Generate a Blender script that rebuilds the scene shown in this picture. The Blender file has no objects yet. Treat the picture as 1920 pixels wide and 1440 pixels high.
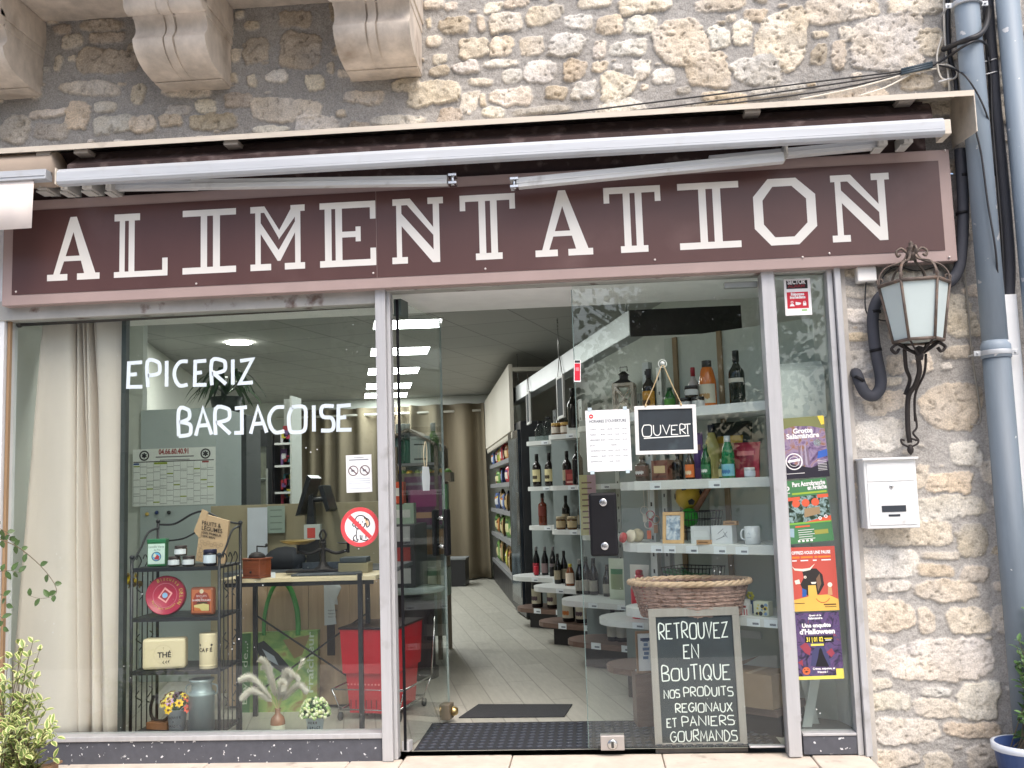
import bpy, math, random
import numpy as np
from mathutils import Vector, Matrix
S = bpy.context.scene
COL = S.collection
rnd = random.Random(7)
R = math.radians

# ------------------------------------------------------------------ camera
PX_W, PX_H, FPX = 1920.0, 1440.0, 1850.0
YAW, PIT, ROL, EYE = R(-4.37), R(6.13), R(-1.8), Vector((0.0, -4.75, 1.2215))
_cy, _sy, _cp, _sp = math.cos(YAW), math.sin(YAW), math.cos(PIT), math.sin(PIT)
FW = Vector((_sy*_cp, _cy*_cp, _sp)); _r = Vector((_cy, -_sy, 0)); _u = _r.cross(FW)
RT = _r*math.cos(ROL) + _u*math.sin(ROL); UP = _u*math.cos(ROL) - _r*math.sin(ROL)
cam = bpy.data.objects.new('camera', bpy.data.cameras.new('camera')); COL.objects.link(cam)
cam.matrix_world = Matrix(((RT.x, UP.x, -FW.x, EYE.x), (RT.y, UP.y, -FW.y, EYE.y), (RT.z, UP.z, -FW.z, EYE.z), (0, 0, 0, 1)))
cam.data.sensor_fit = 'HORIZONTAL'; cam.data.sensor_width = 36.0
cam.data.lens = 36.0*FPX/PX_W; cam.data.clip_end = 500; cam.data.clip_start = 0.05
S.camera = cam

# ------------------------------------------------------------------ sky, sun, exposure
SUN_EL, SUN_AZ = R(56), R(155)        # azimuth clockwise from +Y (the sun stands over the street, to its right)
W = bpy.data.worlds.new('World'); S.world = W; W.use_nodes = True
nt = W.node_tree; sky = nt.nodes.new('ShaderNodeTexSky'); sky.sky_type = 'NISHITA'; sky.sun_disc = False
sky.sun_elevation = SUN_EL; sky.sun_rotation = SUN_AZ; sky.air_density = 1.0; sky.dust_density = 4.0; sky.ozone_density = 0.6
nt.links.new(sky.outputs[0], nt.nodes['Background'].inputs[0]); nt.nodes['Background'].inputs[1].default_value = 0.15
sun = bpy.data.objects.new('sun', bpy.data.lights.new('sun', 'SUN')); COL.objects.link(sun)
sun.data.energy = 1.0; sun.data.angle = R(40); sun.data.color = (1.0, 0.97, 0.93)
_sd = Vector((math.sin(SUN_AZ)*math.cos(SUN_EL), math.cos(SUN_AZ)*math.cos(SUN_EL), math.sin(SUN_EL)))
sun.rotation_euler = _sd.to_track_quat('Z', 'Y').to_euler()
S.view_settings.view_transform = 'Standard'; S.view_settings.look = 'None'; S.view_settings.gamma = 1.0
S.view_settings.exposure = 0.98
S.cycles.use_denoising = True; S.cycles.max_bounces = 8; S.cycles.transparent_max_bounces = 16
S.cycles.diffuse_bounces = 4; S.cycles.sample_clamp_indirect = 4.0; S.cycles.caustics_reflective = False; S.cycles.caustics_refractive = False

# ------------------------------------------------------------------ points measured in the photograph, put at their real depth
def ray(x, y): return FW + RT*((x-960)/FPX) - UP*((y-720)/FPX)
def P(x, y, Y=0.0):
    d = ray(x, y); return EYE + d*((Y-EYE.y)/d.y)
def PZ(x, y, z):
    d = ray(x, y); return EYE + d*((z-EYE.z)/d.z)
def PN(x, y, p, n):
    d = ray(x, y); n = Vector(n); return EYE + d*((Vector(p)-EYE).dot(n)/d.dot(n))
def PXX(x, y, X):
    d = ray(x, y); return EYE + d*((X-EYE.x)/d.x)

# ------------------------------------------------------------------ mesh builder
class MB:
    def __init__(s): s.v = []; s.f = []; s.m = []; s.sm = []
    def add(s, vs, fs, mi=0, smooth=False, M=None):
        o = len(s.v)
        s.v += [tuple(M @ Vector(p)) if M is not None else tuple(p) for p in vs]
        for f in fs: s.f.append(tuple(o+i for i in f)); s.m.append(mi); s.sm.append(smooth)
        return s
    def box(s, c, d, mi=0, M=None, rz=0.0):
        x, y, z = d[0]/2, d[1]/2, d[2]/2
        vs = [(sx*x, sy*y, sz*z) for sz in (-1, 1) for sy in (-1, 1) for sx in (-1, 1)]
        T = Matrix.Translation(Vector(c)) @ Matrix.Rotation(rz, 4, 'Z')
        T = T if M is None else M @ T
        return s.add(vs, [(0, 2, 3, 1), (4, 5, 7, 6), (0, 1, 5, 4), (2, 6, 7, 3), (0, 4, 6, 2), (1, 3, 7, 5)], mi, False, T)
    def b2(s, a, b, mi=0, M=None):
        return s.box([(a[i]+b[i])/2 for i in range(3)], [abs(b[i]-a[i]) for i in range(3)], mi, M)
    def hexa(s, q, w, mi=0):      # quad q (4 points) extruded by vector w
        w = Vector(w); vs = [Vector(p) for p in q] + [Vector(p)+w for p in q]
        return s.add(vs, [(3, 2, 1, 0), (4, 5, 6, 7), (0, 1, 5, 4), (1, 2, 6, 5), (2, 3, 7, 6), (3, 0, 4, 7)], mi)
    def prism(s, poly, w, mi=0, smooth=False):
        w = Vector(w); n = len(poly); vs = [Vector(p) for p in poly] + [Vector(p)+w for p in poly]
        fs = [tuple(range(n-1, -1, -1)), tuple(range(n, 2*n))]
        s.add(vs, fs, mi)
        return s.add(vs, [(i, (i+1) % n, n+(i+1) % n, n+i) for i in range(n)], mi, smooth)
    def tube(s, pts, r, n=8, mi=0, closed=False, cap=True, flat=1.0):
        pts = [Vector(p) for p in pts]; k = len(pts); rs = r if isinstance(r, (list, tuple)) else [r]*k
        ref = None; vs = []
        for i, p in enumerate(pts):
            a = pts[(i-1) % k] if (closed or i > 0) else p
            b = pts[(i+1) % k] if (closed or i < k-1) else p
            t = (b-a).normalized() if (b-a).length > 1e-9 else Vector((0, 0, 1))
            if ref is None:
                ref = t.cross(Vector((0, 0, 1)));
                if ref.length < 1e-3: ref = t.cross(Vector((0, 1, 0)))
                ref.normalize()
            ref = (ref - t*ref.dot(t)).normalized(); bi = t.cross(ref)
            for j in range(n):
                q = 2*math.pi*j/n; vs.append(p + ref*(rs[i]*math.cos(q)) + bi*(rs[i]*flat*math.sin(q)))
        fs = []
        for i in range(k if closed else k-1):
            for j in range(n):
                a0 = i*n+j; a1 = i*n+(j+1) % n; i2 = (i+1) % k
                fs.append((a0, a1, i2*n+(j+1) % n, i2*n+j))
        if cap and not closed: fs.append(tuple(range(n-1, -1, -1))); fs.append(tuple((k-1)*n+j for j in range(n)))
        return s.add(vs, fs, mi, n > 5)
    def lathe(s, prof, n=20, mi=0, M=None, smooth=True):
        vs = []; fs = []; k = len(prof)
        for r, z in prof:
            for j in range(n): vs.append((r*math.cos(2*math.pi*j/n), r*math.sin(2*math.pi*j/n), z))
        for i in range(k-1):
            for j in range(n): fs.append((i*n+j, i*n+(j+1) % n, (i+1)*n+(j+1) % n, (i+1)*n+j))
        if prof[0][0] > 1e-4: fs.append(tuple(range(n-1, -1, -1)))
        if prof[-1][0] > 1e-4: fs.append(tuple((k-1)*n+j for j in range(n)))
        return s.add(vs, fs, mi, smooth, M)
    def ball(s, c, r, mi=0, n=12, sq=(1, 1, 1)):
        pr = [(r*math.sin(math.pi*i/8)*1.0, -r*math.cos(math.pi*i/8)) for i in range(9)]
        return s.lathe(pr, n, mi, Matrix.Translation(Vector(c)) @ Matrix.Diagonal((*sq, 1)))
    def strip(s, pts, hw, o, ux, uz, dep, mi=0):   # a brush stroke: polyline in (u,v), width 2*hw, laid on plane o,ux,uz; dep = offset along the normal
        nrm = Vector(ux).cross(Vector(uz)); P2 = [Vector((p[0], p[1])) for p in pts]; L = []; Rr = []
        for i, p in enumerate(P2):
            a = P2[i-1] if i else p; b = P2[i+1] if i < len(P2)-1 else p
            d1 = (p-a) if i else (b-p); d2 = (b-p) if i < len(P2)-1 else (p-a)
            n1 = Vector((-d1.y, d1.x)).normalized(); n2 = Vector((-d2.y, d2.x)).normalized(); m = n1+n2
            if m.length < 0.2: m = n1
            m.normalize(); kk = hw/max(0.55, m.dot(n1)); L.append(p+m*kk); Rr.append(p-m*kk)
        def W3(q): return Vector(o)+Vector(ux)*q.x+Vector(uz)*q.y+nrm*dep
        n = len(P2); vs = [W3(q) for q in L]+[W3(q) for q in Rr]
        return s.add(vs, [(n+i, n+i+1, i+1, i) for i in range(n-1)], mi)
    def disc(s, c, r, ux, uz, mi=0, n=28, r0=0.0, a0=0, a1=360):
        c, ux, uz = Vector(c), Vector(ux), Vector(uz); vs = []; full = (a1-a0) >= 360
        for i in range(n+1):
            q = R(a0+(a1-a0)*i/n); d = ux*math.cos(q)+uz*math.sin(q); vs += [c+d*r, c+d*r0]
        return s.add(vs, [(2*i+1, 2*i, 2*i+2, 2*i+3) for i in range(n)] if r0 > 0 else [(2*i+1, 2*i, 2*i+2) for i in range(n)], mi)
    def rect(s, o, w, h, ux, uz, mi=0, dep=0.0):
        o, ux, uz = Vector(o), Vector(ux), Vector(uz); o = o + ux.cross(uz)*dep
        return s.add([o, o+ux*w, o+ux*w+uz*h, o+uz*h], [(0, 1, 2, 3)], mi)
    def flat(s, pts, o, ux, uz, mi=0, dep=0.0):
        o, ux, uz = Vector(o), Vector(ux), Vector(uz); o = o + ux.cross(uz)*dep
        return s.add([o+ux*a+uz*b for a, b in pts], [tuple(range(len(pts)))], mi)
    def text(s, body, size, o, ux, uz, mi=0, dep=0.0, align='LEFT', fit=None, bold=0.0, sx=1.0):
        cu = bpy.data.curves.new('lettering', 'FONT'); cu.body = body; cu.size = size; cu.align_x = align; cu.resolution_u = 3; cu.offset = bold
        ob = bpy.data.objects.new('lettering', cu); me = ob.to_mesh()
        vs = [v.co.copy() for v in me.vertices]; fs = [tuple(p.vertices) for p in me.polygons]
        ob.to_mesh_clear(); bpy.data.objects.remove(ob); bpy.data.curves.remove(cu)
        if not vs: return s
        if fit:
            w = max(v.x for v in vs)-min(v.x for v in vs); sx = fit/w if w > 0 else 1
        o, ux, uz = Vector(o), Vector(ux), Vector(uz); n = ux.cross(uz)
        return s.add([o+ux*(v.x*sx)+uz*v.y+n*dep for v in vs], fs, mi)
    def build(s, name, mats, parent=None, bevel=0.0, loc=None, sub=0):
        me = bpy.data.meshes.new(name); me.from_pydata([tuple(v) for v in s.v], [], s.f)
        for m in (mats if isinstance(mats, (list, tuple)) else [mats]): me.materials.append(m)
        me.polygons.foreach_set('material_index', s.m); me.polygons.foreach_set('use_smooth', s.sm); me.update()
        o = bpy.data.objects.new(name, me); COL.objects.link(o)
        if parent is not None:
            o.parent = parent
        if loc is not None: o.location = loc
        if bevel:
            b = o.modifiers.new('edge', 'BEVEL'); b.width = bevel; b.segments = 2; b.limit_method = 'ANGLE'; b.angle_limit = R(40)
        if sub:
            b = o.modifiers.new('smooth', 'SUBSURF'); b.levels = sub; b.render_levels = sub
        return o

def tag(o, label, cat, group=None, kind=None):
    o['label'] = label; o['category'] = cat
    if group: o['group'] = group
    if kind: o['kind'] = kind
    return o
def thing(name, label, cat, loc=(0, 0, 0), rz=0.0, group=None):
    o = bpy.data.objects.new(name, None); COL.objects.link(o); o.location = loc; o.rotation_euler = (0, 0, rz)
    o.empty_display_size = 0.05
    return tag(o, label, cat, group, 'thing')
def solo(name, mb, mats, label, cat, group=None, bevel=0.0, loc=None, rz=0.0):
    o = mb.build(name, mats, None, bevel, loc); o.rotation_euler = (0, 0, rz); return tag(o, label, cat, group, 'thing')
def struct(name, mb, mats):
    o = mb.build(name, mats); o['kind'] = 'structure'; return o
def copy_tree(o, loc=None, rz=None, label=None, group=None):
    c = o.copy(); COL.objects.link(c)
    if loc is not None: c.location = loc
    if rz is not None: c.rotation_euler = (0, 0, rz)
    if label: c['label'] = label
    if group: c['group'] = group
    for ch in list(o.children):
        d = ch.copy(); COL.objects.link(d); d.parent = c
        for g in list(ch.children):
            e = g.copy(); COL.objects.link(e); e.parent = d
    return c
def spline(pts, n=6):
    pts = [Vector(p) for p in pts]; out = []
    for i in range(len(pts)-1):
        p0 = pts[max(i-1, 0)]; p1 = pts[i]; p2 = pts[i+1]; p3 = pts[min(i+2, len(pts)-1)]
        for k in range(n):
            t = k/n; out.append(0.5*((2*p1)+(p2-p0)*t+(2*p0-5*p1+4*p2-p3)*t*t+(3*p1-p0-3*p2+p3)*t**3))
    out.append(pts[-1]); return out

# ------------------------------------------------------------------ materials
def srgb(r, g, b):
    f = lambda c: (c/255/12.92) if c/255 <= 0.04045 else ((c/255+0.055)/1.055)**2.4
    return (f(r), f(g), f(b), 1)
def pm(name, col, rough=0.6, metal=0.0, var=0.12, scale=6.0, bump=0.0, bscale=60.0, spec=0.5, detail=6, alpha=None, dirt=None, stretch=None):
    m = bpy.data.materials.new(name); m.use_nodes = True; n = m.node_tree.nodes; l = m.node_tree.links; b = n['Principled BSDF']
    col = tuple(col)+((1,) if len(col) == 3 else ())
    b.inputs['Roughness'].default_value = rough; b.inputs['Metallic'].default_value = metal; b.inputs['Specular IOR Level'].default_value = spec
    tc = n.new('ShaderNodeTexCoord'); mp = n.new('ShaderNodeMapping'); l.new(tc.outputs['Object'], mp.inputs[0])
    if stretch: mp.inputs['Scale'].default_value = stretch
    nz = n.new('ShaderNodeTexNoise'); nz.inputs['Scale'].default_value = scale; nz.inputs['Detail'].default_value = detail; nz.inputs['Roughness'].default_value = 0.62
    l.new(mp.outputs[0], nz.inputs['Vector'])
    cr = n.new('ShaderNodeValToRGB'); l.new(nz.outputs['Fac'], cr.inputs[0])
    cr.color_ramp.elements[0].position = 0.3; cr.color_ramp.elements[1].position = 0.7
    cr.color_ramp.elements[0].color = tuple(c*(1-var) for c in col[:3])+(1,); cr.color_ramp.elements[1].color = tuple(min(1, c*(1+var)) for c in col[:3])+(1,)
    out = cr.outputs[0]
    if dirt:      # (colour, scale, threshold, softness): stains or flecks
        d = n.new('ShaderNodeTexNoise'); d.inputs['Scale'].default_value = dirt[1]; d.inputs['Detail'].default_value = 8; l.new(tc.outputs['Object'], d.inputs['Vector'])
        rp = n.new('ShaderNodeValToRGB'); rp.color_ramp.elements[0].position = dirt[2]; rp.color_ramp.elements[1].position = min(1, dirt[2]+dirt[3]); l.new(d.outputs['Fac'], rp.inputs[0])
        mx = n.new('ShaderNodeMixRGB'); l.new(rp.outputs[0], mx.inputs[0]); l.new(out, mx.inputs[1]); mx.inputs[2].default_value = tuple(dirt[0])[:3]+(1,); out = mx.outputs[0]
    l.new(out, b.inputs['Base Color'])
    if bump:
        bz = n.new('ShaderNodeTexNoise'); bz.inputs['Scale'].default_value = bscale; bz.inputs['Detail'].default_value = 5; l.new(mp.outputs[0], bz.inputs['Vector'])
        bp = n.new('ShaderNodeBump'); bp.inputs['Strength'].default_value = bump; bp.inputs['Distance'].default_value = 0.01; l.new(bz.outputs['Fac'], bp.inputs['Height']); l.new(bp.outputs[0], b.inputs['Normal'])
    rr = n.new('ShaderNodeMapRange'); rr.inputs[3].default_value = max(0.02, rough-0.1); rr.inputs[4].default_value = min(1, rough+0.1); l.new(nz.outputs['Fac'], rr.inputs[0]); l.new(rr.outputs[0], b.inputs['Roughness'])
    return m
def emit(name, col, st):
    m = bpy.data.materials.new(name); m.use_nodes = True; n = m.node_tree.nodes; l = m.node_tree.links
    e = n.new('ShaderNodeEmission'); e.inputs[0].default_value = (*col, 1); e.inputs[1].default_value = st; l.new(e.outputs[0], n['Material Output'].inputs[0]); return m
def glass(name, tint=(0.94, 0.97, 0.957), ior=1.5, rough=0.0, gain=1.0, specks=False):
    m = bpy.data.materials.new(name); m.use_nodes = True; n = m.node_tree.nodes; l = m.node_tree.links
    t = n.new('ShaderNodeBsdfTransparent'); t.inputs[0].default_value = (*tint, 1)
    g = n.new('ShaderNodeBsdfGlossy'); g.inputs['Roughness'].default_value = rough; g.inputs[0].default_value = (1, 1, 1, 1)
    f = n.new('ShaderNodeLayerWeight'); f.inputs[0].default_value = 0.5      # Schlick: r0 + (1-r0) * (1-cos)^5, the same from both sides
    pw = n.new('ShaderNodeMath'); pw.operation = 'POWER'; pw.inputs[1].default_value = 5.0; l.new(f.outputs['Facing'], pw.inputs[0])
    r0 = gain*((ior-1)/(ior+1))**2; mu = n.new('ShaderNodeMath'); mu.operation = 'MULTIPLY_ADD'; mu.inputs[1].default_value = 1-r0; mu.inputs[2].default_value = r0; mu.use_clamp = True; l.new(pw.outputs[0], mu.inputs[0])
    mx = n.new('ShaderNodeMixShader'); l.new(mu.outputs[0], mx.inputs[0]); l.new(t.outputs[0], mx.inputs[1]); l.new(g.outputs[0], mx.inputs[2])
    out = mx.outputs[0]
    if specks:      # dried white specks on the pane
        tc = n.new('ShaderNodeTexCoord'); vo = n.new('ShaderNodeTexVoronoi'); vo.inputs['Scale'].default_value = 26; l.new(tc.outputs['Object'], vo.inputs['Vector'])
        nz = n.new('ShaderNodeTexNoise'); nz.inputs['Scale'].default_value = 3.2; nz.inputs['Detail'].default_value = 3; l.new(tc.outputs['Object'], nz.inputs['Vector'])
        sz = n.new('ShaderNodeMapRange'); sz.inputs[1].default_value = 0.52; sz.inputs[2].default_value = 0.85; sz.inputs[3].default_value = 0.0; sz.inputs[4].default_value = 0.16; l.new(nz.outputs['Fac'], sz.inputs[0])
        lt = n.new('ShaderNodeMath'); lt.operation = 'LESS_THAN'; l.new(vo.outputs['Distance'], lt.inputs[0]); l.new(sz.outputs[0], lt.inputs[1])
        d = n.new('ShaderNodeBsdfDiffuse'); d.inputs[0].default_value = (0.7, 0.7, 0.7, 1); m2 = n.new('ShaderNodeMixShader'); l.new(lt.outputs[0], m2.inputs[0]); l.new(out, m2.inputs[1]); l.new(d.outputs[0], m2.inputs[2]); out = m2.outputs[0]
    l.new(out, n['Material Output'].inputs[0]); return m
MC = {}
def cm(r, g, b, rough=0.55, var=0.06, **k):      # cached plain colour (sRGB as the thing itself is coloured)
    key = (r, g, b, rough, tuple(sorted(k.items())))
    if key not in MC: MC[key] = pm('surface', srgb(r, g, b), rough, var=var, **k)
    return MC[key]
WHITE_PAINT = pm('white_paint', (0.72, 0.72, 0.7), 0.45, var=0.05, scale=4)
ALU = pm('aluminium', (0.49, 0.49, 0.5), 0.42, 0.25, var=0.1, scale=3, stretch=(8, 8, .6), bump=0.03, dirt=((0.3, 0.29, 0.28), 7, .62, .2))
STEEL = pm('steel', (0.6, 0.6, 0.6), 0.25, 1.0, var=0.08)
BLACK_METAL = pm('black_metal', (0.018, 0.018, 0.022), 0.42, 0.0, var=0.2, scale=30)
BLACK = pm('black_plastic', (0.008, 0.008, 0.010), 0.55, var=0.2, spec=0.2)
GLASS = glass('window_glass', gain=0.95, specks=True)
PAPER = pm('paper', (0.78, 0.79, 0.8), 0.7, var=0.03)
INK = pm('ink', (0.03, 0.03, 0.035), 0.7)
# ------------------------------------------------------------------ ground
GROUND = pm('asphalt', (0.2, 0.196, 0.19), 0.9, var=0.25, scale=40, bump=0.3)
mb = MB(); mb.add([(-60, -60, -0.2), (60, -60, -0.2), (60, 30, -0.2), (-60, 30, -0.2)], [(0, 1, 2, 3)]); struct('street', mb, GROUND)
PAVE = pm('paving', (0.58, 0.555, 0.52), 0.85, var=0.15, scale=14, bump=0.2)
mb = MB(); mb.b2((-14, -3.2, -0.3), (14, -0.32, -0.13)); struct('pavement', mb, PAVE)
STONE_STEP = pm('step_stone', (0.62, 0.545, 0.46), 0.75, var=0.12, scale=9, bump=0.15, bscale=40, dirt=((0.3, 0.25, 0.2), 12, 0.62, 0.2))
mb = MB(); xs = [-3.4, -2.55, -1.86, -1.18, -0.93, -0.42, 0.28, 0.95, 1.2]; q = random.Random(3)
for i in range(len(xs)-1): mb.b2((xs[i]+0.002, -0.31, -0.13), (xs[i+1]-0.002, 0.058 if -0.95 < xs[i] < 0.9 else 0.0, -0.022+q.uniform(-0.003, 0.002)))
tag(mb.build('doorstep', STONE_STEP, bevel=0.006), 'pale worn limestone doorstep running along the foot of the shopfront', 'doorstep', kind='thing')

# ------------------------------------------------------------------ rubble stone wall: relief computed stone by stone
ST = """97,45,138,67,b 145,36,240,62,b 112,65,158,92,y 165,60,240,83,b 135,92,265,140,b 100,103,118,137,y 107,151,232,182,y 245,158,275,196,y 297,158,402,184,y 365,185,408,214,y 418,175,480,205,b 310,195,360,220,g 468,185,610,230,y 50,205,135,222,y 120,190,170,245,o 175,190,218,212,w 350,212,450,245,b 170,215,260,250,g 240,215,300,250,o 440,20,460,36,y 455,40,488,58,y 520,20,590,55,b 430,88,455,118,y 455,68,505,120,b 520,60,605,130,b 465,138,484,166,y 500,132,540,158,w 570,138,610,172,y 611,115,627,140,y 430,135,448,155,y 0,215,60,270,g 60,230,130,265,g 550,218,640,250,w 470,235,545,252,w 300,215,345,240,b 793,0,833,20,y 942,-6,993,15,y 987,10,1060,46,y 917,22,982,65,y 895,27,912,62,y 822,30,885,65,b 1055,28,1112,57,w 1117,28,1170,65,o 1080,-8,1150,17,y 1160,-6,1260,27,y 1175,30,1232,65,w 1228,33,1330,130,y 860,68,917,112,y 918,70,963,110,y 973,70,1018,108,y 1025,65,1100,107,w 1112,75,1137,113,w 1142,75,1215,108,w 800,32,810,55,y 800,68,832,90,y 810,100,840,120,y 848,115,898,138,w 900,112,977,128,w 943,130,982,157,w 983,115,1047,158,w 1057,110,1100,152,o 1108,115,1143,137,o 1148,122,1170,135,w 1183,112,1223,148,w 1225,128,1268,158,w 758,152,863,197,y 873,147,927,162,y 732,148,787,172,y 640,170,723,197,y 860,172,900,210,w 900,175,913,202,o 917,165,1000,197,y 1022,162,1065,190,o 1072,152,1117,187,w 1122,138,1192,192,y 1200,157,1217,170,y 693,215,800,238,w 903,200,947,222,w 957,200,1073,215,g 1300,-5,1397,22,y 1393,15,1438,42,o 1362,27,1382,42,y 1328,47,1372,92,w 1375,38,1413,87,w 1415,20,1510,135,y 1510,-6,1648,42,y 1667,-4,1767,28,y 1288,97,1370,167,o 1375,105,1460,160,w 1595,30,1730,135,w 1570,48,1600,77,y 1555,73,1587,130,b 1720,53,1767,103,y 1518,87,1547,123,b 1317,173,1400,195,o 1403,163,1507,183,w 1690,140,1753,170,b 1523,57,1553,73,y
1575,502,1607,520,y 1568,535,1640,557,y 1662,507,1767,535,w 1582,577,1630,605,w 1633,580,1665,603,y 1583,623,1630,640,o 1773,552,1823,633,y 1668,612,1690,635,y 1585,660,1633,700,w 1662,662,1692,703,y 1717,663,1750,700,y 1770,650,1822,673,y 1600,713,1640,745,w 1660,707,1690,723,y 1655,733,1697,770,y 1620,750,1660,777,y 1727,720,1835,803,y 1598,785,1695,845,w 1783,828,1835,873,w 1717,870,1740,915,y 1598,862,1620,903,y 1742,887,1820,925,o 1727,933,1843,973,w 1602,983,1648,1020,w 1653,977,1778,1022,y 1792,987,1847,1043,g 1598,1028,1712,1082,w 1727,1035,1798,1048,y 1720,1057,1788,1080,o 1803,1063,1850,1090,y 1600,1093,1630,1115,y 1643,1090,1707,1110,w 1717,1088,1825,1125,y 1610,1127,1705,1180,y 1717,1138,1748,1187,y 1775,1143,1857,1185,y 1623,1193,1665,1210,w 1613,1217,1665,1257,w 1673,1203,1855,1273,w 1630,1273,1672,1292,w 1633,1298,1707,1332,w 1727,1290,1783,1307,w 1718,1313,1802,1343,y 1798,1283,1867,1343,w 1643,1350,1757,1393,w 1772,1353,1870,1380,o 1642,1407,1723,1437,y 1737,1413,1780,1446,y 1810,1397,1877,1442,g"""
stones = []
for t in ST.split():
    a = t.split(','); x0, y0, x1, y1 = map(float, a[:4])
    c0 = P((x0+x1)/2, (y0+y1)/2); w = (x1-x0)/389.0; h = (y1-y0)/389.0
    stones.append([c0.x, c0.z, w/2*1.04, h/2*1.06, a[4], True])
def lattice(seed):
    return np.random.default_rng(seed).random((256, 256)).astype(np.float32)
def vnoise(X, Z, sc, seed):
    L = lattice(seed); u = X*sc+1000.3; v = Z*sc+1000.7; i = np.floor(u).astype(int); j = np.floor(v).astype(int)
    fu = u-i; fv = v-j; fu = fu*fu*(3-2*fu); fv = fv*fv*(3-2*fv)
    g = lambda a, b: L[a & 255, b & 255]
    return (g(i, j)*(1-fu)+g(i+1, j)*fu)*(1-fv)+(g(i, j+1)*(1-fu)+g(i+1, j+1)*fu)*fv
def fbm(X, Z, sc, seed, o=4):
    a = 0; w = 0.5; t = 0
    for k in range(o): a = a+w*vnoise(X, Z, sc*2**k, seed+k); t += w; w *= 0.5
    return a/t
TONE = dict(y=(0.65, 0.588, 0.512), w=(0.67, 0.632, 0.588), o=(0.63, 0.545, 0.45), b=(0.48, 0.42, 0.35), g=(0.5, 0.47, 0.43))
nrng = np.random.default_rng(11)
def relief(x0, x1, z0, z1, st, fill):
    d = 0.0055; nx = int((x1-x0)/d)+1; nz = int((z1-z0)/d)+1
    xs = np.linspace(x0, x1, nx); zs = np.linspace(z0, z1, nz); X, Z = np.meshgrid(xs, zs)
    WX = (fbm(X, Z, 9, 3)-0.5)*0.05+(fbm(X, Z, 45, 13, 3)-0.5)*0.022; WZ = (fbm(X, Z, 9, 5)-0.5)*0.04+(fbm(X, Z, 45, 23, 3)-0.5)*0.02
    H = (fbm(X, Z, 60, 31)-0.5)*0.008+(fbm(X, Z, 6, 41)-0.5)*0.012
    f1 = fbm(X, Z, 4, 51); f2 = fbm(X, Z, 70, 61, 3); dr = fbm(X, Z, 2.3, 77)
    mo = (0.44 if x0 > 0 else 0.39)*(0.80+0.28*f1+0.22*(f2-0.5))
    C = np.stack([mo*1.0, mo*0.955, mo*0.895], -1); OCC = np.zeros_like(X)
    rough = fbm(X, Z, 28, 71, 5); pits = fbm(X, Z, 55, 81, 3)
    def put(s):
        cx, cz, hw, hh, tone, _ = s; mg = 0.05
        i0, i1 = np.searchsorted(xs, [cx-hw-mg, cx+hw+mg]); j0, j1 = np.searchsorted(zs, [cz-hh-mg, cz+hh+mg])
        if i1-i0 < 2 or j1-j0 < 2: return
        sl = (slice(j0, j1), slice(i0, i1)); x = X[sl]-cx; z = Z[sl]-cz
        an = nrng.uniform(-0.10, 0.10); k = min(1, min(hw, hh)/0.05)
        xx = x+WX[sl]*k; zz = z+WZ[sl]*k; u = (xx*math.cos(an)+zz*math.sin(an)); v = (-xx*math.sin(an)+zz*math.cos(an))
        tap = nrng.uniform(-0.22, 0.22); v = v/(1+tap*np.clip(u/hw, -1, 1)); sh = nrng.uniform(-0.25, 0.25); u = u+sh*v
        p = nrng.uniform(2.6, 5.0); dd = (np.abs(u/hw)**p+np.abs(v/hh)**p)**(1/p)
        edge = (1-dd)*min(hw, hh); m = np.clip((edge+0.001)/0.0055, 0, 1); m = m*m*(3-2*m)
        if OCC[sl].max() > 0.5 and not s[5]: 
            if (OCC[sl]*m).sum() > 0.02*m.sum(): return
        top = 0.008+nrng.uniform(0, 0.009)+(rough[sl]-0.5)*0.018+np.clip(edge, 0, 0.04)*0.09+(u/hw)*nrng.uniform(-0.004, 0.004)-np.clip(pits[sl]-0.62, 0, 1)*0.05
        H[sl] = H[sl]*(1-m)+m*(top*(0.72 if x0 > 0 else 1.0)+H[sl]*0.5)
        b = np.array(TONE[tone])*nrng.uniform(0.88, 1.1)*np.array([1, nrng.uniform(0.985, 1.015), nrng.uniform(0.95, 1.0)])
        n = 0.74+0.52*fbm(X[sl], Z[sl], 14, int(nrng.integers(90, 900)), 5)
        hue = fbm(X[sl], Z[sl], 7, int(nrng.integers(90, 900)), 3)[..., None]
        cc = b*n[..., None]*(1+np.array([0.02, -0.03, -0.12])*(hue-0.35)*2)
        cc = cc*(1-0.5*np.clip(pits[sl]-0.62, 0, 1)[..., None]*3)
        C[sl] = C[sl]*(1-m[..., None])+m[..., None]*cc; OCC[sl] = np.maximum(OCC[sl], m)
    for s in st: put(s)
    for (n, a, b) in fill:
        for _ in range(n):
            hw = nrng.uniform(a, b); hh = hw*nrng.uniform(0.35, 0.85)
            put([nrng.uniform(x0, x1), nrng.uniform(z0, z1), hw, hh, 'yywwobg'[int(nrng.integers(0, 7))], False])
    # grey weathering streaks under the balcony and above the awning
    wet = np.clip((fbm(X, Z*0.35, 5, 91)-0.5)*3, 0, 1)[..., None]*0.25
    C *= (1-wet*np.array([0.8, 0.85, 0.9]))
    return X, Z, H, C
mb_v = []; mb_f = []; mb_c = []; off = 0
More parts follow.
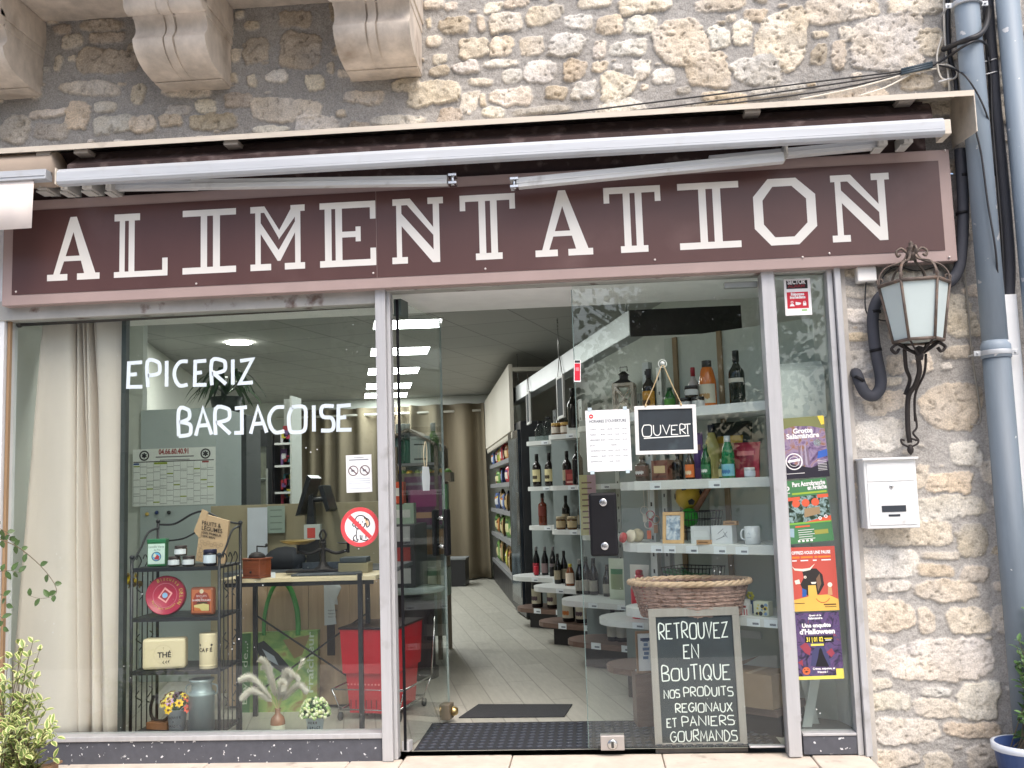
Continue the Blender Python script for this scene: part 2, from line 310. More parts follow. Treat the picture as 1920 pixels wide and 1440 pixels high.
for (x0, x1, z0, z1, fill) in ((-4.2, 3.5, 2.66, 4.4, [(260, 0.08, 0.15), (500, 0.03, 0.07), (500, 0.012, 0.03)]), (1.18, 3.5, -0.3, 2.66, [(80, 0.08, 0.14), (120, 0.03, 0.06), (260, 0.012, 0.026)])):
    X, Z, H, C = relief(x0, x1, z0, z1, stones, fill)
    nz, nx = X.shape
    mb_v.append(np.stack([X, -H, Z], -1).reshape(-1, 3)); mb_c.append(C.reshape(-1, 3))
    i = np.arange(nz*nx).reshape(nz, nx)
    mb_f.append(np.stack([i[:-1, :-1], i[:-1, 1:], i[1:, 1:], i[1:, :-1]], -1).reshape(-1, 4)+off); off += nz*nx
V = np.concatenate(mb_v); F = np.concatenate(mb_f); Cc = np.concatenate(mb_c)
me = bpy.data.meshes.new('stone_wall'); me.vertices.add(len(V)); me.vertices.foreach_set('co', V.ravel().astype(np.float32))
me.loops.add(F.size); me.loops.foreach_set('vertex_index', F.ravel().astype(np.int32)); me.polygons.add(len(F))
me.polygons.foreach_set('loop_start', (np.arange(len(F))*4).astype(np.int32)); me.polygons.foreach_set('use_smooth', np.ones(len(F), bool)); me.update(calc_edges=True); me.validate()
at = me.color_attributes.new('stone', 'FLOAT_COLOR', 'POINT'); at.data.foreach_set('color', np.concatenate([np.clip(Cc, 0.01, 0.95), np.ones((len(V), 1))], 1).ravel().astype(np.float32))
sm_ = bpy.data.materials.new('rubble_stone'); sm_.use_nodes = True; n = sm_.node_tree.nodes; l = sm_.node_tree.links; b = n['Principled BSDF']; b.inputs['Roughness'].default_value = 0.9; b.inputs['Specular IOR Level'].default_value = 0.2
a_ = n.new('ShaderNodeAttribute'); a_.attribute_name = 'stone'; tc = n.new('ShaderNodeTexCoord'); nz_ = n.new('ShaderNodeTexNoise'); nz_.inputs['Scale'].default_value = 130; nz_.inputs['Detail'].default_value = 6; l.new(tc.outputs['Object'], nz_.inputs['Vector'])
mr = n.new('ShaderNodeMapRange'); mr.inputs[1].default_value = 0.3; mr.inputs[2].default_value = 0.7; mr.inputs[3].default_value = 0.75; mr.inputs[4].default_value = 1.2; l.new(nz_.outputs['Fac'], mr.inputs[0])
mx = n.new('ShaderNodeMixRGB'); mx.blend_type = 'MULTIPLY'; mx.inputs[0].default_value = 1; l.new(a_.outputs['Color'], mx.inputs[1]); l.new(mr.outputs[0], mx.inputs[2]); l.new(mx.outputs[0], b.inputs['Base Color'])
bp = n.new('ShaderNodeBump'); bp.inputs['Strength'].default_value = 0.5; bp.inputs['Distance'].default_value = 0.006; l.new(nz_.outputs['Fac'], bp.inputs['Height']); l.new(bp.outputs[0], b.inputs['Normal'])
me.materials.append(sm_); wall = bpy.data.objects.new('stone_wall', me); COL.objects.link(wall)
tag(wall, 'rubble limestone house wall with grey mortar above and beside the shopfront', 'wall', kind='thing')
# the return of the wall beside the shopfront, and the strip next door
JAMB = pm('render', (0.5, 0.47, 0.43), 0.9, var=0.15, scale=10, bump=0.2)

# ------------------------------------------------------------------ balcony with three scroll corbels
LIME = pm('limestone', (0.6, 0.53, 0.455), 0.85, var=0.27, scale=7, bump=0.25, bscale=55, dirt=((0.33, 0.26, 0.2), 5, 0.58, 0.2), stretch=(1, 1, 0.6))
bal = thing('balcony', 'old carved limestone balcony slab carried by scroll corbels above the shop', 'balcony', (-2.0, 0, 3.5))
OB = Vector((-2.0, 0, 3.5))
zb = P(160, 33).z
xr = P(775, 8).x
mb = MB(); mb.b2(Vector((-4.2, -0.75, zb+0.02))-OB, Vector((xr, 0.02, zb+0.2))-OB); mb.b2(Vector((-4.2, -0.8, zb+0.2))-OB, Vector((xr+0.05, 0.02, zb+0.3))-OB); mb.b2(Vector((-4.2, -0.66, zb-0.012))-OB, Vector((xr-0.05, 0.02, zb+0.02))-OB)
mb.build('slab', LIME, bal, 0.008)
for (xf0, xf1, yb) in ((-105, 18, 185), (258, 392, 168), (630, 772, 145)):
    Xa = P(xf0, 90, -0.3).x; Xb = P(xf1, 90, -0.3).x; zt = zb-0.014; z0 = P((xf0+xf1)/2, yb, -0.02).z; h = zt-z0
    prof = []; hd = 0.185
    for i in range(19):      # (depth, height) down the front: waist below the scroll, then a belly that curls back to the wall
        t = i/18; d = 0.345-0.035*math.sin(math.pi*t/.5) if t < .5 else 0.12+0.225*math.sqrt(max(0, 1-((t-.5)/.5)**2))
        prof.append((-d, zt-hd-t*(h-hd)))
    mb = MB(); xm = (Xa+Xb)/2; w = (Xb-Xa)/2
    def lay(xa, xb, push):
        ring = [(xa, y-push, z) for y, z in prof]; r2 = [(xb, y-push, z) for y, z in prof]
        k = len(ring); vs = ring+r2+[(xa, 0.01, z) for y, z in prof]+[(xb, 0.01, z) for y, z in prof]; fs = []
        mb.add([Vector(v)-OB for v in ring+r2], [(i, k+i, k+i+1, i+1) for i in range(k-1)], 0, True)
        for i in range(k-1): fs += [(2*k+i, i, i+1, 2*k+i+1), (k+i, 3*k+i, 3*k+i+1, k+i+1)]
        fs += [(k-1, 2*k-1, 4*k-1, 3*k-1)]
        mb.add([Vector(v)-OB for v in vs], fs)
    lay(Xa, xm-0.030, 0.012); lay(xm-0.030, xm-0.020, 0.0); lay(xm-0.020, xm+0.020, 0.016); lay(xm+0.020, xm+0.030, 0.0); lay(xm+0.030, Xb, 0.012)
    mb.b2(Vector((Xa-0.012, -0.40, zt-0.15))-OB, Vector((Xb+0.012, 0.01, zt))-OB); mb.b2(Vector((Xa-0.005, -0.35, zt-0.195))-OB, Vector((Xb+0.005, 0.01, zt-0.15))-OB)
    for (ra, rz_, rr) in ((Xa-0.012, xm-0.03, 0.046), (xm-0.03, xm+0.03, 0.05), (xm+0.03, Xb+0.012, 0.046)):   # rolled scroll at the head
        mb.lathe([(rr*0.9, 0), (rr, 0.01), (rr, rz_-ra-0.01), (rr*0.9, rz_-ra)], 18, 0, Matrix.Translation(Vector((ra, -0.395, zt-0.155))-OB) @ Matrix.Rotation(R(90), 4, 'Y'))
    mb.b2(Vector((Xa+0.004, -0.12, z0-0.008))-OB, Vector((Xb-0.004, 0.01, z0-0.0005))-OB)
    mb.build('corbel', LIME, bal, 0.004)

# ------------------------------------------------------------------ sign board
BROWN = pm('sign_brown', srgb(84, 56, 53), 0.38, var=0.09, scale=2.2, stretch=(1.6, 1, .5), dirt=(srgb(104, 78, 74), 3, .57, .3))
PINK = pm('sign_border', srgb(164, 143, 138), 0.5, var=0.06, scale=5)
CREAM = pm('sign_letters', srgb(222, 219, 213), 0.5, var=0.02)
YS = -0.09
def S3(x, y, k=0.0): return P(x, y, YS-k)
sx0 = S3(3, 575).x; sx1 = S3(1787, 380).x; sz0 = (S3(3, 575).z+S3(1787, 488).z)/2; sz1 = (S3(1770, 276).z+S3(200, 372).z)/2
OS = Vector(((sx0+sx1)/2, YS, sz0)); sgn = thing('shop_sign', 'long brown fascia sign with pinkish border and cream ALIMENTATION lettering', 'shop sign', OS)
bw = 0.053
mb = MB(); mb.b2(Vector((sx0, YS+0.0, sz0))-OS, Vector((sx1, -0.02, sz1))-OS); mb.build('border', PINK, sgn, 0.003)
mb = MB(); xm = S3(706, 440).x
mb.b2(Vector((sx0+bw, YS-0.003, sz0+bw))-OS, Vector((xm-0.0015, YS+0.01, sz1-bw))-OS); mb.b2(Vector((xm+0.0015, YS-0.003, sz0+bw))-OS, Vector((sx1-bw, YS+0.01, sz1-bw))-OS); mb.build('panel', BROWN, sgn)
zt_ = (S3(248, 403).z+S3(1665, 322).z)/2; zb_ = (S3(187, 524).z+S3(1600, 452).z)/2; HL = zt_-zb_
mb = MB(); kk = [0]
def bar(xl, w, pts):      # a flat letter stroke; pts in units of the letter box
    kk[0] += 1
    y = YS-0.0035-0.00012*(kk[0] % 9)
    mb.add([Vector((xl+a*w, y, zb_+b*HL))-OS for a, b in pts], [tuple(range(len(pts)))])
def rc(a0, b0, a1, b1): return [(a0, b0), (a1, b0), (a1, b1), (a0, b1)]
LET = {'A': [[(.02, 0), (.40, 0), (.40, .10), (.02, .10)], [(.58, 0), (1, 0), (1, .10), (.58, .10)], [(.13, .08), (.25, .08), (.53, .83), (.44, 1)], [(.72, .08), (.93, .08), (.56, 1), (.44, 1), (.47, .86)], rc(.3, .30, .78, .38)],
 'L': [rc(0, 0, 1, .09), rc(.0, .89, .48, 1), rc(.10, .08, .20, .9), rc(.27, .08, .38, .9), rc(.9, .08, 1, .28)],
 'I': [rc(0, 0, 1, .10), rc(0, .90, 1, 1), rc(.34, .09, .46, .91), rc(.57, .09, .70, .91)],
 'M': [rc(0, 0, .38, .10), rc(.63, 0, 1, .10), rc(0, .90, .26, 1), rc(.74, .90, 1, 1), rc(.09, .09, .19, .91), rc(.82, .09, .92, .91), [(.19, 1), (.26, 1), (.53, .62), (.53, .48)], [(.92, .93), (.78, 1), (.52, .60), (.52, .47)], [(.19, .74), (.19, .57), (.50, .14), (.54, .14), (.54, .28)], [(.82, .74), (.82, .57), (.55, .14), (.50, .14), (.50, .28)]],
 'E': [rc(0, 0, 1, .10), rc(0, .90, 1, 1), rc(.09, .09, .21, .91), rc(.28, .09, .40, .91), rc(.39, .45, .72, .54), rc(.64, .38, .73, .61), rc(.9, .72, 1, .91), rc(.9, .09, 1, .27)],
 'N': [rc(0, 0, .30, .10), rc(.02, .90, .36, 1), rc(.70, .90, 1, 1), rc(.09, .09, .19, .91), rc(.80, .0, .92, .91), [(.20, 1), (.36, 1), (.82, .52), (.82, .40)], [(.19, .77), (.19, .58), (.78, .0), (.88, 0), (.88, .12)]],
 'T': [rc(0, .90, 1, 1), rc(0, .76, .10, .91), rc(.9, .76, 1, .91), rc(.34, .09, .46, .91), rc(.55, .09, .67, .91), rc(.27, 0, .75, .10)],
 'O': []}
for ch, x0, x1 in (('A', 88, 188), ('L', 215, 315), ('I', 343, 443), ('M', 470, 572), ('E', 600, 705), ('N', 735, 832), ('T', 863, 967), ('A', 1000, 1110), ('T', 1133, 1240), ('I', 1272, 1387), ('O', 1413, 1530), ('N', 1557, 1670)):
    ym = 465-(x0-88)*0.053; xl = S3(x0, ym).x; w = S3(x1, ym).x-xl
    for pts in LET[ch]: bar(xl, w, pts)
    if ch == 'O':
        o = [(.25, 1), (.70, 1), (1, .74), (1, .26), (.70, 0), (.25, 0), (0, .26), (0, .74)]; i_ = [(.32, .88), (.63, .88), (.85, .68), (.85, .32), (.63, .12), (.32, .12), (.15, .32), (.15, .68)]
        vs = [Vector((xl+a*w, YS-0.0036, zb_+b*HL))-OS for a, b in o+i_]; mb.add(vs, [(k, 8+k, 8+(k+1) % 8, (k+1) % 8) for k in range(8)])
# letters read from the front: make every face look towards the street
mb.build('lettering', CREAM, sgn)
for x, y in ((368, 532), (910, 504), (1228, 487), (1555, 475), (30, 547), (1772, 282), (1780, 482), (700, 512), (30, 398), (1505, 482)):
    mb = MB(); mb.lathe([(0.0, 0.004), (0.004, 0.004), (0.006, 0.0)], 8, 0, Matrix.Translation(S3(x, y, 0.004)-OS) @ Matrix.Rotation(R(90), 4, 'X')); mb.build('screw', cm(215, 205, 200), sgn)

# ------------------------------------------------------------------ shopfront: frame, sills, fixed panes
YG = 0.02
SILL = pm('dark_sill', srgb(78, 80, 88), 0.5, var=0.15, scale=25, bump=0.05, dirt=((0.7, 0.7, 0.72), 44, 0.665, 0.02))
sf = thing('shopfront', 'aluminium shopfront frame with large panes and dark speckled stall riser', 'shopfront', (0, 0, 0))
ztop = 2.235
xL = P(14, 760).x; xm0 = P(710, 760).x; xm1 = P(729, 760).x; xr0 = P(1435.5, 720).x; xr1 = P(1459, 720).x; xj0 = P(1563, 760).x; xj1 = P(1587, 760).x
mb = MB(); mb.b2((xm0, -0.05, -0.02), (xm1, 0.05, ztop)); mb.b2((xm1, -0.02, -0.02), (xm1+0.018, 0.05, ztop)); mb.build('mullion', ALU, sf, 0.003)
mb = MB(); mb.b2((xr0, -0.05, -0.02), (xr1, 0.05, ztop)); mb.b2((xr1, -0.02, 0.13), (xr1+0.01, 0.05, ztop)); mb.build('mullion', ALU, sf, 0.003)
mb = MB(); mb.b2((xj0, -0.03, -0.02), (xj0+0.027, 0.05, ztop)); mb.b2((xj0+0.03, -0.055, -0.02), (xj1, 0.05, ztop)); mb.build('jamb', ALU, sf, 0.003)
mb = MB(); mb.b2((xj1, -0.012, -0.2), (xj1+0.03, 0.3, ztop+0.1)); mb.build('reveal', JAMB, sf)
mb = MB(); mb.b2((xL-0.05, -0.03, 2.155), (xm0, 0.06, ztop+0.02)); mb.b2((xm1, -0.03, 2.212), (xj1, 0.06, ztop+0.02)); mb.build('head_rail', pm('dull_alu', (0.42, 0.41, 0.38), 0.5, 0.3, var=0.15, scale=5, dirt=((0.15, 0.1, 0.08), 9, 0.6, 0.1)), sf, 0.003)
WOODT = pm('wood_trim', srgb(150, 122, 92), 0.6, var=0.15, scale=8, stretch=(6, 6, 0.5))
mb = MB(); mb.b2((P(11, 760).x, 0.0, -0.02), (P(16, 760).x, 0.02, 2.155)); mb.build('corner_strip', WOODT, sf)
zs1 = P(400, 1380).z; zs0 = P(400, 1426).z
mb = MB(); mb.b2((xL, -0.03, zs0-0.01), (xm0, 0.05, zs1-0.012)); mb.build('stall_riser', SILL, sf, 0.002)
mb = MB(); mb.b2((xL, -0.04, zs1-0.012), (xm0, 0.06, zs1+0.012)); mb.build('sill', ALU, sf, 0.003)
zk = P(1540, 1377).z
mb = MB(); mb.b2((xr1+0.011, -0.025, -0.015), (xj0-0.001, 0.04, zk)); mb.build('stall_riser', SILL, sf, 0.002)
mb = MB(); mb.b2((xr1+0.011, -0.03, zk), (xj0-0.001, 0.05, zk+0.012)); mb.build('sill', ALU, sf, 0.002)
mb = MB(); mb.b2((xL+0.02, YG, zs1+0.012), (xm0, YG+0.008, 2.155)); mb.build('pane', GLASS, sf)
mb = MB(); mb.b2((xr1+0.01, YG, zk+0.012), (xj0, YG+0.008, 2.212)); mb.build('pane', GLASS, sf)
mb = MB(); mb.b2((xL-1.3, -0.02, -0.2), (P(9, 760).x, 0.1, 2.7)); tag(mb.build('neighbour_panel', cm(222, 224, 226)), 'pale painted panel of the shop next door at the left edge', 'panel', kind='thing')
# painted window lettering: brush strokes
STK = {'E': [[(.95, .98), (.05, .96), (0, .03), (.98, .02)], [(.05, .5), (.6, .52)]], 'P': [[(.1, 0), (.05, 1), (.8, .98), (.98, .8), (.9, .52), (.1, .45)]], 'I': [[(.5, 0), (.5, 1)]],
 'C': [[(1, .97), (.4, .95), (.02, .65), (.05, .3), (.4, .02), (1, .05)]], 'R': [[(.08, 0), (.08, .98), (.8, .97), (.95, .8), (.85, .56), (.1, .45)], [(.25, .45), (1, .02)]], 'Z': [[(.05, .95), (.98, 1), (.02, .04), (1, .06)]],
 'B': [[(.05, 0), (.05, .97), (.7, .98), (.9, .82), (.8, .62), (.1, .5)], [(.2, .52), (.9, .42), (1, .2), (.85, .04), (.05, .0)]], 'A': [[(0, 0), (.45, 1), (1, .02)], [(.2, .36), (.8, .38)]],
 'J': [[(.1, .97), (1, 1)], [(.62, .97), (.62, .05), (.05, .05)]], 'O': [[(.2, .95), (.02, .6), (.08, .1), (.3, 0), (.9, .05), (1, .5), (.92, .95), (.2, .97)]], 'S': [[(1, .95), (.2, .97), (.02, .75), (.2, .55), (.8, .5), (.98, .25), (.8, .03), (0, .03)]],
 'U': [[(.02, 1), (.05, .3), (.3, .02), (.7, .02), (.95, .3), (.98, 1)]], 'V': [[(0, 1), (.48, 0), (1, 1)]], 'T': [[(0, .96), (1, 1)], [(.5, .97), (.52, 0)]], 'N': [[(.02, 0), (.05, 1), (.95, .02), (1, 1)]], 'Q': [[(.3, .97), (.02, .6), (.1, .15), (.45, .0), (.85, .15), (.98, .6), (.7, .97), (.3, .97)], [(.55, .3), (1, -.05)]],
 'X': [[(0, 0), (1, 1)], [(0, 1), (1, 0)]], 'G': [[(.95, .9), (.5, 1), (.05, .7), (.05, .25), (.5, 0), (.95, .2), (.97, .5), (.55, .5)]], 'D': [[(.05, 0), (.05, 1), (.6, .95), (.98, .5), (.6, .04), (.05, 0)]], 'M': [[(0, 0), (.1, 1), (.5, .3), (.9, 1), (1, 0)]], 'K': [[(0, 0), (0, 1)], [(1, 1), (0, .5), (1, 0)]], 'L': [[(0, 1), (0, 0), (1, 0)]]}
def strokes(mb, ch, o, w, h, hw, ux, uz, dep, cur=True):
    for i, st in enumerate(STK[ch]):
        pts = [Vector((p[0]*w, p[1]*h, 0)) for p in st]
        if cur and ch in 'OCSUQGDBPRJ' and len(pts) > 3: pts = [p for p in spline(pts, 4)]
        mb.strip(pts, hw, o, ux, uz, dep+0.00015*i)
mb = MB(); wm = 0
EX, EZ = Vector((1, 0, 0)), Vector((0, 0, 1))
for word in ((('E', 240, 268), ('P', 275, 300), ('I', 308, 317), ('C', 327, 352), ('E', 365, 388), ('R', 395, 424), ('I', 432, 441), ('Z', 449, 474)), (('B', 334, 358), ('A', 367, 397), ('R', 402, 432), ('J', 438, 463), ('A', 470, 500), ('C', 505, 533), ('O', 541, 573), ('I', 583, 594), ('S', 602, 626), ('E', 634, 659))):
    for i, (ch, x0, x1) in enumerate(word):
        if word[0][1] == 240: yt = 676-(x0-240)*0.022+2; yb = 727-(x0-240)*0.03
        else: yt = 766-(x0-334)*0.025; yb = 818-(x0-334)*0.035
        o = P(x0, yb, YG-0.001); t = P(x1, yt, YG-0.001); strokes(mb, ch, o, t.x-o.x, t.z-o.z, 0.0094, EX, EZ, 0.0002+0.0003*(i % 3))
mb.build('lettering', cm(206, 217, 224), sf)
# ------------------------------------------------------------------ glass doors
YD = 0.03
xd0 = P(1072, 560, YD).x; xd1 = xr0-0.004
dr = thing('glass_door_leaf', 'closed frameless glass door leaf to the right of the entrance', 'glass door', (xd0, YD, 0))
OD = Vector((xd0, YD, 0)); 
EDGE = pm('glass_edge', (0.12, 0.17, 0.16), 0.15, var=0.1)
mb = MB(); mb.b2((0.002, 0, 0.012), (xd1-xd0, 0.01, 2.21)); mb.build('pane', GLASS, dr)
mb = MB(); mb.b2((-0.002, -0.0005, 0.012), (0.0018, 0.0105, 2.19)); mb.build('pane_edge', EDGE, dr)
def DP(x, y, k=0.0): return P(x, y, YD-k)-OD
a = DP(1108, 1043); c = DP(1155, 923); mb = MB(); mb.b2((a.x, -0.03, a.z), (c.x, 0.03, c.z)); hp = mb.build('handle_plate', BLACK, dr, 0.012)
for x, y in ((1131, 942), (1134, 1024)):
    mb = MB(); o = DP(x, y, 0.031); mb.lathe([(0.019, 0), (0.019, 0.004), (0.015, 0.006), (0, 0.006)], 20, 0, Matrix.Translation(o) @ Matrix.Rotation(R(90), 4, 'X')); mb.b2((o.x-0.008, -0.0385, o.z-0.0015), (o.x+0.008, -0.0365, o.z+0.0015), 1); mb.b2((o.x-0.0015, -0.0387, o.z-0.008), (o.x+0.0015, -0.0366, o.z+0.008), 1); mb.build('screw_cap', [STEEL, cm(90, 90, 92)], dr)
a = DP(1127, 1416); c = DP(1170, 1377); mb = MB(); mb.b2((a.x, -0.022, max(a.z, 0.004)), (c.x, 0.03, c.z)); lk = mb.build('lock_box', pm('brushed_steel', (0.5, 0.47, 0.45), 0.4, 0.7, var=0.08), dr, 0.003)
o = DP(1148.5, 1396, 0.0235); mb = MB(); mb.lathe([(0.023, 0), (0.024, 0.003), (0.018, 0.006), (0, 0.006)], 22, 0, Matrix.Translation(o) @ Matrix.Rotation(R(90), 4, 'X')); mb.b2((o.x-0.006, -0.034, o.z-0.014), (o.x+0.006, -0.028, o.z+0.014), 1); mb.build('lock_cylinder', [STEEL, cm(60, 58, 55)], lk)
a = DP(1406, 1417); c = DP(1476, 1397); mb = MB(); mb.b2((a.x, -0.014, 0.006), (min(c.x, xd1-xd0-0.002), 0.024, c.z)); mb.build('hinge_fitting', ALU, dr, 0.002)
a = DP(1358, 541); c = DP(1425, 522); mb = MB(); mb.b2((a.x, -0.012, a.z), (xd1-xd0-0.002, 0.022, 2.188)); mb.build('hinge_fitting', pm('dim_steel', (0.3, 0.32, 0.31), 0.4, 0.5), dr, 0.002)

fe = PZ(842, 1352, 0.0); hx, hy = xm1+0.045, YD
ang = math.atan2(fe.y-hy, fe.x-hx); LD = math.hypot(fe.x-hx, fe.y-hy)
dl = thing('glass_door_leaf', 'frameless glass door leaf standing open inward beside the left mullion', 'glass door', (hx, hy, 0), ang)
mb = MB(); mb.b2((0.002, -0.005, 0.012), (LD, 0.005, 2.18)); mb.build('pane', GLASS, dl)
mb = MB(); mb.b2((-0.004, -0.007, 0.01), (0.0, 0.007, 2.18)); mb.build('gasket', BLACK, dl); mb = MB(); mb.b2((LD+0.0002, -0.0055, 0.012), (LD+0.004, 0.0055, 2.18)); mb.build('pane_edge', cm(150, 160, 158, 0.2), dl)
mb = MB(); mb.b2((0.0, -0.02, 2.1), (0.10, 0.02, 2.185)); mb.build('hinge_fitting', cm(70, 82, 76, 0.4), dl, 0.002)
mb = MB(); mb.b2((-0.002, -0.018, 0.004), (0.05, 0.018, 0.05)); mb.build('hinge_fitting', ALU, dl, 0.002)
zh0, zh1 = 0.88, 1.13
mb = MB(); mb.b2((LD-0.085, -0.045, zh0), (LD-0.02, -0.022, zh1)); mb.build('handle_plate', BLACK, dl, 0.008); mb = MB(); mb.b2((LD-0.085, 0.022, zh0), (LD-0.02, 0.045, zh1)); mb.build('handle_plate', BLACK, dl, 0.008)
mb = MB()
for z in (zh0+0.05, zh1-0.05): mb = MB(); mb.tube([(LD-0.05, -0.022, z), (LD-0.05, 0.022, z)], 0.012, 12); mb.build('handle_spacer', STEEL, dl)
mb = MB(); mb.b2((LD-0.075, -0.028, 0.02), (LD+0.004, 0.028, 0.10)); lk2 = mb.build('lock_box', cm(110, 100, 85, 0.4), dl, 0.003)
mb = MB(); mb.lathe([(0.022, 0), (0.026, 0.012), (0.018, 0.03), (0, 0.034)], 16, 0, Matrix.Translation((LD-0.03, -0.028, 0.06)) @ Matrix.Rotation(R(90), 4, 'X')); mb.build('lock_cylinder', pm('brass', (0.55, 0.40, 0.18), 0.3, 0.9), lk2)
# ------------------------------------------------------------------ awnings
AC = pm('awning_hood', srgb(206, 196, 180), 0.5, var=0.1, scale=4, stretch=(1, 8, 8), dirt=((0.35, 0.3, 0.24), 6, 0.6, 0.15))
BARW = pm('white_bar', srgb(184, 188, 193), 0.4, 0.0, var=0.08, scale=3, stretch=(0.6, 10, 10), dirt=((0.4, 0.4, 0.4), 7, 0.58, 0.25))
DKB = pm('dark_fabric', srgb(62, 46, 44), 0.85, var=0.35, scale=9, bump=0.2, dirt=((0.16, 0.12, 0.11), 14, 0.55, 0.2))
YH = -0.30
xh1 = P(1825, 168, YH).x; zh = (P(400, 258, YH).z+P(1500, 187, YH).z)/2
aw = thing('awning', 'retracted shop awning with beige metal hood and white front bar above the sign', 'awning', (0, 0, zh)); OA = Vector((0, 0, zh))
X0 = -4.3
mb = MB()
hp_ = [(0.0, 0.075), (-0.12, 0.06), (YH, 0.004), (YH, -0.022), (YH+0.004, -0.022), (YH+0.004, 0.0), (-0.12, 0.054), (0.0, 0.069)]
mb.prism([(X0, y, z) for y, z in hp_], (xh1-X0, 0, 0)); mb.build('hood', AC, aw)
zb0 = P(1787, 275, -0.03).z-zh; zf = P(1828, 246, YH).z-zh
mb = MB(); mb.prism([(xh1, 0.0, 0.075), (xh1, -0.12, 0.06), (xh1, YH, 0.004), (xh1, YH, zf), (xh1, -0.03, zb0), (xh1, 0.0, zb0)], (0.004, 0, 0)); mb.build('end_plate', AC, aw)
xb0 = P(112, 322, YH).x; xb1 = P(1768, 245, YH).x
mb = MB(); mb.lathe([(0.0, 0), (0.075, 0), (0.075, xb1-xb0-0.06), (0, xb1-xb0-0.06)], 20, 0, Matrix.Translation(Vector((xb0+0.05, -0.14, -0.065))) @ Matrix.Rotation(R(90), 4, 'Y'))
mb.prism([(xb0+0.02, -0.15, 0.0), (xb0+0.02, YH+0.03, -0.09), (xb0+0.02, YH+0.03, -0.11), (xb0+0.02, -0.15, -0.05)], (xb1-xb0-0.05, 0, 0)); mb.b2((X0, -0.07, -0.2), (xb1, 0.0, 0.05)); mb.build('fabric_roll', DKB, aw)
zbt = (P(300, 303, YH).z+P(1500, 244, YH).z)/2-zh; zbb = (P(300, 332, YH).z+P(1500, 275, YH).z)/2-zh
mb = MB(); pr = [(YH-0.03, zbb+0.012), (YH-0.028, zbt-0.02), (YH-0.012, zbt), (YH+0.02, zbt), (YH+0.03, zbt-0.02), (YH+0.03, zbb+0.004), (YH+0.02, zbb), (YH-0.018, zbb)]
mb.prism([(xb0, y, z) for y, z in pr], (xb1-xb0, 0, 0)); mb.b2((xb0+0.01, YH-0.0305, zbb+0.022), (xb1-0.01, YH-0.028, zbb+0.026)); mb.build('front_bar', BARW, aw, 0.003)
mb = MB(); mb.b2((xb0-0.008, YH-0.032, zbb-0.002), (xb0-0.0005, YH+0.032, zbt+0.002)); mb.build('bar_cap', AC, aw, 0.002); mb = MB(); mb.b2((xb1+0.0005, YH-0.02, zbb), (xb1+0.03, YH+0.1, zbt-0.01)); mb.build('bar_cap', AC, aw, 0.002)
ARM = pm('arm_white', srgb(204, 205, 204), 0.4, var=0.08, scale=5, stretch=(1, 10, 10), dirt=((0.4, 0.39, 0.37), 8, 0.62, 0.12))
YA = -0.24
def arm(p, q, hh, nm):
    a = P(*p, YA)-OA; c = P(*q, YA)-OA; d = (c-a).normalized(); u = Vector((0, 0, 1)); u = (u-d*u.dot(d)).normalized(); w = Vector((0, 0.045, 0))
    mb = MB(); mb.hexa([a-u*hh, c-u*hh, c+u*hh, a+u*hh], w); mb.hexa([a-u*hh*0.25-Vector((0, .003, 0)), c-u*hh*0.25-Vector((0, .003, 0)), c+u*hh*0.1-Vector((0, .003, 0)), a+u*hh*0.1-Vector((0, .003, 0))], (0, 0.0025, 0)); o = mb.build(nm, ARM, aw, 0.004)
    return o
arm((357, 344), (838, 336), 0.021, 'folding_arm'); arm((968, 342), (1470, 293), 0.023, 'folding_arm')
YA = -0.17; arm((215, 347), (365, 345), 0.02, 'arm_section'); arm((1330, 299), (1650, 268), 0.02, 'arm_section')
for k, (px, py) in enumerate(((848, 335), (964, 342))):
    o = P(px, py, -0.24)-OA; mb = MB(); mb.b2(o+Vector((-0.02, -0.006, 0.012)), o+Vector((0.02, 0.05, 0.026))); mb.b2(o+Vector((-0.02, -0.006, -0.026)), o+Vector((0.02, 0.05, -0.012))); mb.tube([o+Vector((0, 0.015, -0.03)), o+Vector((0, 0.015, 0.03))], 0.009, 10); mb.build('elbow_joint', STEEL, aw, 0.002)
mb = MB()
for px, py, w in ((88, 350, 0.05), (130, 352, 0.035), (172, 350, 0.05), (212, 352, 0.03), (1650, 268, 0.04), (1697, 264, 0.04), (1470, 288, 0.02)):
    mb = MB(); o = P(px, py, -0.16)-OA; mb.b2(o+Vector((-w/2, -0.05, -0.026)), o+Vector((w/2, 0.1, 0.03))); mb.b2(o+Vector((-w/2-0.015, -0.03, -0.035)), o+Vector((w/2-0.01, 0.05, -0.026))); mb.tube([o+Vector((0.0, -0.06, -0.02)), o+Vector((0.0, -0.06, 0.03))], 0.006, 8); mb.build('bracket', cm(188, 186, 180, 0.5), aw, 0.003)
for px, py in ((85, 286), (155, 282), (435, 266), (1410, 206), (1698, 184)): 
    mb = MB(); o = P(px, py, -0.26)-OA; mb.b2(o+Vector((-0.035, -0.02, -0.02)), o+Vector((0.035, 0.1, 0.002))); mb.build('hood_clip', cm(170, 160, 148), aw)
xn = P(92, 325, YH).x
an = thing('awning', 'cream fabric awning of the neighbouring shop with hanging valance at the left edge', 'awning', (xn, 0, zh)); ON = Vector((xn, 0, zh))
z1 = P(45, 320, YH-0.02).z; z2 = P(45, 338, YH-0.02).z
mb = MB(); mb.b2(Vector((-4.6, YH-0.03, z2))-ON, Vector((xn, YH+0.03, z1))-ON); mb.b2(Vector((-4.6, YH-0.034, z2+0.014))-ON, Vector((xn-0.003, YH-0.03, z2+0.02))-ON); mb.build('front_bar', BARW, an, 0.004)
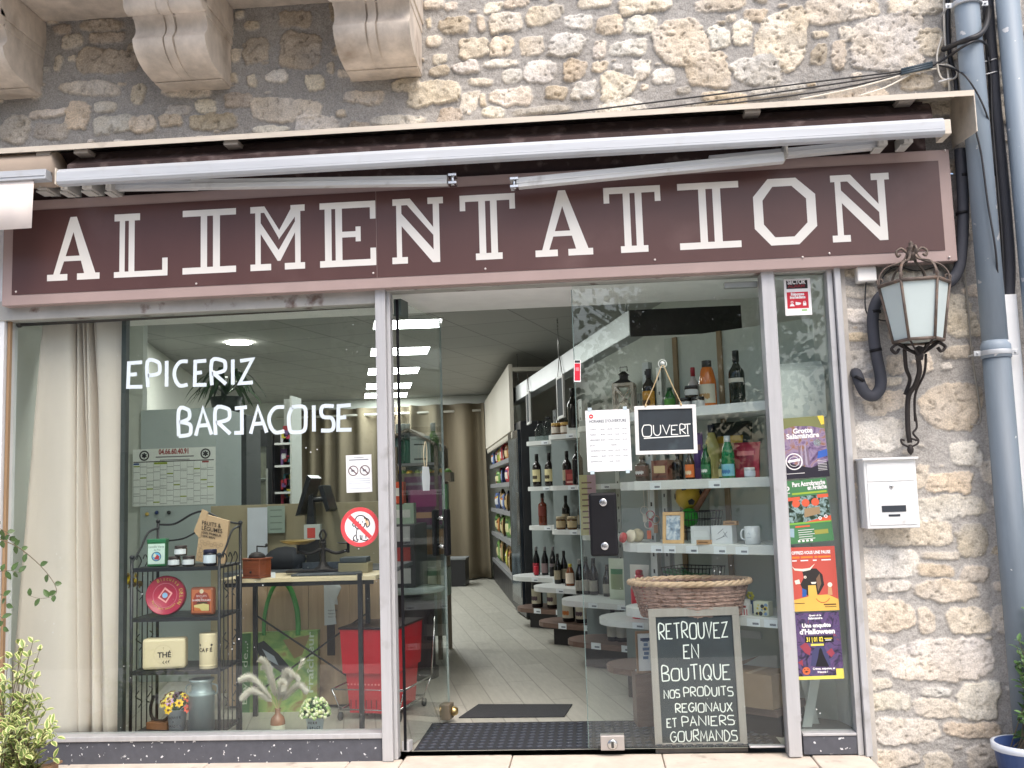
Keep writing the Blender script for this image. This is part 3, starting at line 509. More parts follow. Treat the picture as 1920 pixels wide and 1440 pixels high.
mb = MB(); mb.lathe([(0, 0), (0.085, 0), (0.085, 1.5), (0, 1.5)], 20, 0, Matrix.Translation(Vector((-1.5, YH+0.09, z1+0.035-zh))) @ Matrix.Rotation(R(90), 4, 'Y')); mb.build('fabric_roll', cm(176, 160, 145, 0.85), an)
xv = P(62, 380, YH-0.02).x; zv = P(50, 428, YH-0.02).z; mb = MB(); N_ = 16; vs = []
for i in range(N_+1):
    x = -4.5+(xv+4.5)*i/N_; yy = YH-0.02+0.012*math.sin(i*1.7); vs += [(x-xn, YH-0.018, z2-zh), (x-xn-0.012*(i == N_), yy, zv-zh+0.004*math.sin(i*2.1))]
mb.add(vs, [(2*i, 2*i+1, 2*i+3, 2*i+2) for i in range(N_)], 0, True); va = mb.build('valance', pm('cream_cloth', srgb(232, 222, 216), 0.9, var=0.04, scale=5), an); sdm = va.modifiers.new('cloth', 'SOLIDIFY'); sdm.thickness = 0.002

# ------------------------------------------------------------------ wall lantern
RUST = pm('rusty_iron', srgb(106, 94, 86), 0.65, 0.35, var=0.4, scale=22, bump=0.15, dirt=(srgb(122, 96, 78), 18, 0.58, 0.15))
DIRON = pm('dark_iron', srgb(52, 47, 46), 0.6, 0.4, var=0.3, scale=25)
LG = pm('frosted_pane', srgb(196, 208, 206), 0.35, var=0.04, scale=3)
YL = -0.20
lc = P(1717, 575, YL); OLn = Vector((lc.x, YL, lc.z)); ln = thing('wall_lantern', 'rusty wrought iron wall lantern with frosted panes on scrolled bracket', 'wall lantern', OLn)
zT = P(1717, 533, YL).z-lc.z; zB = P(1717, 640, YL).z-lc.z
rT, rB = 0.152, 0.108
def hexp(r, z, k, rot=-0.15): a = math.pi/3*k+rot; return Vector((r*math.cos(a), r*math.sin(a), z))
mb = MB()
for k in range(6): mb.tube([hexp(rT, zT, k), hexp(rB, zB, k)], 0.0068, 6); mb.tube([hexp(rT, zT, k), hexp(rT, zT, k+1)], 0.0085, 6); mb.tube([hexp(rB, zB, k), hexp(rB, zB, k+1)], 0.008, 6)
mb.build('frame', RUST, ln)
mb = MB()
for k in range(6): mb.add([hexp(rB-0.004, zB, k), hexp(rB-0.004, zB, k+1), hexp(rT-0.004, zT, k+1), hexp(rT-0.004, zT, k)], [(0, 1, 2, 3)])
mb.add([hexp(rB-0.004, zB+0.004, k) for k in range(6)], [tuple(range(6))]); mb.build('glazing', LG, ln)
zc = P(1717, 487, YL).z-lc.z
mb = MB()
for k in range(6):
    a = hexp(1, 0, k); mb.tube(spline([a*(rT-0.004)+Vector((0, 0, zT)), a*(rT-0.005)+Vector((0, 0, zT+0.045)), a*(rT*0.75)+Vector((0, 0, zT+0.085)), a*0.045+Vector((0, 0, zc-0.005)), a*0.02+Vector((0, 0, zc+0.03))], 5), 0.0075, 6, 0, flat=0.6)
    mb.tube(spline([a*(rT+0.0)+Vector((0, 0, zT+0.006)), a*(rT+0.004)+Vector((0, 0, zT+0.028)), a*(rT-0.014)+Vector((0, 0, zT+0.034)), a*(rT-0.018)+Vector((0, 0, zT+0.02))], 4), 0.005, 5)
mb.build('crown', RUST, ln)
mb = MB(); mb.lathe([(0.02, zc), (0.026, zc+0.03), (0.016, zc+0.05), (0.022, zc+0.056), (0.008, zc+0.07), (0.012, zc+0.077), (0, zc+0.09)], 12)
for k in range(4):
    a = Vector((math.cos(k*math.pi/2), math.sin(k*math.pi/2), 0)); mb.tube(spline([a*0.018+Vector((0, 0, zc+0.03)), a*0.045+Vector((0, 0, zc+0.055)), a*0.068+Vector((0, 0, zc+0.04)), a*0.062+Vector((0, 0, zc+0.018)), a*0.05+Vector((0, 0, zc+0.028))], 4), 0.006, 6)
mb.build('finial', RUST, ln)
def LW(x, y, Y): return P(x, y, Y)-OLn
mb = MB()
for sgn_ in (-1, 1):
    for dx in (0, 0.3): mb.tube(spline([Vector((sgn_*0.015, 0.01*dx, zB-0.045)), Vector((sgn_*0.05, 0.02, zB-0.03)), Vector((sgn_*0.085, 0.05*dx, zB-0.008)), Vector((sgn_*0.118, 0.05*dx, zB-0.028)), Vector((sgn_*0.1, 0.05*dx, zB-0.05)), Vector((sgn_*0.085, 0.05*dx, zB-0.03))], 4), 0.0055, 6)
for k in range(6): mb.tube(spline([hexp(rB-0.01, zB, k), hexp(0.06, zB-0.03, k), hexp(0.012, zB-0.06, k)], 4), 0.005, 6)
mb.lathe([(0, zB-0.09), (0.014, zB-0.085), (0.02, zB-0.065), (0.014, zB-0.045), (0.022, zB-0.03), (0, zB-0.02)], 12)
mb.build('scroll_base', DIRON, ln)
mb = MB()
main = [LW(1721, 672, -0.19), LW(1724, 695, -0.17), LW(1716, 722, -0.11), LW(1703, 745, -0.06), LW(1702, 800, -0.045), LW(1706, 830, -0.04)]
mb.tube(spline(main, 6), 0.0115, 8); mb.tube(spline([LW(1736, 664, -0.19), LW(1733, 700, -0.14), LW(1716, 740, -0.08), LW(1716, 790, -0.05)], 6), 0.006, 6)
mb.tube(spline([LW(1696, 655, -0.15), LW(1699, 690, -0.1), LW(1706, 712, -0.06), LW(1697, 740, -0.05)], 6), 0.009, 6)
mb.tube(spline([LW(1715, 770, -0.05), LW(1719, 800, -0.05), LW(1712, 812, -0.05), LW(1722, 825, -0.05), LW(1708, 822, -0.05)], 5), 0.005, 6)
mb.tube(spline([LW(1708, 838, -0.045), LW(1720, 832, -0.05), LW(1722, 824, -0.05), LW(1716, 826, -0.05)], 5), 0.005, 6); mb.tube(spline([LW(1704, 838, -0.045), LW(1692, 832, -0.05), LW(1690, 824, -0.05), LW(1696, 826, -0.05)], 5), 0.005, 6)
e = LW(1707, 842, -0.04); mb.lathe([(0.0, -0.03), (0.013, -0.015), (0.016, 0.0), (0.008, 0.02), (0, 0.022)], 10, 0, Matrix.Translation(e))
mb.build('bracket', DIRON, ln)
# ------------------------------------------------------------------ letterbox, little white box
YB_ = -0.14
a = P(1627, 992, YB_); c = P(1716, 858, YB_); w = c.x-a.x; h = c.z-a.z; OB_ = Vector((a.x, YB_, a.z)); bx = thing('letterbox', 'white steel letterbox with keyhole on stone pier below the lantern', 'letterbox', OB_)
WP = pm('white_steel', (0.74, 0.745, 0.74), 0.35, var=0.03, scale=5, dirt=((0.5, 0.5, 0.48), 10, 0.68, 0.1))
mb = MB(); mb.b2((0, 0, 0), (w, 0.13, h)); mb.build('body', WP, bx, 0.004)
mb = MB(); mb.b2((0.012, -0.004, 0.016), (w-0.012, 0.0, h*0.66)); mb.b2((0.012, -0.004, h*0.675), (w-0.012, 0.0, h*0.93)); mb.build('door', WP, bx, 0.0015)
mb = MB(); mb.b2((-0.008, -0.02, h-0.006), (w+0.008, 0.13, h+0.004)); mb.build('lid', WP, bx, 0.002)
o = (w*0.5, -0.0045, h*0.595); mb = MB(); mb.lathe([(0.0085, 0), (0.0085, 0.003), (0.006, 0.004), (0, 0.004)], 14, 0, Matrix.Translation(o) @ Matrix.Rotation(R(90), 4, 'X')); mb.b2((o[0]-0.001, -0.0092, o[2]-0.005), (o[0]+0.001, -0.0086, o[2]+0.005), 1); mb.build('keyhole', [STEEL, BLACK], bx)
mb = MB(); mb.b2((w*0.29, -0.0062, h*0.235), (w*0.75, -0.0042, h*0.325), 0); mb.b2((w*0.41, -0.0062, h*0.17), (w*0.63, -0.0042, h*0.20), 0); mb.build('name_slot', cm(44, 50, 58), bx)
a = P(1609, 528, -0.06); c = P(1643, 498, -0.06); mb = MB(); mb.b2((a.x, -0.06, a.z), (c.x, 0.0, c.z)); solo('junction_box', mb, cm(232, 230, 226, 0.4), 'small white plastic box under the right end of the brown sign', 'junction box', bevel=0.006)
# ------------------------------------------------------------------ foam pipe, downpipes, cables
FOAM = pm('foam_pipe', srgb(58, 60, 68), 0.75, var=0.12, scale=14, bump=0.2)
pts = [(1800, 280, -.06), (1806, 380, -.06), (1803, 470, -.06), (1795, 510, -.06), (1775, 532, -.06), (1735, 540, -.045), (1690, 545, -.05), (1664, 548, -.06), (1646, 562, -.07), (1637, 590, -.07), (1638, 630, -.07), (1645, 675, -.07), (1651, 705, -.07), (1650, 728, -.07), (1638, 742, -.07), (1624, 738, -.07), (1614, 722, -.07), (1607, 703, -.05), (1604, 700, -.01)]
mb = MB(); mb.tube(spline([P(x, y, Y) for x, y, Y in pts], 6), 0.0265, 12); o = mb.build('insulated_pipe', FOAM); tag(o, 'black foam insulated pipe looping in a hook beside the lantern', 'pipe', kind='thing')
for (x, y, d) in ((1642, 657, (0.16, -1)), (1640, 585, (0, -1)), (1611, 712, (0.6, 0.8)), (1804, 400, (0, -1)), (1806, 330, (0, -1))):
    mb = MB(); q = P(x, y, -.07 if x < 1700 else -.06); dd = Vector((d[0], 0, d[1])).normalized()*0.007; mb.tube([q-dd, q+dd], 0.029, 12); mb.build('tape_band', BLACK, o)
PVC1 = pm('pipe_grey', srgb(132, 145, 157), 0.5, var=0.08, scale=4, stretch=(6, 6, 0.7), dirt=((0.55, 0.56, 0.57), 18, 0.66, 0.03)); PVC2 = pm('pipe_dark', srgb(104, 115, 125), 0.55, var=0.1, scale=5, stretch=(6, 6, 0.7), dirt=((0.62, 0.62, 0.6), 16, 0.73, 0.02))
YP = -0.13
def pipe_x(x, y): return P(x, y, YP).x
xp = (pipe_x(1822, 13)+pipe_x(1866, 760))/2; zj = P(1850, 648, YP).z; rp = 0.056
dp = thing('downpipe', 'grey downpipe with collar and clip beside the stone pier', 'downpipe', (xp, YP, -0.2))
mb = MB(); mb.lathe([(rp, zj+0.2), (rp, 4.8)], 28); mb.build('upper_pipe', PVC1, dp)
mb = MB(); mb.lathe([(rp+0.004, 0.0), (rp+0.004, zj+0.2-0.06)], 28); mb.build('lower_pipe', PVC2, dp)
mb = MB(); mb.lathe([(rp+0.002, zj+0.14), (rp+0.009, zj+0.142), (rp+0.009, zj+0.198), (rp+0.006, zj+0.204), (rp, zj+0.22)], 28); mb.build('collar', PVC1, dp)
for zc_ in (zj+0.2-0.035, P(1826, 8, YP).z+0.2):
    mb = MB(); mb.lathe([(rp+0.0095, zc_-0.011), (rp+0.013, zc_-0.01), (rp+0.013, zc_+0.01), (rp+0.0095, zc_+0.011)], 24)
    for sx in (-1, 1): mb.b2((sx*(rp+0.01), -0.004, zc_-0.012), (sx*(rp+0.042), 0.004, zc_+0.012)); mb.tube([(sx*(rp+0.028), -0.012, zc_), (sx*(rp+0.028), 0.1, zc_)], 0.005, 8)
    mb.build('pipe_clip', pm('clip_grey', (0.5, 0.52, 0.54), 0.4, 0.3), dp, 0.001)
xp2 = (pipe_x(1902, 100)+pipe_x(1928, 480))/2
dp2 = thing('downpipe', 'plain blue grey downpipe at the right edge behind the white trunking', 'downpipe', (xp2, YP-0.0, -0.2))
mb = MB(); mb.lathe([(0.052, 0.0), (0.052, 4.8)], 28); mb.build('pipe', PVC1, dp2)
zt2 = P(1890, 553, -.07).z; xa = P(1874, 560, -.07).x; xb_ = P(1904, 560, -.07).x
mb = MB(); mb.b2((xa, -0.085, -0.2), (xb_, -0.02, zt2)); mb.b2((xa-0.012, -0.05, -0.2), (xa-0.001, -0.02, zt2+0.001)); mb.b2((xa+0.008, -0.0875, -0.2), (xb_-0.004, -0.0852, zt2-0.001)); tr = solo('cable_trunking', mb, cm(232, 234, 236, 0.4), 'white plastic cable trunking running down between the two downpipes', 'trunking', bevel=0.003)
CB = pm('cable_black', (0.02, 0.02, 0.023), 0.5, var=0.2, scale=20)
def cable(label, pts, r, m=CB, n=6, name='cable', group=None):
    mb = MB(); mb.tube(spline([P(*p) for p in pts], 6), r, n); return solo(name, mb, m, label, 'cable', group)
CW = cm(214, 208, 196, 0.6)
cable('thick black cable bundle between the downpipes from the top edge to the trunking', [(1850, -30, -.06), (1856, 60, -.06), (1862, 130, -.06), (1866, 190, -.055), (1873, 260, -.05), (1880, 330, -.05), (1888, 420, -.05), (1893, 500, -.05), (1891, 560, -.05)], 0.026, FOAM, 10)
cable('thin black cable hanging alongside the bundle beside the grey pipe', [(1848, 75, -.075), (1852, 105, -.09), (1858, 150, -.08), (1860, 220, -.08), (1868, 320, -.08), (1878, 440, -.08), (1884, 560, -.06)], 0.006)
cable('fat black cable crossing in front of the grey downpipe', [(1768, 93, -.03), (1790, 84, -.1), (1815, 74, -.2), (1838, 64, -.2), (1850, 45, -.16), (1854, 10, -.07), (1852, -40, -.05)], 0.013)
cable('black cable crossing the downpipe towards the cable joint', [(1745, 125, -.03), (1780, 105, -.06), (1805, 88, -.2), (1832, 76, -.2), (1850, 85, -.13), (1857, 115, -.08)], 0.006)
cable('thin black cable curving down across the grey downpipe', [(1760, 122, -.03), (1790, 130, -.06), (1812, 145, -.2), (1835, 180, -.2), (1850, 215, -.19), (1858, 250, -.1), (1866, 330, -.07)], 0.0045)
cable('thin black cable slanting down across the lower downpipe', [(1828, 240, -.2), (1840, 290, -.2), (1852, 380, -.2), (1868, 480, -.2), (1874, 600, -.1)], 0.0045)
cable('black vertical cable against the wall left of the downpipe', [(1778, -30, -.02), (1778, 60, -.02), (1781, 105, -.02), (1792, 150, -.03), (1796, 200, -.04)], 0.011)
cable('white vertical cable beside the black one at the top right', [(1769, -30, -.02), (1771, 60, -.02), (1775, 110, -.02), (1781, 172, -.03)], 0.0055, CW)
cable('cream cable looped beside the cable joint', [(1766, 70, -.02), (1757, 105, -.03), (1762, 140, -.04), (1775, 150, -.05), (1792, 145, -.05), (1793, 132, -.05), (1778, 122, -.04), (1760, 122, -.03)], 0.0045, CW)
for i, (pts, mm, lb) in enumerate((([(980, 222, -.05), (1200, 195, -.04), (1500, 157, -.035), (1690, 133, -.03), (1760, 118, -.03)], CB, 'upper black cable sagging along the stone above the hood'), ([(1000, 228, -.06), (1280, 197, -.04), (1540, 161, -.035), (1700, 135, -.03), (1770, 112, -.03)], CB, 'second black cable along the stone just above the hood'), ([(1330, 199, -.06), (1560, 168, -.04), (1700, 137, -.03)], CB, 'lowest black cable rising from the hood to the joint'), ([(1500, 186, -.08), (1600, 166, -.05), (1700, 139, -.03), (1760, 128, -.03)], CW, 'upper cream cable rising steeply from the hood'), ([(1610, 180, -.08), (1660, 164, -.05), (1705, 141, -.03)], CW, 'short cream cable rising from the hood near its right end'))):
    cable(lb, pts, 0.0042, mm, group='cables above the awning hood')
cable('thin black flex from the white box behind the foam pipe', [(1624, 526, -.03), (1622, 570, -.03), (1628, 590, -.03), (1650, 600, -.03), (1668, 602, -.03)], 0.0035)
cable('thin dark cable looping behind the lantern top', [(1768, 470, -.02), (1760, 496, -.025), (1720, 508, -.025), (1680, 500, -.025), (1655, 520, -.025), (1650, 542, -.03)], 0.003)
cable('thin grey cable hanging between the lantern and the downpipe', [(1806, 480, -.03), (1814, 560, -.03), (1822, 660, -.03), (1834, 740, -.03), (1838, 790, -.03), (1820, 796, -.03)], 0.004, cm(150, 145, 135))
mb = MB()
for k in range(3): mb.tube([P(1690, 131+4*k, -.045), P(1748, 117+4*k, -.045)], 0.007, 8)
for k in range(12): 
    q = P(1692+k*4.8, 133-k*1.15, -.046); mb.tube([q+Vector((0, 0, -.014)), q+Vector((0, 0, .014))], 0.003, 5)
solo('cable_joint', mb, cm(60, 74, 84), 'dark cable joint where the thin cables meet at the upper right', 'cable joint')
for k, (x, y) in enumerate(((1856, 113), (1857, 137), (1772, 150))):
    mb = MB(); q = P(x, y, -.085); mb.tube([q+Vector((-.03, 0, -.006)), q+Vector((.03, 0, .006))], 0.0035, 6); solo('cable_tie', mb, cm(225, 225, 225), ('upper white cable tie on the black bundle behind the downpipe', 'lower white cable tie on the black bundle behind the downpipe', 'white cable tie by the loop of cream cable')[k], 'cable tie', 'white cable ties')

# ------------------------------------------------------------------ posters and notices on the glass
def sheet(name, cor, label, cat, mat, Y, th=0.0015, grp=None):
    q = [P(x, y, Y) for x, y in cor]      # bl, br, tr, tl
    o = q[0]; ux = (q[1]-q[0]); uz = (q[3]-q[0]); w = ux.length; h = uz.length; ux.normalize(); uz = (uz-ux*uz.dot(ux)).normalized()
    t = thing(name, label, cat, o, 0, grp); mb = MB(); n = ux.cross(uz)
    mb.hexa([Vector(), ux*w, ux*w+uz*h, uz*h], -n*th); mb.build('paper', mat, t)
    return t, w, h, ux, uz
def noisy(name, cols, scale, dist=0.6):
    m = bpy.data.materials.new(name); m.use_nodes = True; n = m.node_tree.nodes; l = m.node_tree.links; b = n['Principled BSDF']; b.inputs['Roughness'].default_value = 0.35
    tc = n.new('ShaderNodeTexCoord'); z = n.new('ShaderNodeTexNoise'); z.inputs['Scale'].default_value = scale; z.inputs['Detail'].default_value = 4; z.inputs['Distortion'].default_value = dist; l.new(tc.outputs['Object'], z.inputs['Vector'])
    r = n.new('ShaderNodeValToRGB'); e = r.color_ramp.elements; e[0].position = 0.3; e[1].position = 0.72; e[0].color = srgb(*cols[0]); e[1].color = srgb(*cols[-1])
    for i, c in enumerate(cols[1:-1]): q = e.new(0.3+0.42*(i+1)/(len(cols)-1)); q.color = srgb(*c)
    l.new(z.outputs['Fac'], r.inputs[0]); l.new(r.outputs[0], b.inputs['Base Color']); return m
YPo = 0.012
W_ = cm(238, 236, 236)
t, w, h, ux, uz = sheet('poster', [(1472, 899), (1556, 893), (1552, 782), (1464, 785)], 'purple cave poster with white title, topmost of the four on the side pane', 'poster', noisy('cave', [(50, 44, 66), (110, 88, 124), (150, 134, 160), (150, 108, 86), (96, 90, 60)], 17, 2.0), YPo, grp='posters on the narrow side pane')
O0 = Vector()
mb = MB(); mb.rect(O0, w, h*0.07, ux, uz, 1, 0.0004); mb.flat([(0, h*.8), (w*.3, h*.86), (w*.7, h*.84), (w, h*.78), (w, h), (0, h)], O0, ux, uz, 2, 0.0004); mb.flat([(0, .07*h), (w, .07*h), (w, .25*h), (.6*w, .16*h), (.3*w, .22*h), (0, .3*h)], O0, ux, uz, 1, 0.0005)
mb.flat([(w*.86, h), (w, h), (w, h*.86), (w*.93, h*.85)], O0, ux, uz, 3, 0.0009); mb.flat([(.76*w, .3*h), (w, .34*h), (w, .45*h), (.8*w, .42*h)], O0, ux, uz, 4, 0.0006); mb.disc(ux*(.8*w)+uz*(.56*h), .085*w, ux, uz, 5, 20); mb.v = [v for v in mb.v]
for k in range(5): mb.flat([(.34*w+.05*k*w, .22*h), (.39*w+.05*k*w, .2*h), (.4*w+.045*k*w, (.5+.05*(k % 2))*h), (.37*w+.045*k*w, (.55-.06*(k % 3))*h)], O0, ux, uz, 6 if k % 2 else 7, 0.0006+0.0001*k)
mb.build('picture', [None, cm(28, 24, 40), cm(120, 124, 78), cm(240, 206, 74), cm(52, 96, 180), cm(200, 220, 226), cm(160, 150, 168), cm(122, 104, 122)], t)
mb = MB(); mb.text('Grotte', .032, ux*(.5*w)+uz*(.74*h), ux, uz, 0, 0.0012, 'CENTER', bold=.0012); mb.text('de la', .012, ux*(.54*w)+uz*(.705*h), ux, uz, 0, 0.0014, 'CENTER'); mb.text('Salamandre', .033, ux*(.49*w)+uz*(.655*h), ux, uz, 0, 0.0012, 'CENTER', bold=.0012)
c = ux*(.24*w)+uz*(.28*h); n_ = ux.cross(uz)*0.0012; mb.disc(c+n_, .19*w, ux, uz, 0, 30, .165*w); mb.disc(c+n_, .115*w, ux, uz, 0, 30, .105*w); mb.flat([(.10*w, .265*h), (.38*w, .285*h), (.38*w, .325*h), (.10*w, .305*h)], O0, ux, uz, 0, .0013)
for k in range(7): mb.rect(ux*(.76*w)+uz*(.11*h+k*.026*h), .2*w, .006*h, ux, uz, 0, .0012)
mb.rect(ux*(.05*w)+uz*(.08*h), .4*w, .008*h, ux, uz, 0, .0012); mb.build('lettering', W_, t)
t, w, h, ux, uz = sheet('poster', [(1478, 1021), (1564, 1013), (1557, 893), (1470, 903)], 'green treetop park poster with orange tags, second from the top on the side pane', 'poster', cm(70, 124, 80), YPo+0.002, grp='posters on the narrow side pane')
mb = MB(); mb.rect(uz*(.32*h), w, .42*h, ux, uz, 1, .0004); mb.flat([(.4*w, .32*h), (w, .32*h), (w, .4*h)], O0, ux, uz, 2, .0008); mb.rect(uz*(.68*h), .38*w, .055*h, ux, uz, 2, .0008); mb.rect(ux*(.76*w)+uz*(.69*h), .24*w, .055*h, ux, uz, 2, .0008); mb.rect(ux*(.22*w)+uz*(.77*h), .76*w, .03*h, ux, uz, 3, .0006); mb.rect(uz*(.3*h), w, .03*h, ux, uz, 4, .0007)
for k in range(3): mb.disc(ux*((.28+.21*k)*w)+uz*(.63*h)+ux.cross(uz)*.0012, .085*w, ux, uz, 2, 20)
for k in range(2): mb.disc(ux*((.76+.13*k)*w)+uz*(.37*h+.02*k*h)+ux.cross(uz)*.0013, .038*w, ux, uz, 5, 14, .018*w)
mb.flat([(.42*w, .4*h), (.78*w, .44*h), (.78*w, .55*h), (.45*w, .54*h)], O0, ux, uz, 6, .0007); mb.flat([(.02*w, .12*h), (.15*w, .1*h), (.17*w, .24*h), (.03*w, .25*h)], O0, ux, uz, 7, .0008); mb.rect(ux*(.6*w)+uz*(.12*h), .3*w, .07*h, ux, uz, 8, .0006); mb.rect(ux*(.2*w)+uz*(.25*h), .32*w, .025*h, ux, uz, 2, .0006)
mb.build('picture', [None, noisy('woods', [(20, 28, 22), (40, 62, 44), (150, 176, 178), (60, 88, 60)], 34, 1.2), cm(214, 92, 62), cm(150, 176, 60), cm(120, 176, 70), W_, cm(150, 128, 96), cm(150, 176, 190), cm(150, 150, 70)], t)
mb = MB(); mb.text('Parc Accrobranche', .03, ux*(.97*w)+uz*(.9*h), ux, uz, 0, .0012, 'RIGHT', fit=.72*w, bold=.001); mb.text('en Ardèche', .03, ux*(.99*w)+uz*(.83*h), ux, uz, 0, .0012, 'RIGHT', fit=.42*w, bold=.001)
mb.disc(ux*(.06*w)+uz*(.88*h)+ux.cross(uz)*.001, .05*w, ux, uz, 0, 16, .025*w); mb.disc(ux*(.13*w)+uz*(.88*h)+ux.cross(uz)*.001, .05*w, ux, uz, 0, 16, .025*w); mb.rect(ux*(.02*w)+uz*(.80*h), .16*w, .012*h, ux, uz, 0, .001)
for k in range(5): mb.rect(ux*(.25*w)+uz*((.06+.035*k)*h), (.35-.05*(k % 2))*w, .008*h, ux, uz, 0, .001)
for k in range(4): mb.rect(ux*((.22+.09*k)*w)+uz*(.02*h), .05*w, .03*h, ux, uz, 0, .001)
mb.build('lettering', W_, t)
t, w, h, ux, uz = sheet('poster', [(1485, 1147), (1574, 1144), (1566, 1020), (1476, 1027)], 'red poster with a horned bull and yellow base, third on the side pane', 'poster', cm(190, 82, 70), YPo, grp='posters on the narrow side pane')
mb = MB(); mb.flat([(0, 0), (w, 0), (w, .17*h), (.78*w, .25*h), (.45*w, .24*h), (0, .17*h)], O0, ux, uz, 1, .0004)
mb.flat([(.28*w, .62*h), (.38*w, .66*h), (.58*w, .66*h), (.7*w, .56*h), (.72*w, .4*h), (.6*w, .26*h), (.36*w, .24*h), (.28*w, .3*h), (.22*w, .42*h), (.3*w, .52*h)], O0, ux, uz, 2, .0006)
mb.flat([(.06*w, .71*h), (.12*w, .67*h), (.28*w, .66*h), (.44*w, .67*h), (.56*w, .74*h), (.45*w, .64*h), (.3*w, .62*h), (.12*w, .64*h)], O0, ux, uz, 3, .0008)
mb.flat([(.38*w, .4*h), (.54*w, .4*h), (.56*w, .24*h), (.37*w, .23*h)], O0, ux, uz, 1, .0009); mb.flat([(.56*w, .5*h), (.64*w, .58*h), (.66*w, .42*h), (.58*w, .3*h)], O0, ux, uz, 4, .0008); mb.disc(ux*(.33*w)+uz*(.53*h)+ux.cross(uz)*.001, .03*w, ux, uz, 3, 12, .012*w); mb.flat([(.44*w, .45*h), (.56*w, .45*h), (.54*w, .42*h), (.46*w, .42*h)], O0, ux, uz, 3, .0009)
mb.flat([(.24*w, .22*h), (.33*w, .23*h), (.34*w, .33*h), (.25*w, .36*h)], O0, ux, uz, 5, .0007); mb.flat([(.1*w, .48*h), (.2*w, .5*h), (.22*w, .43*h), (.12*w, .42*h)], O0, ux, uz, 3, .0007); mb.disc(ux*(.84*w)+uz*(.4*h)+ux.cross(uz)*.0008, .05*w, ux, uz, 3, 14); mb.flat([(.78*w, .24*h), (.88*w, .24*h), (.87*w, .37*h), (.8*w, .37*h)], O0, ux, uz, 6, .0007)
mb.disc(ux*(.67*w)+uz*(.24*h)+ux.cross(uz)*.0012, .16*w, ux, uz, 7, 16, .148*w, 205, 335)
mb.build('picture', [None, cm(220, 178, 84), cm(40, 36, 34), cm(230, 222, 206), cm(120, 92, 72), cm(40, 90, 160), cm(196, 150, 110), cm(190, 60, 50)], t)
mb = MB(); mb.text('OFFREZ-VOUS UNE PAUSE', .02, ux*(.08*w)+uz*(.89*h), ux, uz, 0, .0012, fit=.82*w, bold=.0007)
for a0, a1 in ((.08, .18), (.26, .42), (.52, .6), (.7, .9)): mb.rect(ux*(a0*w)+uz*(.78*h), (a1-a0)*w, .018*h, ux, uz, 0, .001)
mb.rect(ux*(.06*w)+uz*(.12*h), .22*w, .01*h, ux, uz, 2, .001); mb.rect(ux*(.68*w)+uz*(.085*h), .26*w, .02*h, ux, uz, 2, .001); mb.rect(ux*(.7*w)+uz*(.055*h), .24*w, .01*h, ux, uz, 2, .001)
for a0, a1 in ((.08, .24), (.27, .52), (.56, .62), (.64, .9)): mb.rect(ux*(a0*w)+uz*(.825*h), (a1-a0)*w, .03*h, ux, uz, 1, .001)
mb.build('lettering', [W_, cm(240, 130, 50), cm(90, 60, 30)], t)
t, w, h, ux, uz = sheet('poster', [(1496, 1275), (1583, 1272), (1573, 1145), (1486, 1150)], 'dark purple Halloween poster with hooded figure, lowest of the four on the side pane', 'poster', noisy('night', [(26, 24, 40), (54, 48, 76), (100, 76, 120), (70, 72, 104), (150, 70, 90)], 15, 2.5), YPo+0.001, grp='posters on the narrow side pane')
mb = MB(); mb.rect(O0, w, .05*h, ux, uz, 1, .0008); mb.flat([(.3*w, .2*h), (.36*w, .42*h), (.46*w, .5*h), (.6*w, .5*h), (.68*w, .4*h), (.74*w, .2*h)], O0, ux, uz, 2, .0004); mb.flat([(.40*w, .19*h), (.70*w, .18*h), (.62*w, .32*h), (.59*w, .38*h), (.57*w, .44*h), (.54*w, .47*h), (.51*w, .44*h), (.49*w, .38*h), (.47*w, .32*h)], O0, ux, uz, 3, .0007)
mb.flat([(.1*w, .5*h), (.24*w, .56*h), (.34*w, .46*h), (.3*w, .36*h), (.2*w, .4*h)], O0, ux, uz, 4, .0005); mb.flat([(.66*w, .4*h), (.78*w, .46*h), (.84*w, .38*h), (.76*w, .32*h)], O0, ux, uz, 4, .0005); mb.flat([(.03*w, .26*h), (.13*w, .3*h), (.14*w, .2*h)], O0, ux, uz, 4, .0005); mb.disc(ux*(.2*w)+uz*(.13*h)+ux.cross(uz)*.0008, .085*w, ux, uz, 5, 18); mb.flat([(.15*w, .115*h), (.2*w, .105*h), (.25*w, .12*h), (.2*w, .13*h)], O0, ux, uz, 3, .0011); mb.flat([(.15*w, .15*h), (.18*w, .145*h), (.165*w, .165*h)], O0, ux, uz, 3, .0011); mb.flat([(.22*w, .147*h), (.25*w, .155*h), (.235*w, .167*h)], O0, ux, uz, 3, .0011); mb.rect(ux*(.34*w)+uz*(.50*h), .28*w, .03*h, ux, uz, 1, .0008); mb.rect(ux*(.22*w)+uz*(.55*h), .62*w, .1*h, ux, uz, 3, .0006); mb.rect(ux*(.84*w)+uz*(.05*h), .16*w, .1*h, ux, uz, 1, .0008)
mb.build('picture', [None, cm(226, 214, 96), cm(64, 64, 102), cm(16, 14, 24), cm(150, 60, 76), cm(206, 104, 60)], t)
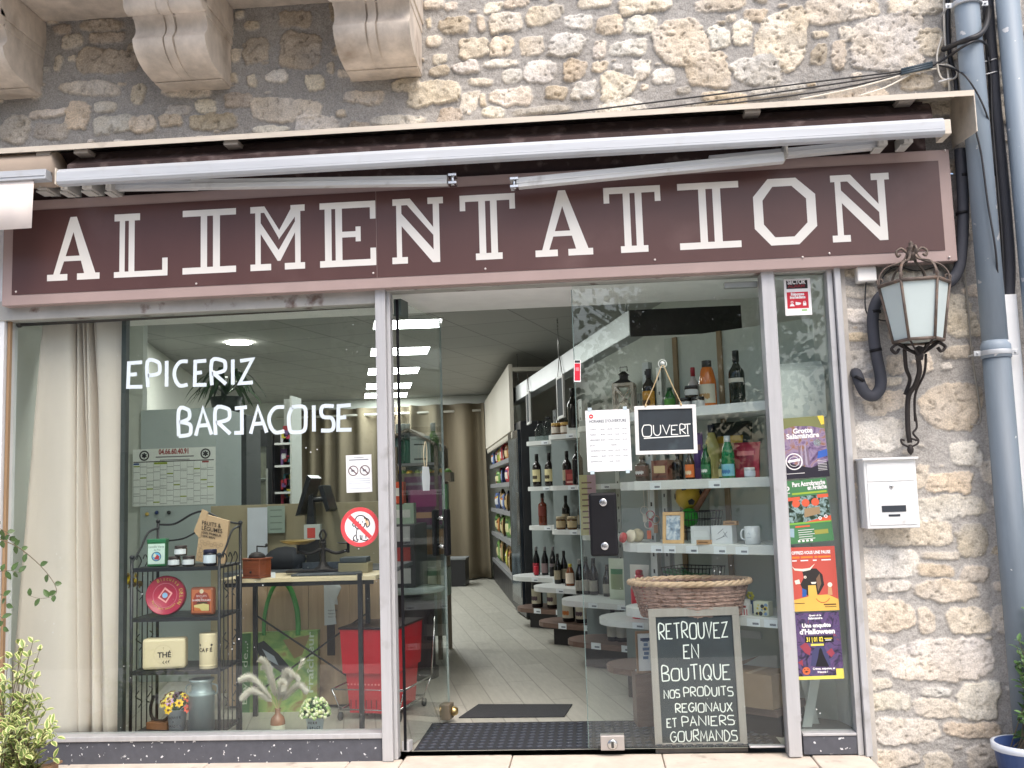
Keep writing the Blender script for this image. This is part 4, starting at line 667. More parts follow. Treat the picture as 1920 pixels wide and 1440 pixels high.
mb = MB(); mb.text('Grotte de la', .011, ux*(.48*w)+uz*(.945*h), ux, uz, 0, .0012, 'CENTER', bold=.0006); mb.text('Salamandre', .014, ux*(.48*w)+uz*(.90*h), ux, uz, 0, .0012, 'CENTER', bold=.0006); mb.text('Une enquête', .025, ux*(.49*w)+uz*(.78*h), ux, uz, 0, .0012, 'CENTER', bold=.0012); mb.text("d'Halloween", .032, ux*(.5*w)+uz*(.68*h), ux, uz, 0, .0012, 'CENTER', bold=.0014); mb.text('31 | 01 02', .028, ux*(.25*w)+uz*(.565*h), ux, uz, 1, .0012, fit=.36*w, bold=.0008); mb.text('Crimes, suspense, et', .013, ux*(.58*w)+uz*(.145*h), ux, uz, 0, .0012, 'CENTER', fit=.48*w, bold=.0005); mb.text('frissons !', .013, ux*(.55*w)+uz*(.095*h), ux, uz, 0, .0012, 'CENTER', bold=.0005)
mb.rect(ux*(.64*w)+uz*(.6*h), .17*w, .012*h, ux, uz, 1, .0012); mb.rect(ux*(.66*w)+uz*(.575*h), .13*w, .012*h, ux, uz, 0, .0012); mb.build('lettering', [W_, cm(240, 220, 80)], t)
t, w, h, ux, uz = sheet('alarm_notice', [(1473, 592), (1523, 590), (1520, 522), (1470, 524)], 'white, black and red SECTOR alarm sticker at top of the side pane', 'sticker', W_, YPo)
mb = MB(); mb.rect(ux*(.09*w)+uz*(.73*h), .8*w, .23*h, ux, uz, 1, .0004); mb.rect(ux*(.09*w)+uz*(.19*h), .8*w, .45*h, ux, uz, 2, .0004); mb.rect(ux*(.62*w)+uz*(.11*h), .2*w, .05*h, ux, uz, 3, .0004); mb.build('panel', [None, cm(24, 20, 22), cm(196, 26, 48), cm(150, 196, 130)], t)
mb = MB(); mb.text('SECTOR', .03, ux*(.14*w)+uz*(.86*h), ux, uz, 0, .001, fit=.68*w, bold=.0012); mb.text('ALARM', .02, ux*(.14*w)+uz*(.765*h), ux, uz, 1, .001, fit=.64*w, bold=.0004); mb.text('Réponse', .02, ux*(.49*w)+uz*(.545*h), ux, uz, 0, .001, 'CENTER', fit=.5*w, bold=.0008); mb.text('immédiate', .02, ux*(.49*w)+uz*(.46*h), ux, uz, 0, .001, 'CENTER', fit=.58*w, bold=.0008)
for cx in (.27, .5, .74):
    if cx < .3: mb.disc(ux*(cx*w)+uz*(.36*h)+ux.cross(uz)*.001, .05*w, ux, uz, 0, 12, .03*w); mb.flat([((cx-.1)*w, .25*h), ((cx+.1)*w, .25*h), ((cx+.05)*w, .31*h), ((cx-.05)*w, .31*h)], O0, ux, uz, 0, .001)
    elif cx < .6: mb.flat([((cx-.1)*w, .28*h), ((cx+.02)*w, .28*h), ((cx+.1)*w, .3*h), ((cx+.1)*w, .34*h), ((cx-.1)*w, .37*h)], O0, ux, uz, 0, .001)
    else: mb.rect(ux*((cx-.06)*w)+uz*(.26*h), .12*w, .08*h, ux, uz, 0, .001); mb.disc(ux*(cx*w)+uz*(.35*h)+ux.cross(uz)*.0012, .05*w, ux, uz, 0, 12, .03*w)
mb.build('lettering', [W_, cm(150, 30, 40)], t)
t, w, h, ux, uz = sheet('opening_hours', [(1102, 885), (1185, 882), (1181, 767), (1099, 770)], 'white opening hours sheet with red round logo taped to the glass door', 'notice', PAPER, YD-0.003)
mb = MB(); mb.text("HORAIRES D'OUVERTURE", .02, ux*(.08*w)+uz*(.795*h), ux, uz, 0, .0008, fit=.84*w, bold=.0003)
for k, (d, b_) in enumerate((('LUNDI', 4), ('MARDI', 4), ('MERCREDI', 4), ('JEUDI', 1), ('VENDREDI', 4), ('SAMEDI', 4), ('DIMANCHE', 2))):
    z = (.675-.0875*k)*h; mb.text(d, .0105, ux*(.08*w)+uz*z, ux, uz, 0, .0008)
    if b_ == 4: mb.text('8h00 - 12h30 | 15h30 - 19h30', .0095, ux*(.33*w)+uz*z, ux, uz, 0, .0008, fit=.59*w)
    elif b_ == 1: mb.text('FERMÉ', .0095, ux*(.62*w)+uz*z, ux, uz, 0, .0008, 'CENTER')
    else: mb.text('9h00 - 12h30', .0095, ux*(.62*w)+uz*z, ux, uz, 0, .0008, 'CENTER')
mb.disc(ux*(.13*w)+uz*(.9*h)+ux.cross(uz)*.0006, .05*w, ux, uz, 1, 20); mb.rect(ux*(.105*w)+uz*(.893*h), .05*w, .014*h, ux, uz, 2, .001); mb.build('lettering', [cm(90, 98, 106), cm(206, 44, 50), W_], t)
for a0, b0 in ((.06, .985), (.86, .985), (.06, -.04), (.86, -.04)): mb = MB(); mb.rect(ux*(a0*w)+uz*(b0*h), .09*w, .06*h, ux, uz, 0, .0012); mb.build('tape', cm(190, 206, 212, 0.25), t)
t, w, h, ux, uz = sheet('prohibition_notice', [(650, 924), (698, 922), (696, 852), (648, 854)], 'white notice with two small crossed out symbols on the curtained window', 'notice', PAPER, YG-0.003)
mb = MB(); n_ = ux.cross(uz)*.0008
for cx in (.28, .73):
    c = ux*(cx*w)+uz*(.58*h)+n_; mb.disc(c, .2*w, ux, uz, 1, 26, .165*w); mb.flat([((cx-.15)*w, .58*h+.12*w), ((cx-.12)*w, .58*h+.15*w), ((cx+.15)*w, .58*h-.12*w), ((cx+.12)*w, .58*h-.15*w)], O0, ux, uz, 1, .0011); mb.rect(ux*((cx-.08)*w)+uz*(.555*h), .13*w, .05*h, ux, uz, 0, .0006)
mb.rect(ux*(.3*w)+uz*(.92*h), .4*w, .012*h, ux, uz, 0, .0008); mb.rect(ux*(.12*w)+uz*(.86*h), .76*w, .022*h, ux, uz, 0, .0008)
for z in (.36, .3, .24, .1): mb.rect(ux*(.08*w)+uz*(z*h), .84*w, .01*h, ux, uz, 2, .0008)
mb.build('lettering', [cm(110, 116, 124), cm(96, 70, 76), cm(170, 182, 196)], t)
c0 = P(675, 988, YG-0.004); ux, uz = EX, EZ; rr = 36/389*1.03; N_ = Vector((0, -1, 0))
t = thing('no_dogs_sticker', 'round red and white no dogs sticker with cartoon puppy on the curtained window', 'sticker', c0)
mb = MB(); mb.disc(N_*0.0, rr, ux, uz, 0, 40); mb.build('backing', cm(236, 236, 238), t)
mb = MB(); mb.disc(N_*.0008, rr, ux, uz, 0, 44, rr*.79); d = rr*.82
mb.flat([(-d*.76, d*.58), (-d*.58, d*.76), (d*.76, -d*.58), (d*.58, -d*.76)], N_*.0011, ux, uz, 0); mb.build('ring', cm(214, 72, 78), t)
mb = MB()
def dl_(pts, hw=.0026, k=0): mb.strip([Vector((a*rr, b*rr, 0)) for a, b in spline([(p[0], p[1], 0) for p in pts], 5) and [(q.x, q.y) for q in spline([(p[0], p[1], 0) for p in pts], 5)]], hw, N_*.0004, ux, uz, 0.0001*k, 0)
dl_([(-.28, .3), (-.15, .52), (.05, .58), (.25, .5), (.38, .3)]); dl_([(-.28, .3), (-.38, .12), (-.3, .02)]); dl_([(.2, .45), (.42, .38), (.5, .12), (.36, -.02), (.3, .2)]); dl_([(-.25, .3), (-.24, .0), (-.05, -.1), (.2, .0), (.26, .2)]); dl_([(-.15, -.08), (-.2, -.4), (-.16, -.66)]); dl_([(-.3, -.66), (-.36, -.55), (-.24, -.4)]); dl_([(.16, -.05), (.28, -.3), (.3, -.6)]); dl_([(.0, -.4), (.02, -.62), (.08, -.62), (.1, -.42)]); dl_([(-.38, -.66), (-.15, -.72), (-.1, -.6)]); dl_([(.1, -.66), (.3, -.7), (.42, -.62)])
mb.disc(N_*.0006+ux*(-.08*rr)+uz*(.25*rr), .035*rr, ux, uz, 0, 10); mb.disc(N_*.0006+ux*(.14*rr)+uz*(.25*rr), .035*rr, ux, uz, 0, 10); mb.disc(N_*.0006+ux*(.02*rr)+uz*(.12*rr), .05*rr, ux, uz, 0, 10); mb.flat([(.22*rr, .43*rr), (.4*rr, .36*rr), (.48*rr, .12*rr), (.36*rr, .02*rr), (.3*rr, .2*rr)], N_*.0003, ux, uz, 1)
mb.build('puppy_drawing', [cm(40, 44, 48), cm(220, 190, 150)], t)
t, w, h, ux, uz = sheet('door_sticker', [(1076, 716), (1089, 716), (1087, 675), (1074, 675)], 'tiny red and white alarm sticker near the top of the glass door', 'sticker', W_, YD-0.003)
mb = MB(); mb.rect(ux*(.1*w)+uz*(.06*h), .8*w, .78*h, ux, uz, 0, .0006); mb.rect(ux*(.1*w)+uz*(.87*h), .8*w, .11*h, ux, uz, 1, .0006); mb.rect(ux*(.25*w)+uz*(.5*h), .5*w, .16*h, ux, uz, 2, .001); mb.build('panel', [cm(206, 28, 56), INK, cm(240, 130, 140)], t)
# OUVERT slate hanging from a suction hook on the door
CHALK = cm(232, 234, 230, 0.9)
SLATE = pm('slate', srgb(40, 48, 54), 0.75, var=0.28, scale=7, detail=3, dirt=(srgb(66, 78, 82), 9, 0.6, 0.25))
YO = YD-0.006
q = [P(x, y, YO) for x, y in ((1192, 853), (1308, 850), (1304, 757), (1187, 762))]
o = q[0]; ux = (q[1]-q[0]); uz = q[3]-q[0]; w = ux.length; h = uz.length; ux.normalize(); uz = (uz-ux*uz.dot(ux)).normalized(); n_ = ux.cross(uz)
t = thing('hanging_slate', 'white framed chalk slate reading OUVERT hung by string on the glass door', 'slate', o)
def bx_(a0, b0, a1, b1, th, k0=0.0): return ([ux*a0+uz*b0+n_*k0, ux*a1+uz*b0+n_*k0, ux*a1+uz*b1+n_*k0, ux*a0+uz*b1+n_*k0], n_*th)
f_ = 0.018; mb = MB()
for r_ in ((0, 0, w, f_), (0, h-f_, w, h), (0, f_, f_, h-f_), (w-f_, f_, w, h-f_)): mb.hexa(*bx_(*r_, 0.012, 0))
mb.build('frame', WHITE_PAINT, t, 0.0015); mb = MB(); mb.hexa(*bx_(f_, f_, w-f_, h-f_, 0.005, 0.001)); mb.build('slate_panel', SLATE, t)
mb = MB()
for ch, a0, a1, b0, b1 in (('O', .115, .27, .37, .61), ('U', .30, .42, .39, .60), ('V', .45, .57, .41, .60), ('E', .59, .70, .39, .59), ('R', .725, .82, .40, .60), ('T', .80, .905, .39, .605)): strokes(mb, ch, ux*(a0*w)+uz*(b0*h), (a1-a0)*w, (b1-b0)*h, .0022, ux, uz, .0066)
mb.strip([(.14*w, .335*h), (.88*w, .365*h)], .0026, O0, ux, uz, .0066); mb.build('lettering', CHALK, t)
hk = P(1242, 682, YO-0.01)-o; mb = MB(); mb.disc(hk, .021, EX, EZ, 0, 24, .018); mb.lathe([(.011, 0), (.012, .006), (.005, .012), (.004, .02), (0, .02)], 14, 0, Matrix.Translation(hk) @ Matrix.Rotation(R(90), 4, 'X')); mb.build('suction_hook', cm(206, 212, 206, 0.2), t)
mb = MB(); 
for a0 in (.19, .76):
    e = ux*(a0*w)+uz*(h-.004)+n_*.014; s_ = hk+Vector((0.004*(1 if a0 > .5 else -1), -0.008, -0.008)); mid = (e+s_)*0.5+n_*0.004; mb.tube(spline([s_, mid, e+uz*.012, e], 6), .0025, 6); mb.ball(e+uz*.006, .0055)
mb.build('string', cm(196, 172, 130, 0.9), t)
# heart of the entrance: the easel board
YE = 0.13
q = [P(1229, 1411, YE-0.02), P(1402, 1408, YE-0.02), P(1385, 1140, YE+0.01), P(1208, 1142, YE+0.01)]
o = q[0]; ux = (q[1]-q[0]); uz = q[3]-q[0]; w = ux.length; h = uz.length; ux.normalize(); uz = (uz-ux*uz.dot(ux)).normalized(); n_ = ux.cross(uz)
t = thing('chalkboard', 'large wood framed chalkboard advertising regional products standing inside the door', 'chalkboard', o)
f_ = .034; mb = MB(); GREYW = pm('grey_wood', srgb(152, 145, 140), 0.7, var=0.12, scale=9, stretch=(3, 3, 0.6))
for r_ in ((0, 0, w, f_*1.3), (0, h-f_*1.15, w, h), (0, f_*1.3, f_, h-f_*1.15), (w-f_, f_*1.3, w, h-f_*1.15)): mb.hexa(*bx_(*r_, .018, 0))
mb.build('frame', GREYW, t, .002); mb = MB(); mb.hexa(*bx_(f_, f_*1.3, w-f_, h-f_*1.15, .006, .002)); mb.build('slate_panel', SLATE, t)
leg = n_*-.16
for a0 in (.02, w-.04): mb = MB(); mb.hexa([ux*a0+uz*(h-.05), ux*(a0+.02)+uz*(h-.05), ux*(a0+.02)+leg+uz*.0, ux*a0+leg+uz*.0], n_*-.012); mb.build('rear_leg', GREYW, t)
mb = MB()
rows = (('RETROUVEZ', .095, .875, .785, .895), ('EN', .36, .545, .648, .745), ('BOUTIQUE', .105, .875, .495, .60), ('NOS', .12, .305, .375, .43), ('PRODUITS', .335, .89, .383, .445), ('REGIONAUX', .235, .87, .275, .335), ('ET', .135, .255, .175, .235), ('PANIERS', .295, .885, .18, .245), ('GOURMANDS', .165, .905, .075, .145))
for wd, a0, a1, b0, b1 in rows:
    wt = [0.35 if c in 'I' else (1.15 if c in 'MNOQ' else 1.0) for c in wd]; tot = sum(wt); x = a0
    for k, ch in enumerate(wd):
        cw = (a1-a0)*wt[k]/tot; hh = (b1-b0)*(1.0 if not (wd == 'BOUTIQUE' and k in (1, 2)) else .8)
        jz = ((k*37) % 7-3)*.0012; strokes(mb, ch, ux*((x+cw*.1)*w)+uz*((b0+jz)*h), cw*.78*w, hh*h, .0030 if b1-b0 > .09 else .0026, ux, uz, .0084); x += cw
mb.build('lettering', CHALK, t)
# ------------------------------------------------------------------ shop interior: floor, walls, ceiling
SK = R(-13.6); AX = Vector((math.sin(SK), math.cos(SK), 0))      # the shop runs back along this line
CEIL = 2.60; YBK = 9.35
def wx(x0, Y): return x0 + math.tan(SK)*Y
FLOOR = pm('vinyl_floor', srgb(178, 176, 166), 0.42, var=0.13, scale=7, stretch=(7, 0.9, 1), dirt=(srgb(150, 148, 140), 4, 0.6, 0.3))
mb = MB(); mb.add([(wx(-3.2, 0), 0.05, 0), (1.6, 0.05, 0), (wx(1.3, YBK+.3), YBK+.3, 0), (wx(-3.2, YBK+.3), YBK+.3, 0)], [(0, 1, 2, 3)]); fl = struct('floor', mb, FLOOR)
n = FLOOR.node_tree.nodes; l = FLOOR.node_tree.links
for x in n:
    if x.type == 'MAPPING': x.vector_type = 'TEXTURE'; x.inputs['Rotation'].default_value = (0, 0, -SK); x.inputs['Scale'].default_value = (.16, 1.3, 1); mpf = x
pl_ = n.new('ShaderNodeTexBrick'); mp2 = n.new('ShaderNodeMapping'); mp2.vector_type = 'TEXTURE'; mp2.inputs['Rotation'].default_value = (0, 0, R(90)-SK); tcf = n.new('ShaderNodeTexCoord'); l.new(tcf.outputs['Object'], mp2.inputs[0]); l.new(mp2.outputs[0], pl_.inputs[0])
pl_.inputs['Scale'].default_value = 1; pl_.inputs['Brick Width'].default_value = 1.2; pl_.inputs['Row Height'].default_value = .17; pl_.inputs['Mortar Size'].default_value = .004; pl_.inputs['Color1'].default_value = (1, 1, 1, 1); pl_.inputs['Color2'].default_value = (.86, .86, .85, 1); pl_.inputs['Mortar'].default_value = (.62, .61, .6, 1)
bs_ = n['Principled BSDF']; src_ = bs_.inputs['Base Color'].links[0].from_socket; mxf = n.new('ShaderNodeMixRGB'); mxf.blend_type = 'MULTIPLY'; mxf.inputs[0].default_value = 1; l.new(src_, mxf.inputs[1]); l.new(pl_.outputs[0], mxf.inputs[2]); l.new(mxf.outputs[0], bs_.inputs['Base Color'])
IW = pm('inner_wall', srgb(222, 225, 218), 0.7, var=0.04, scale=3)
def vwall(a, b, z0, z1, th):
    a = Vector(a); b = Vector(b); d = (b-a).normalized(); nn = Vector((-d.y, d.x, 0))*th; mb = MB(); mb.hexa([a+Vector((0, 0, z0)), b+Vector((0, 0, z0)), b+Vector((0, 0, z1)), a+Vector((0, 0, z1))], nn); return mb
XR0, XL0 = 1.235, -2.97
struct('wall_right', vwall((XR0, 0.06, 0), (wx(XR0, YBK), YBK, 0), -0.05, CEIL+.1, -0.1), IW)
struct('wall_left', vwall((XL0, 0.06, 0), (wx(XL0, YBK), YBK, 0), -0.05, CEIL+.1, 0.1), IW)
struct('wall_back', vwall((wx(XL0, YBK), YBK, 0), (wx(XR0, YBK), YBK, 0), -0.05, CEIL+.1, 0.1), IW)
CT = bpy.data.materials.new('ceiling_tiles'); CT.use_nodes = True; n = CT.node_tree.nodes; l = CT.node_tree.links; b = n['Principled BSDF']; b.inputs['Roughness'].default_value = 0.9
tc = n.new('ShaderNodeTexCoord'); mp = n.new('ShaderNodeMapping'); mp.inputs['Rotation'].default_value = (0, 0, -SK); l.new(tc.outputs['Object'], mp.inputs[0])
br = n.new('ShaderNodeTexBrick'); br.offset = 0; br.inputs['Scale'].default_value = 1.0; br.inputs['Mortar Size'].default_value = 0.008; br.inputs['Brick Width'].default_value = 0.6; br.inputs['Row Height'].default_value = 0.6
br.inputs['Color1'].default_value = (0.40, 0.40, 0.385, 1); br.inputs['Color2'].default_value = (0.37, 0.37, 0.355, 1); br.inputs['Mortar'].default_value = (0.25, 0.25, 0.24, 1); l.new(mp.outputs[0], br.inputs[0]); l.new(br.outputs[0], b.inputs['Base Color'])
nz = n.new('ShaderNodeTexNoise'); nz.inputs['Scale'].default_value = 14; l.new(tc.outputs['Object'], nz.inputs['Vector']); bp = n.new('ShaderNodeBump'); bp.inputs['Strength'].default_value = 0.4; l.new(nz.outputs['Fac'], bp.inputs['Height']); l.new(bp.outputs[0], b.inputs['Normal'])
mb = MB(); mb.hexa([(XL0-.2, 0.1, CEIL), (1.6, 0.1, CEIL), (wx(1.3, YBK+.2), YBK+.2, CEIL), (wx(XL0-.1, YBK+.2), YBK+.2, CEIL)], (0, 0, 0.1)); struct('ceiling', mb, CT)
mb = MB(); mb.b2((XL0-.3, 0.07, 2.225), (1.26, 0.66, 2.75)); mb.b2((XL0-.3, 0.0, 2.236), (1.24, 0.068, 2.75)); struct('ceiling_bulkhead', mb, cm(240, 240, 238, 0.7))
PANEL = emit('light_panel', (0.97, 1.0, 0.97), 15.0)
SPOT = emit('spot_light', (1.0, 0.97, 0.9), 85.0)
LT = ((703, 602.5, 828, 599, 824, 614, 700, 618, ), (697, 654, 806, 651, 800, 664, 695, 668), (692, 691.5, 787, 689, 782, 700, 690, 703), (688, 720, 772, 718.5, 768, 728, 687, 730), (685, 738, 764, 736.5, 761, 744.5, 684, 746.5))
for i, c in enumerate(LT):
    q = [PZ(c[2*k], c[2*k+1], CEIL-.012) for k in range(4)]; o = (q[0]+q[2])/2
    t = thing('ceiling_light', ('square ceiling light panel nearest the shop door', 'second ceiling light panel behind the one nearest the door', 'middle one of the five ceiling light panels in a row', 'fourth ceiling light panel from the door', 'farthest ceiling light panel, next to the back curtain')[i], 'ceiling light', o, 0, 'ceiling light panels in a row')
    mb = MB(); mb.add([p-o for p in q], [(0, 1, 2, 3)]); mb.build('diffuser', PANEL, t)
    mb = MB(); cc = Vector(); g = [(p-o)*1.05+Vector((0, 0, 0.003)) for p in q]; mb.hexa(g, (0, 0, 0.01)); mb.build('frame', cm(150, 150, 146), t)
o = PZ(448, 644, CEIL-.012); t = thing('ceiling_light', 'round ceiling spotlight seen above the painted word on the curtained window', 'ceiling light', o)
mb = MB(); mb.disc((0, 0, 0), .105, (1, 0, 0), (0, -1, 0), 0, 28); mb.build('diffuser', SPOT, t); mb = MB(); mb.disc((0, 0, .001), .12, (1, 0, 0), (0, -1, 0), 0, 28, .104); mb.build('trim_ring', cm(200, 200, 196), t)
o = Vector((-1.9, .82, CEIL-.012)); t = thing('ceiling_light', 'round ceiling spotlight over the till counter behind the window head', 'ceiling light', o)
mb = MB(); mb.disc((0, 0, 0), .105, (1, 0, 0), (0, -1, 0), 0, 28); mb.build('diffuser', SPOT, t); mb = MB(); mb.disc((0, 0, .001), .12, (1, 0, 0), (0, -1, 0), 0, 28, .104); mb.build('trim_ring', cm(200, 200, 196), t)
# mats
MATM = pm('rubber_mat', (0.03, 0.032, 0.036), 0.85, var=0.3, scale=60, bump=0.4, bscale=140)
q = [PZ(x, y, .006) for x, y in ((860, 1345), (1058, 1343), (1073, 1320), (897, 1320))]; mb = MB(); mb.hexa(q, (0, 0, -.005)); solo('door_mat', mb, MATM, 'small dark fibre mat lying on the pale shop floor', 'door mat')
mb = MB(); xa = P(776, 1412, .05).x; mb.b2((xa, 0.06, 0.0005), (xr0-.01, 0.60, 0.004)); bm_ = mb
for i in range(36):
    for j in range(9): 
        X = xa+.03+i*(xr0-.04-xa)/36; Yy = .09+j*.057; bm_.box((X, Yy, .006), (.028, .016, .006), 1, None, .7)
solo('entrance_mat', bm_, [cm(38, 40, 46, 0.8), cm(70, 74, 84, 0.7)], 'wide dark ribbed entrance mat set just inside the threshold', 'entrance mat')
# ------------------------------------------------------------------ curtains
def drape(name, top, bot, amp, label, mat, nper=7, thick=.003, phase=0.0):
    n = len(top); mb = MB(); vs = []; rows = 14; nn = 90
    tp = spline(top, max(1, nn//max(1, n-1))); bt = spline(bot, max(1, nn//max(1, n-1))); m = len(tp)
    for r_ in range(rows+1):
        f = r_/rows
        for i in range(m):
            s = i/(m-1); d = (tp[-1]-tp[0]).normalized(); no = Vector((d.y, -d.x, 0)); w = math.sin(2*math.pi*nper*s+phase+0.35*math.sin(3*s*5+f*1.2)); w = math.copysign(abs(w)**0.8, w)
            vs.append(tp[i]*(1-f)+bt[i]*f+no*(amp*(0.75+.35*f)*w))
    fs = [(r_*m+i, r_*m+i+1, (r_+1)*m+i+1, (r_+1)*m+i) for r_ in range(rows) for i in range(m-1)]
    mb.add(vs, fs, 0, True); o = mb.build(name, mat); md = o.modifiers.new('cloth', 'SOLIDIFY'); md.thickness = thick; return tag(o, label, 'curtain', kind='thing')
OLIVE = pm('olive_cloth', srgb(120, 110, 92), 0.9, var=0.08, scale=5, stretch=(1, 1, .3))
zt = 2.46
drape('curtain', [(-4.35, 9.2, zt), (-3.6, 9.2, zt), (-2.55, 9.2, zt)], [(-4.35, 9.2, .02), (-3.6, 9.2, .02), (-2.55, 9.2, .02)], .085, 'long olive brown curtain across the back of the shop behind the till', OLIVE, 8)
drape('curtain', [(-2.52, 9.1, zt), (-2.0, 9.1, zt), (-1.46, 9.1, zt)], [(-2.52, 9.1, .02), (-2.0, 9.1, .02), (-1.42, 9.1, .02)], .10, 'olive brown curtain hanging to the floor at the end of the aisle', OLIVE, 3, phase=1.0)
mb = MB(); mb.tube([(-4.5, 9.2, 2.36), (-1.3, 9.12, 2.36)], .018, 10); solo('curtain_rail', mb, cm(222, 220, 212, .4), 'pale curtain pole along the back wall under the ceiling', 'curtain pole')
VOILE = pm('beige_cloth', srgb(213, 200, 190), 0.92, var=0.05, scale=4, stretch=(1, 1, .25), bump=0.06, bscale=220)
# window curtain: flat outer widths with a bunch of narrow folds in the middle
top = ((86, 0), (128, .0), (131, .05), (139, .015), (143, .06), (149, .015), (153, .06), (160, .015), (166, .055), (173, .01), (176, .05), (180, .0), (236, .0))
bot = ((12, 0), (136, 0), (140, .06), (146, .0), (158, .02), (165, .07), (168, .02), (174, .0), (186, .015), (190, .07), (194, .005), (205, .0), (228, .0))
mb = MB(); vs = []; rows = 26; dens = 9
T_ = spline([Vector((a, b, 0)) for a, b in top], dens); B_ = spline([Vector((a, b, 0)) for a, b in bot], dens); m = len(T_)
for r_ in range(rows+1):
    f = r_/rows; y = 560+(1388-560)*f
    for i in range(m):
        fb = f**.85 if i < m*.3 else f**1.0; x = T_[i].x*(1-fb)+B_[i].x*fb; d = T_[i].y*(1-f)+B_[i].y*f
        if i > m*.92: x += 5*math.sin(f*math.pi)*(f < .75)
        wob = .010*math.sin(f*5+i*.07)+.022*(.35+f)*math.sin(i*.42+f*1.6)*(i < m*.18 or i > m*.9)
        vs.append(P(x, y, .13)+Vector((0, d*1.9+wob, 0)))
mb.add(vs, [(r_*m+i, r_*m+i+1, (r_+1)*m+i+1, (r_+1)*m+i) for r_ in range(rows) for i in range(m-1)], 0, True)
cu = mb.build('curtain', VOILE); md = cu.modifiers.new('cloth', 'SOLIDIFY'); md.thickness = .003; tag(cu, 'beige curtain hanging at the left end of the shop window', 'curtain', kind='thing')
mb = MB(); mb.tube([P(38, 606, .10), P(205, 597, .10), P(704, 570, .10)], .018, 12); mb.ball(P(36, 606, .10), .024); solo('curtain_rod', mb, pm('rod_brown', srgb(66, 54, 50), .5, var=.2, scale=20), 'dark curtain rod along the top of the curtained window', 'curtain rod')
mb = MB(); mb.b2((P(234, 800, .12).x-.012, .10, .07), (P(236, 800, .12).x+.006, .14, 2.22)); solo('window_post', mb, cm(64, 68, 66, .5), 'slim dark upright post just right of the beige curtain', 'post')
# ------------------------------------------------------------------ bottles, jars, packets
def prof_bottle(h, r, nk, style):
    if style == 'wine': return [(r*.9, 0), (r, .01*h/.3), (r, h*.58), (r*.92, h*.64), (r*.55, h*.72), (nk, h*.78), (nk, h*.96), (nk*1.12, h*.965), (nk*1.12, h), (0, h)]
    if style == 'beer': return [(r*.9, 0), (r, .008), (r, h*.55), (r*.85, h*.63), (nk*1.1, h*.8), (nk, h*.97), (nk*1.15, h*.975), (nk*1.15, h), (0, h)]
    if style == 'square': return [(r*.95, 0), (r, .006), (r, h*.62), (r*.93, h*.67), (nk*1.1, h*.73), (nk, h*.76), (nk, h), (0, h)]
    return [(r*.92, 0), (r, .008), (r, h*.5), (r*.96, h*.6), (nk*1.5, h*.8), (nk, h*.9), (nk, h), (0, h)]
def bottle(loc, h, r, gm, cap, lab, label, group=None, style='wine', nk=None, lz=(.16, .45), name='bottle', cat='bottle', lab2=None, rz=0.0, rough=.08):
    nk = nk or r*.36; t = thing(name, label, cat, loc, rz, group)
    g = pm_glass(gm) if isinstance(gm, tuple) else gm
    pr = prof_bottle(h, r, nk, style); mb = MB(); mb.lathe(pr, 16); mb.build('glass_body', g, t)
    if cap:
        mb = MB(); k0 = .86 if style != 'wine' else .80; rr = nk*1.18; mb.lathe([(rr, h*k0), (rr, h*1.0), (rr*.9, h*1.008), (0, h*1.008)], 14); mb.build('cap', cm(*cap, .4), t)
    if lab:
        mb = MB(); rr = r+.0012; n = 12; vs = []; a0, a1 = -math.pi*.95, -math.pi*.05
        for i in range(n+1):
            a = a0+(a1-a0)*i/n; vs += [(rr*math.cos(a), rr*math.sin(a), h*lz[0]), (rr*math.cos(a), rr*math.sin(a), h*lz[1])]
        mb.add(vs, [(2*i, 2*i+2, 2*i+3, 2*i+1) for i in range(n)], 0, True)
        if lab2:
            rr += .0008; vs = []
            for i in range(n+1):
                a = -math.pi*.72+(math.pi*.44)*i/n; zz = h*(lz[0]+(lz[1]-lz[0])*.22); z2 = h*(lz[0]+(lz[1]-lz[0])*.5); vs += [(rr*math.cos(a), rr*math.sin(a), zz+.004*math.sin(i*1.8)), (rr*math.cos(a), rr*math.sin(a), z2+.005*math.sin(i*2.6))]
            mb.add(vs, [(2*i, 2*i+2, 2*i+3, 2*i+1) for i in range(n)], 1, True)
        mb.build('label', [cm(*lab, .6), cm(*(lab2 or lab), .6)], t)
    return t
GC = {}
def pm_glass(c):
    if c not in GC: GC[c] = pm('bottle_glass', srgb(*c), .07, var=.1, spec=.6)
    return GC[c]
CLEAR = glass('clear_glass', (0.80, 0.84, 0.83), 1.45, 0.02, 1.3)
def jar(loc, h, r, body, lid, lab, label, group=None, name='jar'):
    t = thing(name, label, 'jar', loc, 0, group); mb = MB(); mb.lathe([(r*.92, 0), (r, .006), (r, h*.74), (r*.9, h*.8), (0, h*.8)], 16); mb.build('glass_body', pm_glass(body), t)
    mb = MB(); mb.lathe([(r*.98, h*.78), (r*.98, h*.97), (r*.93, h), (0, h)], 16); mb.build('lid', cm(*lid, .35), t)
    if lab:
        mb = MB(); rr = r+.001; n = 10; vs = []
        for i in range(n+1): a = -math.pi*.9+math.pi*.8*i/n; vs += [(rr*math.cos(a), rr*math.sin(a), h*.16), (rr*math.cos(a), rr*math.sin(a), h*.66)]
        mb.add(vs, [(2*i, 2*i+2, 2*i+3, 2*i+1) for i in range(n)], 0, True); mb.build('label', cm(*lab, .6), t)
    return t
